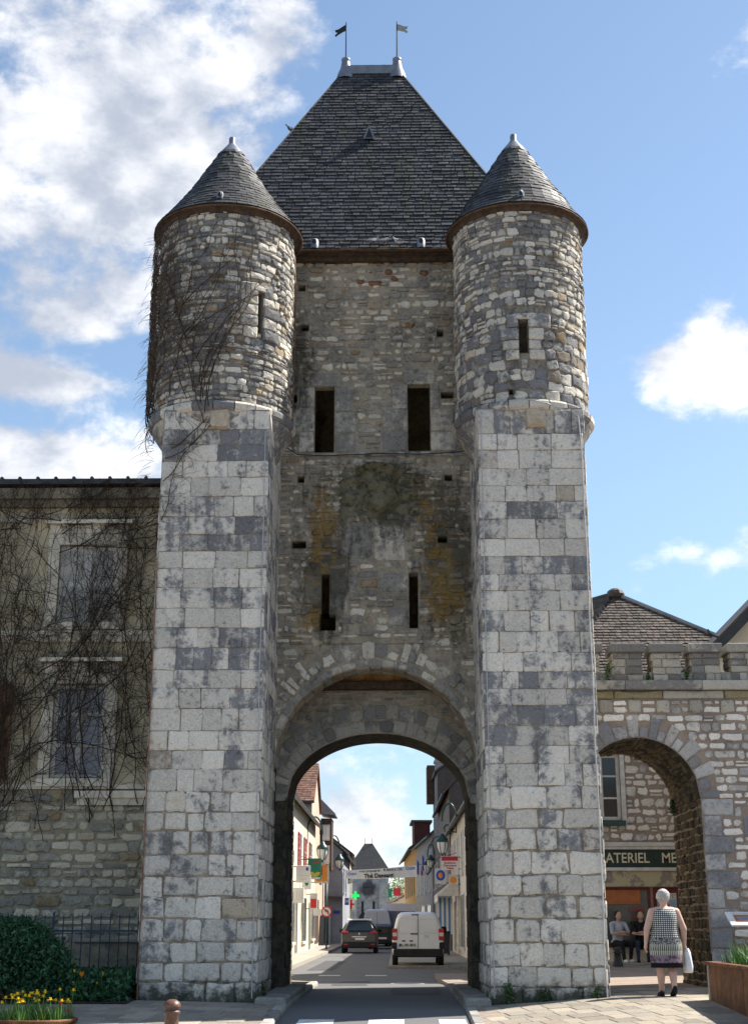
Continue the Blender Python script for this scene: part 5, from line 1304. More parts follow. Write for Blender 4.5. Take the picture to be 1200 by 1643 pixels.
# right side, near to far
r0, Q0, c0 = street_house('town_house', 'shaded house just behind the gate on the right of the street', (3.3, 16.5), (3.3, 37.5), -1, 0.9, SZ, 6.0, 6.7, 'render_grey', 'tile_brown', [(u, u + 1.1, 3.2, 5.0, 'w') for u in (3, 8, 13)], 'shutter_grey')
r1, Q1, c1 = street_house('town_house', 'white shop house with mossy tiled roof beside the inner right jamb', (3.25, 38), (3.25, 54), -1, 7, SZ, 5.75, 8.4, 'render_white', 'tile_brown', [(u, u + 1.0, 3.2, 5.0, 'w') for u in (2.0, 6.2, 10.4, 13.8)] + [(1.5, 5, 0.1, 2.3, 's'), (10.5, 12, -0.2, 2.1, 'd')], 'shutter_grey', tile=0.26, chim=((6, 0.4, 0.8, 9.4), (11, 0.4, 0.7, 9.2)))
r2, Q2, c2 = street_house('town_house', 'brown tiled house past the white shop house on the right', (3.2, 54.4), (3.1, 71.6), -1, 7.5, SZ, 8.2, 12.2, 'tile_brown', 'tile_brown', [(u, u + 1.0, 3.4, 5.0, 'w') for u in (3, 8, 13)] + [(3, 6, 0.1, 2.4, 's'), (10, 13, 0.1, 2.4, 's')], None, tile=0.26)
r2, Q2, c2 = street_house('town_house', 'very tall brown tile hung house with slim chimney on the right', (3.1, 72), (3.0, 80), -1, 9.0, SZ, 11.0, 14.0, 'tile_brown', 'tile_brown', [(1.5, 2.5, 3.4, 5.0, 'w'), (5, 6, 3.4, 5.0, 'w'), (1.5, 6, 0.1, 2.4, 's')], None, 0.1)
ck = MB(); c2(ck, 3.0, 4.0, -0.6, 0.02, 8.0, 13.4); c2(ck, 2.9, 4.1, -0.7, 0.1, 11.9, 12.05); ck.build('chimney', 'render_grey', r2)
gb = MB(); c2(gb, 5.6, 7.8, -0.3, 0.5, 9.4, 12.0); gb.build('gable_bay', 'timber_dark', r2)
r3, Q3, c3 = street_house('town_house', 'narrow grey weathered house beyond the tall tile hung one', (2.9, 80.4), (1.95, 101), -1, 8, SZ, 7.4, 10.8, 'render_grey', 'slate', [(u, u + 1.1, 3.4, 5.2, 'w') for u in (2, 7, 12, 17)] + [(2, 6, 0.1, 2.4, 's'), (9, 13, 0.1, 2.4, 's')], 'shutter_grey', chim=((3, 0, 0.8, 11.8),))
r4, Q4, c4 = street_house('town_house', 'orange ochre house with dark eaves far down the right side', (1.95, 101.4), (1.15, 136), -1, 9, SZ, 7.7, 10.6, 'render_orange', 'slate', [(u, u + 1.2, 3.6, 5.8, 'w') for u in (3, 9, 15, 21, 27)] + [(u, u + 3, 0.1, 2.6, 's') for u in (3, 9, 15, 21)], 'shutter_brown', 0.5, chim=((1, 0.5, 1.2, 12.2), (6, 0, 1, 11.6)))
dm = MB(); c4(dm, 4, 9, -1.5, -0.04, 7.6, 9.9); dmo = dm.build('dormer', 'dormer_red', r4)
dm = MB(); c4(dm, 3.8, 9.2, -1.7, 0.2, 9.9, 10.1); dm.build('dormer_roof', 'slate', dmo)
r5, Q5, c5 = street_house('town_house', 'low distant house with red tiled roof by the far gate', (0.4, 150), (-0.9, 175), -1, 7, SZ, 3.8, 5.6, 'render_cream', 'tile_red', [(u, u + 1.3, 1.0, 2.8, 'w') for u in (3, 9, 15)], None)
# far gate tower at the end of the street
FYY = 222.0; FXC = -4.6
ft = empty('far_gate_tower', (FXC, FYY, -0.5), 0, 'distant grey stone gate tower with steep roof at the end of the street', 'tower')
FT = lambda x, y, z: (x, y, z + 0.5)
MB().box(-3.5, 3.5, 0, 5.5, 0, 10.2).build('wall', 'far_stone', ft)
MB().box(-3.7, -1.9, -1.2, 0.05, 0, 8.2).build('buttress', 'far_stone', ft); MB().box(1.9, 3.7, -1.2, 0.05, 0, 8.2).build('buttress', 'far_stone', ft)
MB().raw([(-3.9, -0.4, 10.1), (3.9, -0.4, 10.1), (3.9, 5.9, 10.1), (-3.9, 5.9, 10.1), (-0.7, 2.7, 15.0), (0.7, 2.7, 15.0)], [(0, 1, 5, 4), (1, 2, 5), (2, 3, 4, 5), (3, 0, 4), (3, 2, 1, 0)]).build('roof', 'slate', ft)
for x in (-0.65, 0.65): MB().tube([(x, 2.7, 14.9), (x, 2.7, 15.9)], 0.05, 5).build('finial', 'iron', ft)
for x in (-0.95, 0.95): MB().box(x - 0.2, x + 0.2, -0.06, 0.0, 3.2, 5.2).build('window', 'opening_dark', ft)  # dark plates, the shade of the window openings is in the colour
MB().extrude([(-1.7, -0.05, 0), (-1.7, -0.05, 2.4), (-1.2, -0.05, 3.2), (0, -0.05, 3.6), (1.2, -0.05, 3.2), (1.7, -0.05, 2.4), (1.7, -0.05, 0)], (0, -0.05, 0)).build('archway', 'opening_dark', ft)  # solid black panel painting the shade within the arch
MB().box(-0.5, 0.5, -0.1, 0.0, 5.4, 6.6).box(-0.7, 0.7, -0.3, 0.0, 6.6, 7.4).build('niche', 'far_stone', ft)
# tree beside it
tr = empty('spring_tree', (0.9, 182, -0.3), 0, 'pale green spring tree beside the far gate tower', 'tree'); rg = random.Random(3)
tk = MB().tube([(0, 0, 0), (0.1, 0, 2.5), (0, 0.1, 5)], [0.22, 0.16, 0.1], 7)
for k in range(12):
    a = rg.uniform(0, 6.28); z = rg.uniform(2.2, 5); tk.tube([(0, 0, z), (math.cos(a) * 0.9, math.sin(a) * 0.9, z + 1.0), (math.cos(a) * 1.6, math.sin(a) * 1.6, z + 2.2)], [0.07, 0.04, 0.015], 5)
tk.build('trunk', 'bark', tr)
def crown(r_):
    a, b = r_.uniform(0, 6.28), r_.uniform(-1, 1); k = r_.random() ** 0.4; c = math.sqrt(1 - b * b)
    return (2.2 * k * c * math.cos(a), 2.2 * k * c * math.sin(a), 5.2 + 3.2 * k * b)
tag(leaf_mass(2600, crown, 0.26, rg).build('crown', 'leaf_spring', tr), kind='stuff')

# ================================================================ signs, lamps and banner in the street
def hang_sign(label, loc, w, h, mat, t=0.06, cat='sign', bracket=True, arm=0.5, rz=0.0, side=-1):
    e = empty('hanging_sign', loc, rz, label, cat)
    MB().box(-w / 2, w / 2, -t / 2, t / 2, -h / 2, h / 2, ch=0.01).build('panel', mat, e)
    if bracket: MB().tube([(side * (w / 2 + arm), 0, h / 2 - 0.05), (side * w / 2 - side * 0.02, 0, h / 2 - 0.05)], 0.02, 5).tube([(side * (w / 2 + arm), 0, -h / 2 + 0.05), (side * w / 2 - side * 0.02, 0, -h / 2 + 0.05)], 0.02, 5).build('bracket', 'iron', e)
    return e
FR = (R(90), 0, 0)
s = hang_sign('square green sign with yellow sunrays and red swoosh on the left', (-3.62, 46, 3.62), 0.62, 0.98, 'sign_green', arm=0.35)
for k in range(9):
    a = R(200 + k * 17.5); MB().extrude([(0.10 * math.cos(a - .1) , -0.04, -0.12 + 0.08 * math.sin(a - .1)), (0.26 * math.cos(a - .1), -0.04, -0.12 + 0.26 * math.sin(a - .1)), (0.26 * math.cos(a + .1), -0.04, -0.12 + 0.26 * math.sin(a + .1)), (0.10 * math.cos(a + .1), -0.04, -0.12 + 0.08 * math.sin(a + .1))], (0, 0.008, 0)).build('sun_ray', 'sign_yellow', s)
MB().extrude([(-0.12, -0.04, 0.22), (0.0, -0.04, 0.32), (0.24, -0.04, 0.38), (0.22, -0.04, 0.30), (0.05, -0.04, 0.26)], (0, 0.008, 0)).build('red_swoosh', 'sign_red', s)
MB().box(-0.26, 0.26, -0.042, -0.03, -0.47, -0.40).build('white_strip', 'white_paint', s)
s = hang_sign('orange sign with pale rim behind the green one', (-3.50, 50, 3.55), 0.72, 1.0, 'white_old', arm=0.4); MB().box(-0.28, 0.28, -0.045, -0.03, -0.4, 0.42).build('orange_field', 'sign_orange', s); MB().box(-0.05, 0.05, -0.055, -0.045, -0.1, 0.34).build('red_bar', 'sign_red', s)
s = hang_sign('plain white notice sign left of the green sign', (-3.75, 39.5, 3.16), 0.62, 0.72, 'white_paint', arm=0.2); MB().box(0.12, 0.22, -0.042, -0.03, 0.14, 0.28).build('blue_mark', 'letter_blue', s); MB().box(-0.2, 0.2, -0.042, -0.03, -0.10, -0.05).box(-0.2, 0.15, -0.042, -0.03, -0.24, -0.19).build('faded_line', 'shutter_grey', s)
s = hang_sign('small white sign with green drop on the left facade', (-3.82, 43, 2.9), 0.42, 0.62, 'white_paint', arm=0.1); MB().ball((0, -0.04, 0.02), 0.09, 0.015, 0.18).build('green_drop', 'sign_green', s)
s = hang_sign('white lit box sign low on the left facade', (-3.85, 37, 2.22), 0.62, 0.62, 'white_paint', 0.22, arm=0.15)
for q in (-0.1, 0.0, 0.1): MB().box(q + 0.1, q + 0.14, -0.118, -0.105, -0.2, 0.2).build('grey_line', 'shutter_grey', s)
s = hang_sign('small red and grey box sign on the left facade', (-3.72, 47, 2.12), 0.36, 0.78, 'shutter_grey', 0.2, arm=0.2); MB().box(-0.14, 0.14, -0.112, -0.098, -0.3, 0.12).build('red_field', 'letter_red', s)
s = hang_sign('dark plaque high on the cream facade', (-4.2, 38.5, 3.85), 0.22, 0.5, 'shutter_brown', bracket=False)
# no-left-turn sign on a post
ns = empty('no_turn_sign', (-3.45, 54.4, SZ), 0, 'round red and white no left turn sign on a tall green post', 'sign')
MB().tube([(0, 0.05, 0), (0, 0.05, 3.4)], 0.045, 8).build('post', 'green_paint', ns, True)
MB().extrude([(0.29 * math.cos(t), -0.01, 1.92 + 0.29 * math.sin(t)) for t in frange(0, 2 * math.pi, 20)[:-1]], (0, 0.03, 0)).build('red_rim', 'letter_red', ns)
MB().extrude([(0.22 * math.cos(t), -0.02, 1.92 + 0.22 * math.sin(t)) for t in frange(0, 2 * math.pi, 20)[:-1]], (0, 0.01, 0)).build('white_face', 'white_paint', ns)
MB().tube([(0.08, -0.035, 1.80), (0.06, -0.035, 1.98), (-0.08, -0.035, 1.98)], 0.022, 5).tube([(-0.03, -0.035, 2.05), (-0.10, -0.035, 1.98), (-0.03, -0.035, 1.91)], 0.018, 5).build('arrow', 'letter_black', ns)
MB().tube([(-0.17, -0.042, 2.07), (0.17, -0.042, 1.77)], 0.02, 5).build('red_bar', 'letter_red', ns)
MB().box(-0.72, -0.3, 0.0, 0.02, 1.72, 2.06).build('direction_plate', 'white_paint', ns)
def lantern(mb_parent, c, s):
    x, y, z = c
    MB().lathe((x, y, z), [(0.02 * s, 0.62 * s), (0.09 * s, 0.58 * s), (0.12 * s, 0.48 * s), (0.24 * s, 0.38 * s), (0.27 * s, 0.28 * s), (0.27 * s, 0.24 * s)], 12).build('lamp_hood', 'green_paint', mb_parent, True)
    MB().lathe((x, y, z), [(0.235 * s, 0.25 * s), (0.22 * s, 0.05 * s), (0.15 * s, -0.15 * s), (0.08 * s, -0.22 * s), (0, -0.23 * s)], 12).build('lamp_glass', 'frosted_glass', mb_parent, True)
    m_ = MB()
    for k in range(6):
        a = k * math.pi / 3; m_.tube([(x + r * s * math.cos(a), y + r * s * math.sin(a), z + zz * s) for r, zz in ((0.25, 0.26), (0.235, 0.05), (0.165, -0.15), (0.06, -0.25))], 0.014 * s, 4)
    m_.ball((x, y, z - 0.28 * s), 0.05 * s); m_.build('lamp_cage', 'green_paint', mb_parent)
def lamp(label, wall_pt, drop_pt, s=1.0, scroll=False):
    e = empty('street_lamp', wall_pt, 0, label, 'street lamp'); w = Vector(wall_pt); d = Vector(drop_pt) - w
    pts = []
    for t in frange(0, math.pi, 14): pts.append(Vector((d.x * (1 - math.cos(t)) / 2, d.y * (1 - math.cos(t)) / 2, max(0, d.z + 0.6 * s) * (1 - math.cos(t)) / 2 + 0.75 * s * math.sin(t))))
    MB().tube([(0, 0, -0.5 * s)] + pts, 0.04 * s, 6).build('bracket', 'green_paint', e, True)
    if scroll:
        MB().tube([(0, 0, -0.45 * s), (d.x * 0.6, d.y * 0.6, -0.45 * s)], 0.03 * s, 6).tube([(d.x * 0.6 + 0.16 * s * math.cos(t), d.y * 0.6, -0.3 * s + 0.16 * s * math.sin(t)) for t in frange(-1.5, 4.0, 16)], 0.04 * s, 6).build('scroll', 'green_paint', e, True)
    lantern(e, d, s)
lamp('green bracket lantern on the left above the green sign', (-4.3, 50.5, 5.6), (-3.58, 52, 4.55), 1.15)
lamp('smaller green bracket lantern farther down the left side', (-4.35, 74.2, 6.0), (-3.6, 75, 4.95), 1.2)
lamp('large dark scroll lantern near the inner right jamb', (3.25, 46.6, 5.9), (2.55, 46.7, 4.62), 1.15, True)
lamp('dark lantern beyond the flags on the right', (3.0, 78, 5.6), (2.5, 78, 4.75), 1.2)
lamp('dark lantern on the brown tiled house at the right', (3.15, 60, 5.3), (2.3, 60.5, 4.4), 0.9)
bn = empty('street_banner', (-0.42, 45, 3.42), 0, 'long pale banner with black lettering stretched across the street', 'banner')
bm = MB(); NB = 24; v = []; f = []
for i in range(NB + 1):
    t = i / NB; x = -1.68 + 3.36 * t; zc = -0.10 + 0.16 * t - 0.10 * math.sin(math.pi * t) * 0.4; y = 0.05 * math.sin(t * 9)
    v += [(x, y, zc - 0.20 - 0.06 * t), (x, y, zc + 0.20 + 0.07 * t)]
for i in range(NB): f.append((2 * i, 2 * i + 2, 2 * i + 3, 2 * i + 1))
bm.raw(v, f); bo = bm.build('sheet', 'white_paint', bn); md = bo.modifiers.new('thick', 'SOLIDIFY'); md.thickness = 0.012
MB().tube([(-1.68, 0, 0.1), (-3.8, 0.5, 0.75)], 0.012, 4).tube([(1.68, 0, 0.3), (3.6, 0, 0.9)], 0.012, 4).build('rope', 'iron', bn)
text(None, 'Th\u00e9 Dansant', 0.27, 'letter_black', (-0.12, -0.075, -0.16), (R(90), 0, 0), bn, 0.002, 1.0, bold=0.008).rotation_euler = (R(90), R(-2.5), 0)
text(None, 'vous propose le', 0.15, 'letter_black', (-0.55, -0.075, 0.06), (R(90), R(-2), 0), bn, 0.002, 1.0, bold=0.003)
text(None, '8 Avril \u00e0 15h', 0.17, 'letter_black', (0.55, -0.075, 0.12), (R(90), R(-2.5), 0), bn, 0.002, 1.0, bold=0.003)
text(None, 'Ocim', 0.18, 'letter_blue', (-1.38, -0.075, -0.08), (R(90), R(-2), 0), bn, 0.002, bold=0.004)
text(None, 'Ocim', 0.20, 'letter_blue', (1.38, -0.075, 0.18), (R(90), R(-2.5), 0), bn, 0.002, bold=0.006)
# right hand signs
s = hang_sign('dark red butcher sign with white lettering beside the inner right jamb', (2.72, 42, 3.72), 0.78, 0.62, 'white_paint', side=1, arm=0.3)
MB().box(-0.37, 0.37, -0.042, -0.03, 0.10, 0.29).build('red_band', 'sign_red', s)
text(None, 'Boucherie\nCharcuterie\nTripes', 0.115, 'sign_red', (0, -0.036, -0.11), FR, s, 0.002, 1.1, bold=0.004)
s = hang_sign('square sign with a round dark blue badge under the butcher sign', (2.42, 46, 3.28), 0.55, 0.72, 'white_old', side=1, arm=0.5)
MB().ball((0, -0.03, 0.03), 0.22, 0.03, 0.25, 14, 8).build('badge', 'sign_blue', s); MB().ball((0, -0.05, 0.03), 0.12, 0.03, 0.14).build('badge_centre', 'sign_orange', s)
s = hang_sign('white sign with orange patch at the right jamb', (2.92, 43.4, 3.02), 0.45, 0.5, 'white_old', side=1, arm=0.2); MB().ball((0, -0.03, 0), 0.17, 0.03, 0.15).build('orange_patch', 'sign_orange', s)
ph = hang_sign('green lit pharmacy cross on the far left', (-3.35, 104, 3.45), 0.22, 0.72, 'pharmacy_light', 0.14, arm=0.3)
MB().box(-0.36, -0.11, -0.06, 0.06, -0.11, 0.11).box(0.11, 0.36, -0.06, 0.06, -0.11, 0.11).build('cross_arm', 'pharmacy_light', ph)
s = hang_sign('red cross sign on white far down the left side', (-3.45, 95, 2.6), 0.62, 1.0, 'white_paint', arm=0.1); MB().box(-0.08, 0.08, -0.045, -0.03, -0.35, 0.35).box(-0.26, -0.08, -0.045, -0.03, -0.08, 0.08).box(0.08, 0.26, -0.045, -0.03, -0.08, 0.08).build('red_cross', 'letter_red', s)
s = hang_sign('purple OR sign on the left beyond the grey gable', (-3.35, 81, 2.62), 0.42, 0.5, 'sign_purple', arm=0.1); text(None, 'OR', 0.26, 'white_paint', (0, -0.034, 0), FR, s, .002, bold=.004)
s = empty('round_clock_sign', (-3.35, 87, 4.35), 0, 'round pale clock sign on the far left facade', 'sign')
MB().extrude([(0.34 * math.cos(t), -0.05, 0.34 * math.sin(t)) for t in frange(0, 2 * math.pi, 20)[:-1]], (0, 0.12, 0)).build('dial', 'letter_gold', s); MB().ball((0, -0.06, 0), 0.06, .02).build('hub', 'letter_black', s); MB().tube([(0, -0.07, 0), (0.2, -0.07, 0.1)], 0.02, 4).build('hand', 'letter_black', s); MB().tube([(-0.6, 0.02, 0), (-0.3, 0.02, 0)], 0.03, 5).build('bracket', 'iron', s)
s = hang_sign('dark red and green shop sign board far down on the right', (0.35, 148, 4.7), 0.9, 0.9, 'sign_red', side=1, arm=0.5); MB().box(-1.1, -0.6, -.04, .04, -.6, .4).build('green_board', 'sign_green', s)
for i, (x, y, z, lb) in enumerate(((2.12, 88, 4.9, 'left of two French flags on the right side of the street'), (2.42, 82, 5.0, 'French flag nearest the dark lantern on the right'))):
    e = empty('flag', (x, y, z), 0, lb, 'flag'); MB().tube([(0.4, 0, -0.3), (-0.25, 0, 1.15)], 0.025, 5).build('pole', 'white_old', e)
    for k, c in enumerate(('sign_blue', 'white_paint', 'letter_red')):
        x0 = -0.22 + 0.15 * k
        MB().extrude([(x0, 0, 0.95 - 0.22 * k), (x0 + 0.15, 0, 0.95 - 0.22 * (k + 1)), (x0 + 0.14, 0.04, -0.2 - 0.04 * k), (x0, 0.04, -0.12 - 0.04 * k)], (0, 0.015, 0)).build('stripe', c, e)
# awning, curtain and bin at the right
aw = empty('shop_awning', (3.2, 44, 2.2), 0, 'white shop awning over blue striped curtain on the right pavement', 'awning')
MB().extrude([(0, 0, 1.05), (0, 0, 0.95), (-1.0, 0, 0.12), (-1.0, 0, 0.22)], (0, 6.0, 0)).build('canopy', 'white_paint', aw)
MB().extrude([(0, 0, 0.95), (-1.0, 0, 0.12), (0, 0, 0.12)], (0, 0.03, 0)).build('side_flap', 'white_old', aw)
MB().box(-1.0, -0.97, 0, 6, -0.12, 0.14).build('valance', 'white_paint', aw)
for k in range(7):
    MB().box(-0.95 + 0.11 * k, -0.95 + 0.11 * (k + 1), 3.0, 3.03, -1.6, 0.1).build('curtain_stripe', 'stripe_blue' if k % 2 else 'white_paint', aw)
MB().tube([(-0.05, 0.1, -2.4), (-0.05, 0.1, 0.9)], 0.06, 6).build('post', 'white_old', aw)
wb = empty('wheelie_bin', (2.45, 44.6, -0.305), 0, 'dark wheelie bin standing under the striped awning', 'bin')
MB().raw([(-0.26, -0.3, 0.06), (0.26, -0.3, 0.06), (0.26, 0.3, 0.06), (-0.26, 0.3, 0.06), (-0.32, -0.36, 0.98), (0.32, -0.36, 0.98), (0.32, 0.36, 0.98), (-0.32, 0.36, 0.98)], [(3, 2, 1, 0), (0, 1, 5, 4), (1, 2, 6, 5), (2, 3, 7, 6), (3, 0, 4, 7), (4, 5, 6, 7)]).build('body', 'bin_plastic', wb)
MB().box(-0.34, 0.34, -0.40, 0.38, 0.98, 1.06, ch=0.02).build('lid', 'bin_plastic', wb)
for x in (-0.27, 0.27): MB().tube([(x - 0.04, 0.3, 0.1), (x + 0.04, 0.3, 0.1)], 0.1, 10).build('wheel', 'tyre', wb)

# ================================================================ vehicles
def wheel(par, x, y, r, w):
    o = MB().lathe((0, 0, 0), [(r * 0.6, -w / 2), (r * 0.93, -w / 2), (r, -w * 0.35), (r, w * 0.35), (r * 0.93, w / 2), (r * 0.6, w / 2)], 24).build('tyre', 'tyre', None, True)
    wh = empty('wheel', (x, y, r)); wh.parent = par; wh.rotation_euler = (0, R(90), 0)
    o.parent = wh
    MB().lathe((0, 0, 0), [(0, -w * 0.4), (r * 0.5, -w * 0.4), (r * 0.62, -w * 0.5), (r * 0.62, w * 0.5), (r * 0.5, w * 0.4), (0, w * 0.4)], 12).build('rim', 'alloy', wh)
def ring(w, zb, zt, wt, belt, rnd):
    """half section, mirrored: sill, side, belt, roof"""
    h = [(w * 0.86, zb), (w * 0.97, zb + 0.07), (w, zb + 0.18), (w, belt - 0.06), (w * 0.985, belt + 0.03), (wt + (w - wt) * 0.10, zt - rnd * 1.1), (wt - rnd * 0.22, zt - rnd * 0.42), (wt - rnd * 0.7, zt - rnd * 0.1), (wt * 0.45, zt)]
    return [(-x, z) for x, z in h] + [(x, z) for x, z in reversed(h)]
def car_body(par, secs, mat, name='body'):
    mb = MB(); v = []; f = []; n = 18
    for (y, w, zb, zt, wt, belt, rnd) in secs:
        for x, z in ring(w, zb, zt, wt, belt, rnd): v.append((x, y, z))
    for s in range(len(secs) - 1):
        for i in range(n):
            j = (i + 1) % n; f.append((s * n + i, s * n + j, s * n + n + j, s * n + n + i))
    f.append(tuple(range(n - 1, -1, -1))); f.append(tuple((len(secs) - 1) * n + i for i in range(n)))
    mb.raw(v, f); o = mb.build(name, mat, par)
    for p in o.data.polygons: p.use_smooth = len(p.vertices) == 4
    return o
def plate(par, txt, x, y, z, w=0.52):
    p = MB().box(x - w / 2, x + w / 2, y - 0.02, y, z - 0.055, z + 0.055).build('number_plate', 'white_paint', par)
    MB().box(x - w / 2, x - w / 2 + 0.045, y - 0.024, y - 0.02, z - 0.05, z + 0.05).build('blue_band', 'sign_blue', p)
    if txt: text(None, txt, 0.115, 'letter_black', (x + 0.01, y - 0.022, z), (R(90), 0, 0), p, 0.001, 0.92, bold=0.003)
# --- white panel van parked on the right
vn = empty('panel_van', (1.05, 28.0, -0.33), 0, 'white panel van with red tail lights parked at the right kerb', 'van')
secs = [(0.0, 0.84, 0.42, 1.70, 0.66, 1.02, 0.20), (0.05, 0.88, 0.36, 1.78, 0.70, 1.02, 0.22), (0.30, 0.90, 0.30, 1.82, 0.73, 1.02, 0.22), (1.9, 0.905, 0.28, 1.83, 0.74, 1.02, 0.22), (2.7, 0.905, 0.28, 1.80, 0.72, 1.02, 0.24), (3.35, 0.90, 0.28, 1.40, 0.70, 1.02, 0.2), (3.75, 0.88, 0.28, 1.08, 0.76, 1.0, 0.1), (4.3, 0.80, 0.32, 0.92, 0.7, 0.85, 0.1)]
car_body(vn, secs, 'paint_white')
bmp_ = MB().box(-0.86, 0.86, -0.09, 0.14, 0.30, 0.58, ch=0.04).box(-0.92, -0.74, -0.05, 0.30, 0.58, 0.80, ch=0.03).box(0.74, 0.92, -0.05, 0.30, 0.58, 0.80, ch=0.03).build('bumper', 'plastic_black', vn)
MB().box(-0.008, 0.008, -0.012, 0.01, 0.58, 1.72).build('door_seam', 'plastic_black', vn)
for s0, s1 in ((-0.66, -0.05), (0.05, 0.66)):
    MB().tube([(s0, -0.004, 1.10), (s1, -0.004, 1.10), (s1, 0.0, 1.56), (s0 * 0.93 if s0 < -0.3 else s0, 0.0, 1.60) if s0 < 0 else (s1, 0.0, 1.58), (s0, 0.0, 1.56), (s0, -0.004, 1.10)], 0.006, 4).build('pressed_panel', 'shutter_grey', vn)
for x in (-0.81, 0.81):
    tl = MB().box(x - 0.09, x + 0.09, -0.03, 0.10, 0.86, 1.26, ch=0.025).build('tail_light', 'light_red', vn); MB().box(x - 0.075, x + 0.075, -0.038, -0.03, 1.0, 1.12).build('reversing_lamp', 'light_clear', tl)
MB().box(-0.26, 0.0, -0.035, -0.0, 1.06, 1.10).build('door_handle', 'plastic_black', vn); MB().box(-0.22, 0.02, -0.02, 0.03, 1.70, 1.735).build('brake_lamp', 'plastic_black', vn)
MB().box(-0.56, -0.44, -0.02, 0.0, 0.82, 0.86).box(-0.3, -0.18, -0.02, 0.0, 0.82, 0.86).build('plate_lamp', 'plastic_black', vn)
plate(vn, 'BL-987-BKG', -0.36, -0.005, 0.70, 0.60)
for k in range(2):
    z = 0.92 + 0.055 * k; MB().extrude([(0.22, -0.012, z), (0.30, -0.012, z + 0.06), (0.38, -0.012, z), (0.38, -0.012, z + 0.035), (0.30, -0.012, z + 0.095), (0.22, -0.012, z + 0.035)], (0, 0.012, 0)).build('chevron', 'chrome', vn)
for y in (0.62, 3.4):
    for x in (-0.80, 0.80): wheel(vn, x, y, 0.32, 0.2)
for s in (-1, 1):
    MB().extrude([(s * 0.915, 2.35, 1.08), (s * 0.915, 3.2, 1.08), (s * 0.80, 2.85, 1.62), (s * 0.80, 2.35, 1.65)], (s * 0.01, 0, 0)).build('side_window', 'glass_car', vn); MB().box(s * 1.0 - 0.1, s * 1.0 + 0.1, 2.95, 3.05, 1.08, 1.32, ch=0.03).build('mirror', 'plastic_black', vn)
# --- taupe people carrier driving away
cr = empty('people_carrier', (-1.58, 50, -0.35), 0, 'grey brown people carrier driving away along the street', 'car')
secs = [(0.0, 0.82, 0.36, 0.92, 0.74, 0.9, 0.06), (0.10, 0.89, 0.30, 1.02, 0.80, 0.98, 0.08), (0.22, 0.91, 0.26, 1.20, 0.76, 1.0, 0.12), (0.60, 0.92, 0.25, 1.58, 0.62, 1.0, 0.2), (0.9, 0.92, 0.25, 1.63, 0.63, 1.0, 0.2), (2.2, 0.92, 0.25, 1.64, 0.64, 1.0, 0.2), (2.9, 0.92, 0.25, 1.46, 0.66, 1.0, 0.2), (3.5, 0.91, 0.26, 1.06, 0.72, 0.95, 0.1), (4.2, 0.82, 0.3, 0.86, 0.66, 0.8, 0.1)]
car_body(cr, secs, 'paint_taupe')
MB().extrude([(-0.68, 0.09, 1.10), (0.68, 0.09, 1.10), (0.55, 0.47, 1.54), (-0.55, 0.47, 1.54)], (0, 0.02, -0.02)).build('rear_window', 'glass_car', cr)
MB().extrude([(-0.60, 0.50, 1.60), (0.60, 0.50, 1.60), (0.62, 0.85, 1.66), (-0.62, 0.85, 1.66)], (0, 0, 0.02)).build('roof_sky_glint', 'white_old', cr)  # pale strip paints the sky's reflection along the roof's rear edge
MB().box(-0.86, 0.86, -0.10, 0.3, 0.26, 0.56, ch=0.05).build('bumper', 'plastic_black', cr)
for x in (-0.72, 0.72): MB().box(x - 0.17, x + 0.17, 0.02, 0.2, 0.94, 1.08, ch=0.03).build('tail_light', 'light_red', cr)
for x in (-0.68, 0.68): MB().box(x - 0.1, x + 0.1, -0.112, -0.1, 0.42, 0.47).build('reflector', 'light_red', cr)
MB().box(-0.36, 0.36, -0.03, 0.06, 0.78, 0.83).build('chrome_strip', 'chrome', cr); MB().ball((0, 0.02, 0.93), 0.05, 0.04, 0.07, 8, 4).build('emblem', 'chrome', cr)
plate(cr, '', 0, -0.012, 0.70, 0.52)
for y in (0.72, 3.4):
    for x in (-0.80, 0.80): wheel(cr, x, y, 0.33, 0.21)
for s in (-1, 1):
    MB().extrude([(s * 0.925, 0.8, 1.05), (s * 0.925, 3.1, 1.05), (s * 0.72, 2.7, 1.45), (s * 0.68, 0.95, 1.5)], (s * 0.008, 0, 0)).build('side_window', 'glass_car', cr); MB().box(s * 1.0 - 0.1, s * 1.0 + 0.1, 2.7, 2.8, 1.0, 1.16, ch=0.03).build('mirror', 'plastic_black', cr)
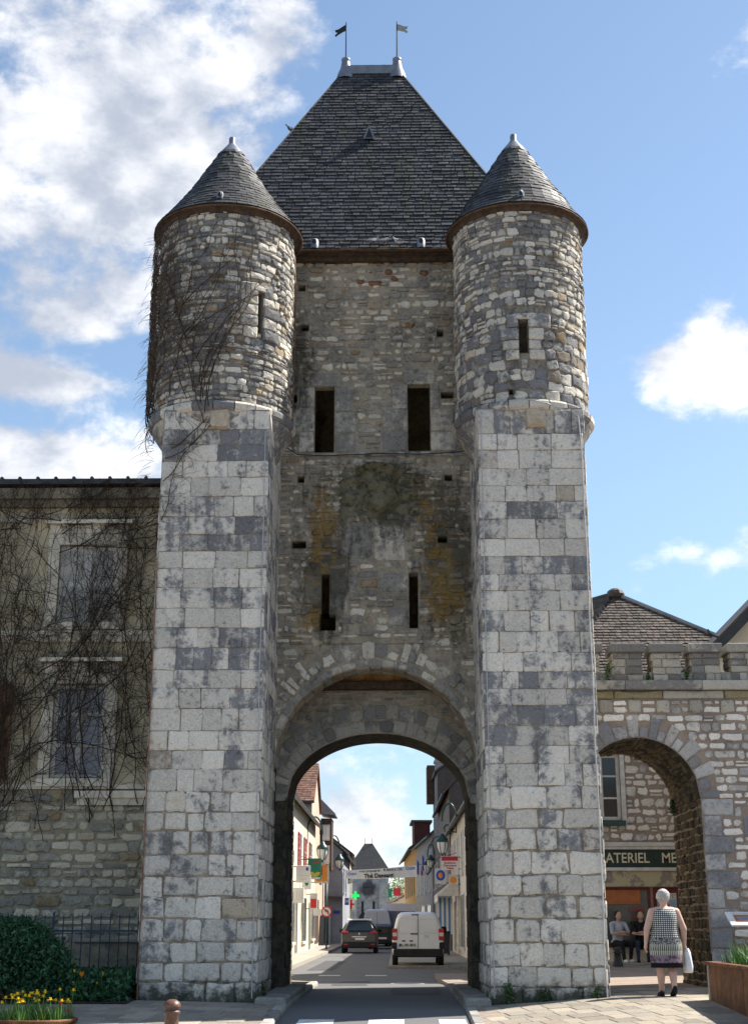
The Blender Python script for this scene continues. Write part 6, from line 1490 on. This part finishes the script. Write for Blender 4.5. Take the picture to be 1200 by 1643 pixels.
# --- more traffic ahead
def simple_vehicle(name, label, loc, L, W, H, mat, nose, rear_glass, cat, box=False):
    e = empty(name, loc, 0, label, cat); w = W / 2
    if box:
        MB().box(-w, w, 0, L * 0.68, 0.75, H, ch=0.03).build('cargo_box', mat, e); MB().box(-w + 0.04, w - 0.04, -0.02, 0.0, 0.85, H - 0.5).build('roller_door', 'paint_box', e); MB().box(-w + 0.1, w - 0.1, 0.05, L, 0.5, 0.75).build('chassis', 'plastic_black', e)
        car_body(e, [(L * 0.7, w * 0.92, 0.5, H * 0.78, w * 0.8, 1.3, 0.2), (L * 0.92, w * 0.92, 0.5, H * 0.74, w * 0.78, 1.3, 0.2), (L, w * 0.88, 0.5, 1.3, w * 0.8, 1.2, 0.1)], mat, 'cab')
    else:
        belt = H * 0.58
        car_body(e, [(0, w * 0.92, 0.36, H * (0.95 if nose < 0.5 else 0.6), w * 0.74, belt, 0.12), (0.12, w * 0.98, 0.30, H * (0.985 if nose < 0.5 else 0.7), w * 0.78, belt, 0.14), (L * 0.18, w, 0.27, H, w * 0.78, belt, 0.16), (L * 0.55, w, 0.27, H, w * 0.78, belt, 0.16), (L * 0.72, w, 0.27, H * 0.86, w * 0.78, belt, 0.16), (L * 0.85, w * 0.97, 0.28, belt * 1.02, w * 0.8, belt * 0.95, 0.1), (L, w * 0.88, 0.32, belt * 0.8, w * 0.7, belt * 0.7, 0.1)], mat)
        if rear_glass: MB().extrude([(-w * 0.66, 0.02, H * 0.64), (w * 0.66, 0.02, H * 0.64), (w * 0.6, 0.06, H * 0.9), (-w * 0.6, 0.06, H * 0.9)], (0, -0.03, 0)).build('rear_window', 'glass_car', e)
        else: MB().box(-0.008, 0.008, -0.012, 0.01, 0.5, H * 0.93).build('door_seam', 'plastic_black', e)
        MB().box(-w * 0.95, w * 0.95, -0.08, 0.12, 0.32, 0.55, ch=0.03).build('bumper', 'plastic_black', e)
        for s in (-1, 1): MB().box(s * (w + 0.1) - 0.09, s * (w + 0.1) + 0.09, L * 0.70, L * 0.72, belt, belt + 0.22).build('mirror', 'plastic_black', e)
    for s in (-1, 1): MB().box(s * w * 0.9 - 0.07, s * w * 0.9 + 0.07, -0.04, 0.05, 0.8, 1.15).build('tail_light', 'light_red', e)
    plate(e, '', 0, -0.03, 0.62)
    for y in (L * 0.18, L * 0.8):
        for s in (-1, 1): wheel(e, s * (w - 0.1), y, 0.33, 0.2)
    return e
simple_vehicle('delivery_van', 'tall pale blue white delivery van ahead of the people carrier', (-1.0, 72, -0.35), 5.4, 1.95, 2.35, 'paint_palebl', 0.2, False, 'van')
simple_vehicle('small_car', 'small dark car between the people carrier and the delivery van', (-0.55, 62, -0.35), 3.8, 1.65, 1.42, 'paint_dark', 0.6, True, 'car')
simple_vehicle('white_van', 'distant small white van in the middle of the street', (-0.72, 100, -0.35), 4.6, 1.8, 1.95, 'paint_white', 0.2, False, 'van')
simple_vehicle('parked_car', 'light parked car in the row on the right beyond the van', (-0.42, 86, -0.35), 4.0, 1.7, 1.45, 'paint_white', 0.6, True, 'car', )
simple_vehicle('box_truck', 'grey box truck parked behind the white van on the right', (0.55, 74, -0.35), 6.0, 2.1, 2.75, 'paint_white', 0, False, 'truck', True)

# ================================================================ street furniture and planting in front of the gate
rng = random.Random(91)
def bollard(label, x, y, h, mat, s=1.0):
    z = plaza_z(x, y); e = empty('bollard', (x, y, z), 0, label, 'bollard', 'cast iron bollards')
    MB().lathe((0, 0, 0), [(0.13 * s, 0), (0.13 * s, 0.05 * s), (0.105 * s, 0.09 * s), (0.085 * s, h * 0.42), (0.080 * s, h * 0.66), (0.10 * s, h * 0.68), (0.10 * s, h * 0.73), (0.075 * s, h * 0.75), (0.075 * s, h * 0.80)], 20).build('shaft', mat, e, True)
    MB().lathe((0, 0, 0), [(0.075 * s, h * 0.80), (0.105 * s, h * 0.82), (0.105 * s, h * 0.86), (0.09 * s, h * 0.93), (0.05 * s, h * 0.985), (0, h)], 20).build('cap', mat, e, True)
bollard('brown cast iron bollard in the sun at the bottom left', -2.36, -4.9, 0.50, 'iron_brown')
bollard('dark bollard at the shop step seen past the right buttress', 5.62, 12.6, 0.46, 'iron', 1.0)
# big timber planter with green blades at the right edge
PX, PY0, PY1, PZT = 4.92, -0.7, -6.5, 0.56
pl = empty('timber_planter', (PX + 0.6, -3.0, plaza_z(5.2, -3)), 0, 'rust brown timber planter at the bottom right corner', 'planter'); bpy.context.view_layer.update()
zb = plaza_z(5.0, -5) - 0.12
y = PY0 - 0.10
k = 0
while y > PY1:
    w = 0.145; o = MB().box(PX - 0.006 * rng.random(), PX + 0.04, y - w + 0.006, y, zb, PZT - 0.05, ch=0.004).build('plank', 'wood_corten'); child_of(o, pl); y -= w
k = 0; x = PX + 0.05
while x < PX + 1.9:
    o = MB().box(x, x + 0.139, PY0 - 0.06, PY0 - 0.02, zb, PZT - 0.05, ch=0.004).build('plank', 'wood_corten'); child_of(o, pl); x += 0.145
child_of(MB().box(PX - 0.015, PX + 0.07, PY0 - 0.10, PY0 - 0.0, zb, PZT - 0.02, ch=0.006).build('corner_post', 'wood_pale'), pl)
child_of(MB().box(PX - 0.04, PX + 0.10, PY1, PY0 + 0.02, PZT - 0.05, PZT, ch=0.008).box(PX + 0.1, PX + 1.9, PY0 - 0.11, PY0 + 0.02, PZT - 0.05, PZT, ch=0.008).build('rim', 'wood_corten'), pl)
child_of(MB().box(PX + 0.05, PX + 1.9, PY1, PY0 - 0.06, PZT - 0.3, PZT - 0.09).build('soil', 'soil'), pl)
bl = MB(); rgb = random.Random(7)
def blade(mb, base, h, lean, w, rg):
    p = Vector(base); d = Vector((lean[0], lean[1], 1)).normalized(); side = Vector((-lean[1] + 0.001, lean[0] + 0.3, 0)).normalized(); V = []; n = 5; t = rg.random()
    for i in range(n + 1):
        k = i / n; ww = w * (1 - k ** 2.2); V += [p - side * ww, p + side * ww]; p = p + d * (h / n); d = (d + Vector((lean[0], lean[1], -0.25)) * 0.16 * k).normalized()
    mb.raw(V, [(2 * i, 2 * i + 1, 2 * i + 3, 2 * i + 2) for i in range(n)], (t, t, 0.5))
for c in range(80):
    bx_, by_ = rgb.uniform(PX + 0.16, PX + 1.0), rgb.uniform(-4.2, -0.95)
    for q in range(12): blade(bl, (bx_ + rgb.gauss(0, 0.03), by_ + rgb.gauss(0, 0.03), PZT - 0.1), rgb.uniform(0.22, 0.50), (rgb.gauss(0, 0.35), rgb.gauss(0, 0.35)), rgb.uniform(0.006, 0.011), rgb)
o = bl.build('planter_greenery', 'leaf_blade'); tag(o, 'bright green strap leaves growing in the timber planter', 'plants', kind='stuff')
# information lectern
ip = empty('information_panel', (6.14, 0.9, plaza_z(6.0, 0.9)), 0, 'tilted white information panel on a dark post by the wall', 'information board')
MB().tube([(-0.15, 0.0, 0), (-0.15, 0.0, 1.05)], 0.03, 8).tube([(0.5, 0.0, 0), (0.5, 0.0, 1.05)], 0.03, 8).tube([(-0.15, 0, 0.86), (0.5, 0, 0.86)], 0.02, 6).build('stand', 'iron', ip)
bd = MB().extrude([(-0.50, -0.22, 1.02), (0.75, -0.22, 1.02), (0.75, 0.22, 1.22), (-0.50, 0.22, 1.22)], (0, 0.012, -0.025)).build('board', 'white_paint', ip)
tl_ = lambda u0, u1, w0, w1, m: MB().raw([(-0.5 + 1.25 * u, -0.22 + 0.44 * w - 0.002, 1.02 + 0.2 * w + 0.004) for u, w in ((u0, w0), (u1, w0), (u1, w1), (u0, w1))], [(0, 1, 2, 3)]).build('printed_picture', m, bd)
tl_(0.08, 0.5, 0.18, 0.75, 'poster_orange'); tl_(0.12, 0.44, 0.3, 0.6, 'poster_blue'); tl_(0.55, 0.95, 0.3, 0.8, 'poster_blue'); tl_(0.08, 0.5, 0.84, 0.9, 'shutter_grey')
# railing and slab in front of the left house
rl = empty('iron_railing', (-5.3, 0.75, -0.03), 0, 'low dark iron railing in front of the house beside the left buttress', 'railing')
RY = 0.0
rl_x = frange(-1.4, 1.62, 20)
MB().box(-1.5, 1.64, -0.012, 0.012, 1.00, 1.03).box(-1.5, 1.64, -0.012, 0.012, 0.15, 0.18).build('rail', 'iron_fence', rl)
for x in rl_x: MB().tube([(x, 0, 0), (x, 0, 1.24), (x, 0, 1.30)], [0.010, 0.010, 0.001], 6).build('bar', 'iron_fence', rl)
for x in (-1.4, 0.1, 1.6): MB().tube([(x, 0.0, 0), (x, 0.0, 1.3)], 0.02, 6).build('post', 'iron_fence', rl)
lw = empty('low_wall', (-4.5, 1.6, 0), 0, 'low dark wall with pale coping behind the iron railing', 'wall')
MB().box(-2.8, 0.82, -0.12, 0.12, -0.2, 0.80).build('wall_body', 'mortar_old', lw)
MB().box(-2.8, -0.72, -0.18, 0.18, 0.83, 0.89, ch=0.01).build('coping_slab', 'kerb', lw); MB().box(-0.52, 0.82, -0.18, 0.18, 0.80, 0.86, ch=0.01).build('coping_slab', 'kerb', lw)
# dense dark shrub
shb = empty('round_shrub', (-5.62, -0.2, -0.04), 0, 'big rounded dark green shrub at the lower left', 'shrub'); rg = random.Random(17)
lobes = [(0, 0, 0.55, 0.85), (-0.5, 0.1, 0.62, 0.8), (0.38, 0.0, 0.48, 0.62), (-0.1, -0.2, 0.8, 0.6), (-0.6, -0.1, 0.8, 0.65), (0.1, 0.1, 0.82, 0.55), (0.62, 0.05, 0.36, 0.42)]
def shrub_pt(r_):
    c = r_.choice(lobes); a, b = r_.uniform(0, 6.28), r_.uniform(-0.7, 1); s = math.sqrt(max(0, 1 - b * b)); k = c[3] * (r_.random() ** 0.22) * (1.0 + (0.16 * r_.random() if r_.random() < 0.10 else 0.0)) * (1 + 0.07 * math.sin(7 * a) + 0.06 * math.sin(9 * b + 3 * a))
    return (c[0] + k * s * math.cos(a), c[1] + 0.7 * k * s * math.sin(a), max(0.02, c[2] + 0.75 * k * b))
tag(leaf_mass(30000, shrub_pt, 0.048, rg, 1.9).build('foliage', 'leaf_dark', shb), kind='stuff')
sm = MB()
for k in range(9): a = rg.uniform(0, 6.28); sm.tube([(0, 0, 0), (0.3 * math.cos(a), 0.2 * math.sin(a), 0.5), (0.7 * math.cos(a), 0.4 * math.sin(a), 1.0)], [0.03, 0.02, 0.008], 5)
sm.build('stem', 'bark', shb)
# soil bed and dark low plants along the wall
tag(sheet('garden_bed', 'soil', lambda y: -8.0, lambda y: -3.68, [-0.75, -0.2, 0.6, 2.2], lambda x, y: plaza_z(x, y) + 0.02, 4), kind='structure')
gc = leaf_mass(5200, lambda r_: (r_.uniform(-5.3, -3.74), r_.uniform(-0.55, 1.5), 0.0 + 0.42 * r_.random() ** 1.6), 0.075, rg, 1.4).build('ground_cover', 'leaf_dark'); tag(gc, 'dark low plants growing in the bed beside the left buttress', 'plants', kind='stuff')
def flower(label, loc, h, mat, size, kind='tulip'):
    e = empty('flower', loc, rng.uniform(0, 6), label, 'flower', 'flowers in the garden beds')
    tx, ty = rng.gauss(0, 0.03), rng.gauss(0, 0.03)
    MB().tube([(0, 0, 0), (tx * 0.4, ty * 0.4, h * 0.6), (tx, ty, h)], 0.005, 4).build('stem', 'green_leaf', e)
    lf = MB()
    for k in range(3): blade(lf, (0.01 * k, 0, 0), h * rng.uniform(0.6, 0.9), (rng.gauss(0, 0.3), rng.gauss(0, 0.3)), 0.010, rng)
    lf.build('leaf', 'leaf_blade', e)
    n = 6
    for k in range(n):
        a = 2 * math.pi * k / n; op = 0.55 if kind == 'tulip' else 1.0
        ca, sa = math.cos(a), math.sin(a); s = size
        V = [(tx + 0.1 * s * ca, ty + 0.1 * s * sa, h), (tx + s * (0.5 * op * ca - 0.3 * sa), ty + s * (0.5 * op * sa + 0.3 * ca), h + s * (0.45 if kind == 'tulip' else 0.12)), (tx + s * op * 0.95 * ca, ty + s * op * 0.95 * sa, h + s * (1.0 if kind == 'tulip' else 0.1)), (tx + s * (0.5 * op * ca + 0.3 * sa), ty + s * (0.5 * op * sa - 0.3 * ca), h + s * (0.45 if kind == 'tulip' else 0.12))]
        MB().raw(V, [(0, 1, 2, 3)]).build('petal', mat, e)
    if kind != 'tulip': MB().lathe((tx, ty, h), [(0.0, 0), (size * 0.22, 0.02 * size), (size * 0.30, 0.55 * size), (size * 0.36, 0.62 * size)], 8).build('trumpet', mat, e)
simple('green_leaf', (0.06, 0.16, 0.03), 0.6, 0.15)
for lb, x, y, h, m_, s in (('left small yellow flower in the dark bed by the buttress', -4.55, -0.35, 0.42, 'petal_yellow', 0.05), ('orange tulip in the middle of the dark bed by the buttress', -4.40, -0.4, 0.36, 'petal_orange', 0.085), ('large yellow orange tulip nearest the left buttress', -4.10, -0.4, 0.35, 'petal_yellow', 0.085), ('tiny yellow flower low between the two tulips', -4.28, -0.42, 0.26, 'petal_yellow', 0.035), ('tiny yellow flower low under the orange tulip', -4.5, -0.42, 0.27, 'petal_yellow', 0.03)):
    flower(lb, (x, y, plaza_z(x, y)), h, m_, s)
# sunny flower tub in the lower left corner: daffodils and red blooms
tb = empty('flower_tub', (-4.42, -3.15, -0.42), 0, 'low tub full of spring flowers in the bottom left corner', 'planter')
MB().lathe((0, 0, 0), [(0.0, 0.0), (0.42, 0.0), (0.52, 0.28), (0.55, 0.30), (0.55, 0.33), (0.48, 0.33), (0.46, 0.28), (0, 0.27)], 28).build('tub', 'wood_corten', tb, True)
bl2 = MB()
for q in range(260):
    a, r_ = rng.uniform(0, 6.28), 0.45 * math.sqrt(rng.random()); blade(bl2, (-4.42 + r_ * math.cos(a), -3.15 + r_ * math.sin(a), -0.15), rng.uniform(0.12, 0.34), (rng.gauss(0, 0.35), rng.gauss(0, 0.35)), 0.008, rng)
tag(bl2.build('tub_leaves', 'leaf_blade'), 'green strap leaves crowding the flower tub at lower left', 'plants', kind='stuff')
for q in range(40):
    a, r_ = rng.uniform(0, 6.28), 0.50 * math.sqrt(rng.random()); x, y = r_ * math.cos(a), r_ * math.sin(a)
    red = x > 0.12 and y < 0.1 and rng.random() < 0.75
    flower(('red bloom' if red else 'yellow daffodil') + ' among the spring flowers in the corner tub', (-4.42 + x, -3.15 + y, -0.15), rng.uniform(0.10, 0.24) if red else rng.uniform(0.24, 0.40), 'petal_red' if red else 'petal_yellow', rng.uniform(0.045, 0.06), 'tulip' if red else 'daffodil')

# ================================================================ pigeons on the tower
def pigeon(label, loc, rz, pale=False):
    e = empty('pigeon', loc, rz, label, 'pigeon', 'pigeons on the tower roof')
    e.scale = (0.85, 0.85, 0.85); m_ = 'feather_pale' if pale else 'feather'
    mb = MB(); prof = [(-0.20, 0.06, 0.012, 0.008), (-0.12, 0.075, 0.035, 0.02), (-0.05, 0.085, 0.055, 0.05), (0.02, 0.095, 0.06, 0.06), (0.07, 0.115, 0.05, 0.055), (0.10, 0.145, 0.032, 0.04), (0.115, 0.18, 0.026, 0.028), (0.13, 0.20, 0.024, 0.024), (0.148, 0.203, 0.014, 0.014), (0.158, 0.20, 0.004, 0.004)]
    v = []; f = []; n = 10
    for (x, z, ry, rz_) in prof:
        for j in range(n): t = 2 * math.pi * j / n; v.append((x, ry * math.cos(t), z + rz_ * math.sin(t)))
    for i in range(len(prof) - 1):
        for j in range(n): q = (j + 1) % n; f.append((i * n + j, i * n + q, i * n + n + q, i * n + n + j))
    mb.raw(v, f).build('body', m_, e, True)
    MB().raw([(0.155, -0.006, 0.203), (0.155, 0.006, 0.203), (0.182, 0, 0.194), (0.155, 0, 0.193)], [(0, 1, 2), (0, 2, 3), (1, 3, 2)]).build('beak', 'iron', e)
    for s in (-1, 1):
        MB().raw([(0.05, s * 0.055, 0.12), (-0.02, s * 0.066, 0.12), (-0.17, s * 0.02, 0.075), (-0.03, s * 0.066, 0.065), (0.05, s * 0.056, 0.075)], [(0, 1, 2, 3, 4)]).build('wing', 'feather_pale' if not pale else 'feather', e)
        MB().tube([(0.0, s * 0.02, 0.05), (0.005, s * 0.02, 0.0), (0.03, s * 0.02, 0.0)], 0.005, 4).build('leg', 'copper_rust', e)
pigeon('left pigeon of the pair on the main roof eave', (-0.10, 1.90, 13.78), 0.4); pigeon('right pigeon of the pair on the main roof eave', (0.13, 1.90, 13.78), 0.2); pigeon('pale pigeon hunched on the eave right of the pair', (0.42, 1.90, 13.76), 3.0, True)
pigeon('dark pigeon perched on the left edge of the main roof', (-1.90, 4.02, 17.62), 3.3)

# ================================================================ people
def capsule_mesh(caps, voxel, smooth_it=6):
    mb = MB()
    for (a, ra, b_, rb) in caps:
        a, b_ = Vector(a), Vector(b_); d = (b_ - a); L = d.length; d = d / L if L > 1e-6 else Vector((0, 0, 1))
        pts = []; rr = []
        for k in (-0.98, -0.8, -0.45): pts.append(a + d * (ra * k)); rr.append(ra * math.sqrt(1 - k * k))
        for k in frange(0, 1, 3): pts.append(a.lerp(b_, k)); rr.append(ra + (rb - ra) * k)
        for k in (0.45, 0.8, 0.98): pts.append(b_ + d * (rb * k)); rr.append(rb * math.sqrt(1 - k * k))
        mb.tube(pts, rr, 12)
    me = bpy.data.meshes.new('tmp'); me.from_pydata(mb.v, [], mb.f)
    o = bpy.data.objects.new('tmp', me); col.objects.link(o)
    m_ = o.modifiers.new('r', 'REMESH'); m_.mode = 'VOXEL'; m_.voxel_size = voxel
    m2 = o.modifiers.new('s', 'SMOOTH'); m2.iterations = smooth_it; m2.factor = 0.5
    dg = bpy.context.evaluated_depsgraph_get(); out = bpy.data.meshes.new_from_object(o.evaluated_get(dg))
    bpy.data.objects.remove(o); out.polygons.foreach_set('use_smooth', [True] * len(out.polygons)); return out
def body_obj(name, me, mat, parent):
    me.name = name; me.materials.clear(); me.materials.append(MATS[mat]); o = bpy.data.objects.new(name, me); col.objects.link(o); o.parent = parent; return o
def hand_caps(w, d, side):
    """relaxed curled hand hanging from wrist w; d is the forearm direction"""
    w = Vector(w); d = Vector(d).normalized(); fwd = Vector((0, 1, 0)); out = Vector((side, 0, 0)); caps = [(w, 0.026, w + d * 0.08 + fwd * 0.005, 0.03), (w + fwd * 0.02, 0.022, w + d * 0.08 + fwd * 0.025, 0.022), (w - fwd * 0.018, 0.022, w + d * 0.08 - fwd * 0.02, 0.02)]
    for k, L in enumerate((0.062, 0.072, 0.068, 0.052)):
        b0 = w + d * 0.09 + fwd * (0.027 - 0.018 * k); b1 = b0 + d * (L * 0.55) - out * 0.008; b2 = b1 + d * (L * 0.4) - out * 0.022
        caps += [(b0, 0.0095, b1, 0.009), (b1, 0.009, b2, 0.0075)]
    t0 = w + d * 0.03 + fwd * 0.032; t1 = t0 + d * 0.035 + fwd * 0.022; t2 = t1 + d * 0.03 - out * 0.008
    caps += [(t0, 0.012, t1, 0.0105), (t1, 0.0105, t2, 0.009)]
    return caps
def loft(rings, n=28):
    """rings: (cx, cy, z, rx, ry)"""
    mb = MB(); v = []; f = []
    for (cx, cy, z, rx, ry) in rings:
        for j in range(n): t = 2 * math.pi * j / n; v.append((cx + rx * math.cos(t), cy + ry * math.sin(t), z))
    for i in range(len(rings) - 1):
        for j in range(n): q = (j + 1) % n; f.append((i * n + j, i * n + q, i * n + n + q, i * n + n + j))
    mb.raw(v, f); return mb
# woman walking away, seen from behind
wx, wy = 4.45, 0.02
wm = empty('person', (wx, wy, plaza_z(wx, wy)), 0.05, 'grey haired person in a patterned sleeveless dress walking away with a white bag', 'person')
caps = [((0, 0, 0.82), 0.15, (0, 0.01, 1.05), 0.145), ((-0.08, 0, 0.80), 0.13, (0.08, 0, 0.80), 0.13), ((0, 0.0, 1.05), 0.14, (0, -0.01, 1.20), 0.13), ((-0.12, -0.01, 1.24), 0.075, (0.12, -0.01, 1.24), 0.075), ((-0.07, 0, 1.15), 0.11, (0.07, 0, 1.15), 0.11),
        ((0, -0.01, 1.26), 0.062, (0, 0.0, 1.38), 0.055), ((0, 0.005, 1.43), 0.085, (0, 0.01, 1.49), 0.088), ((0, 0.06, 1.40), 0.05, (0, 0.065, 1.44), 0.055), ((0, 0.105, 1.42), 0.014, (0, 0.098, 1.45), 0.012), ((-0.092, 0.01, 1.44), 0.016, (-0.092, 0.012, 1.47), 0.016), ((0.092, 0.01, 1.44), 0.016, (0.092, 0.012, 1.47), 0.016)]
# legs: right foot behind, heel lifting
for s, (kx, ky), (ax, ay, az), toe in ((-1, (0.095, 0.02), (0.085, 0.06, 0.10), 0), (1, (0.085, 0.04), (0.075, -0.10, 0.13), 1)):
    hip = Vector((s * 0.095, 0, 0.80)); kn = Vector((s * kx, ky, 0.43)); an = Vector((s * ax, ay, az))
    caps += [(hip, 0.115, kn, 0.068), (kn, 0.066, kn.lerp(an, 0.35) + Vector((0, -0.015, 0)), 0.068), (kn.lerp(an, 0.35) + Vector((0, -0.015, 0)), 0.066, an, 0.038), (an, 0.038, an + Vector((0, 0.10, -0.05)), 0.03)]
hands = []
for s, el_, wr in ((-1, (-0.285, -0.03, 0.98), (-0.295, 0.03, 0.78)), (1, (0.29, -0.02, 0.98), (0.305, 0.05, 0.78))):
    sh = Vector((s * 0.185, -0.01, 1.235)); e_, w_ = Vector(el_), Vector(wr)
    caps += [(sh, 0.066, e_, 0.05), (e_, 0.048, w_, 0.03)] + hand_caps(w_, w_ - e_, s)
body_obj('body', capsule_mesh(caps, 0.0075), 'skin', wm)
rings = [(0, -0.005, 1.285, 0.075, 0.08), (0, -0.005, 1.283, 0.13, 0.10), (0, -0.008, 1.255, 0.172, 0.125), (0, -0.008, 1.20, 0.186, 0.148), (0, -0.005, 1.10, 0.196, 0.158), (0, 0, 1.00, 0.186, 0.158), (0, 0, 0.90, 0.20, 0.168), (0, 0, 0.80, 0.232, 0.178), (0, 0, 0.68, 0.238, 0.18), (0, 0, 0.56, 0.228, 0.178), (0, -0.005, 0.50, 0.226, 0.178), (0, -0.01, 0.42, 0.228, 0.18), (0, -0.01, 0.42, 0.215, 0.17), (0, -0.01, 0.52, 0.21, 0.165)]
loft([(a, b, c, d * 1.07, e * 1.05) for a, b, c, d, e in rings]).build('dress', 'dress_print', wm, True)
hr = MB(); rg = random.Random(4); v = []; f = []; n, k = 18, 10
for i in range(k + 1):
    p = math.pi * i / k - math.pi / 2
    for j in range(n):
        t = 2 * math.pi * j / n; front = max(0, math.sin(t)); r_ = 1 + rg.uniform(-0.05, 0.06)
        low = -0.6 if front < 0.3 else 0.15
        zz = max(math.sin(p), low - 0.35)
        v.append((0.104 * r_ * math.cos(p) * math.cos(t), -0.012 + 0.108 * r_ * math.cos(p) * math.sin(t) * (0.8 if front > 0.3 and zz < 0.3 else 1), 1.475 + 0.108 * r_ * zz))
for i in range(k):
    for j in range(n): q = (j + 1) % n; f.append((i * n + j, i * n + q, i * n + n + q, i * n + n + j))
hr.raw(v, f).build('hair', 'hair_grey', wm, True)
for s, (ax, ay, az), pitch in ((-1, (-0.085, 0.06, 0.0), 0.0), (1, (0.075, -0.10, 0.03), 0.45)):
    so_ = MB(); prof = [(-0.055, 0.030, 0.06), (-0.035, 0.036, 0.085), (0.02, 0.038, 0.085), (0.08, 0.044, 0.065), (0.14, 0.04, 0.05), (0.175, 0.022, 0.035)]; v = []; f = []
    for (y, w_, h_) in prof:
        zo = max(0.0, -(y - 0.12)) * math.tan(pitch)
        for (x, z) in ((-w_, 0.0), (w_, 0.0), (w_ * 0.95, h_ * 0.6), (w_ * 0.5, h_), (-w_ * 0.5, h_), (-w_ * 0.95, h_ * 0.6)): v.append((ax + x, ay + y, z + zo))
    for i in range(len(prof) - 1):
        for j in range(6): q = (j + 1) % 6; f.append((i * 6 + j, i * 6 + q, i * 6 + 6 + q, i * 6 + 6 + j))
    f += [(5, 4, 3, 2, 1, 0), tuple(30 + j for j in range(6))]
    so_.raw(v, f).build('shoe', 'cloth_black', wm, True)
bt_ = MB(); bt_.tube([(0.0, 0.0, 0.0), (0.0, 0.0, 0.02)], 0.001, 4)
bag = empty('shopping_bag', (wx + 0.335, wy + 0.07, plaza_z(wx, wy) + 0.34), 0.1, 'white plastic bag held in the walking person\'s right hand', 'bag')
mbb = MB(); v = []; f = []; rg = random.Random(8)
for (z, rx, ry) in ((0.0, 0.055, 0.10), (0.01, 0.065, 0.12), (0.10, 0.07, 0.13), (0.22, 0.06, 0.12), (0.30, 0.045, 0.10), (0.36, 0.02, 0.05)):
    for j in range(14): t = 2 * math.pi * j / 14; r_ = 1 + rg.uniform(-0.08, 0.08); v.append((rx * r_ * math.cos(t), ry * r_ * math.sin(t), z))
for i in range(5):
    for j in range(14): q = (j + 1) % 14; f.append((i * 14 + j, i * 14 + q, i * 14 + 14 + q, i * 14 + 14 + j))
f.append(tuple(range(13, -1, -1)))
mbb.raw(v, f).build('bag_body', 'bag_white', bag, True)
MB().tube([(0, -0.04, 0.32), (-0.02, -0.01, 0.40), (-0.02, 0.02, 0.40), (0, 0.04, 0.32)], 0.006, 5).build('handle', 'bag_white', bag)
# two people sitting on the shop sill
def sitter(label, x, top, legs, shirt_len, hair, turn, pale=False):
    e = empty('person', (x, SY - 0.48, 0.14), turn, label, 'person')
    hipz = 0.45; caps = [((-0.08, 0.16, hipz + 0.02), 0.12, (0.08, 0.16, hipz + 0.02), 0.12), ((0, 0.16, hipz), 0.14, (0, 0.14, 0.72), 0.145), ((0, 0.14, 0.72), 0.14, (0, 0.12, 0.88), 0.13), ((-0.13, 0.13, 0.95), 0.07, (0.13, 0.13, 0.95), 0.07)]
    skin = [((0, 0.11, 0.98), 0.055, (0, 0.09, 1.06), 0.05), ((0, 0.075, 1.13), 0.082, (0, 0.08, 1.18), 0.085), ((0, 0.02, 1.09), 0.04, (0, 0.02, 1.12), 0.045), ((0, -0.012, 1.12), 0.012, (0, -0.006, 1.15), 0.010)]
    legc = []
    for s in (-1, 1):
        hp, kn = Vector((s * 0.09, 0.14, hipz + 0.02)), Vector((s * 0.13, -0.30, hipz + 0.02)); an = Vector((s * 0.13, -0.30 + (0.08 if s > 0 else -0.06), 0.08))
        legc += [(hp, 0.095, kn, 0.065), (kn, 0.065, an, 0.042)]
        shd, elb, wr = Vector((s * 0.19, 0.12, 0.94)), Vector((s * 0.24, 0.0, 0.72)), Vector((s * 0.02, -0.14, 0.72 + 0.03 * s))
        caps.append((shd, 0.06, elb, 0.048)); skin += [(elb, 0.042, wr, 0.03)]
        skin += hand_caps(wr, Vector((-s, -0.1, -0.15)), s)
    body_obj('body', capsule_mesh(skin + [((0, 0.15, 0.5), 0.10, (0, 0.11, 1.0), 0.05)], 0.009), 'skin', e)
    body_obj('shirt', capsule_mesh(caps, 0.013), top, e); body_obj('trousers', capsule_mesh(legc + [((-0.08, 0.16, hipz), 0.125, (0.08, 0.16, hipz), 0.125)], 0.013), legs, e)
    MB().ball((0, 0.10, 1.185), 0.098, 0.092, 0.09, 14, 8).ball((0, 0.135, 1.10), 0.085, 0.05, hair[1], 12, 6).build('hair', hair[0], e, True)
    for s in (-1, 1): MB().ball((s * 0.13, -0.33 + (0.04 if s > 0 else -0.10), 0.045), 0.045, 0.115, 0.045, 10, 5).build('shoe', 'white_paint' if pale else 'cloth_black', e, True)
    return e
sitter('person in a pale jacket sitting at the shop front, partly hidden by the buttress', 6.02, 'cloth_pale', 'cloth_black', 0, ('hair_dark', 0.08), 0.35, True)
sitter('dark haired person in navy sitting on the sill with folded arms', 6.55, 'cloth_black', 'cloth_navy', 0, ('hair_dark', 0.14), -0.1)
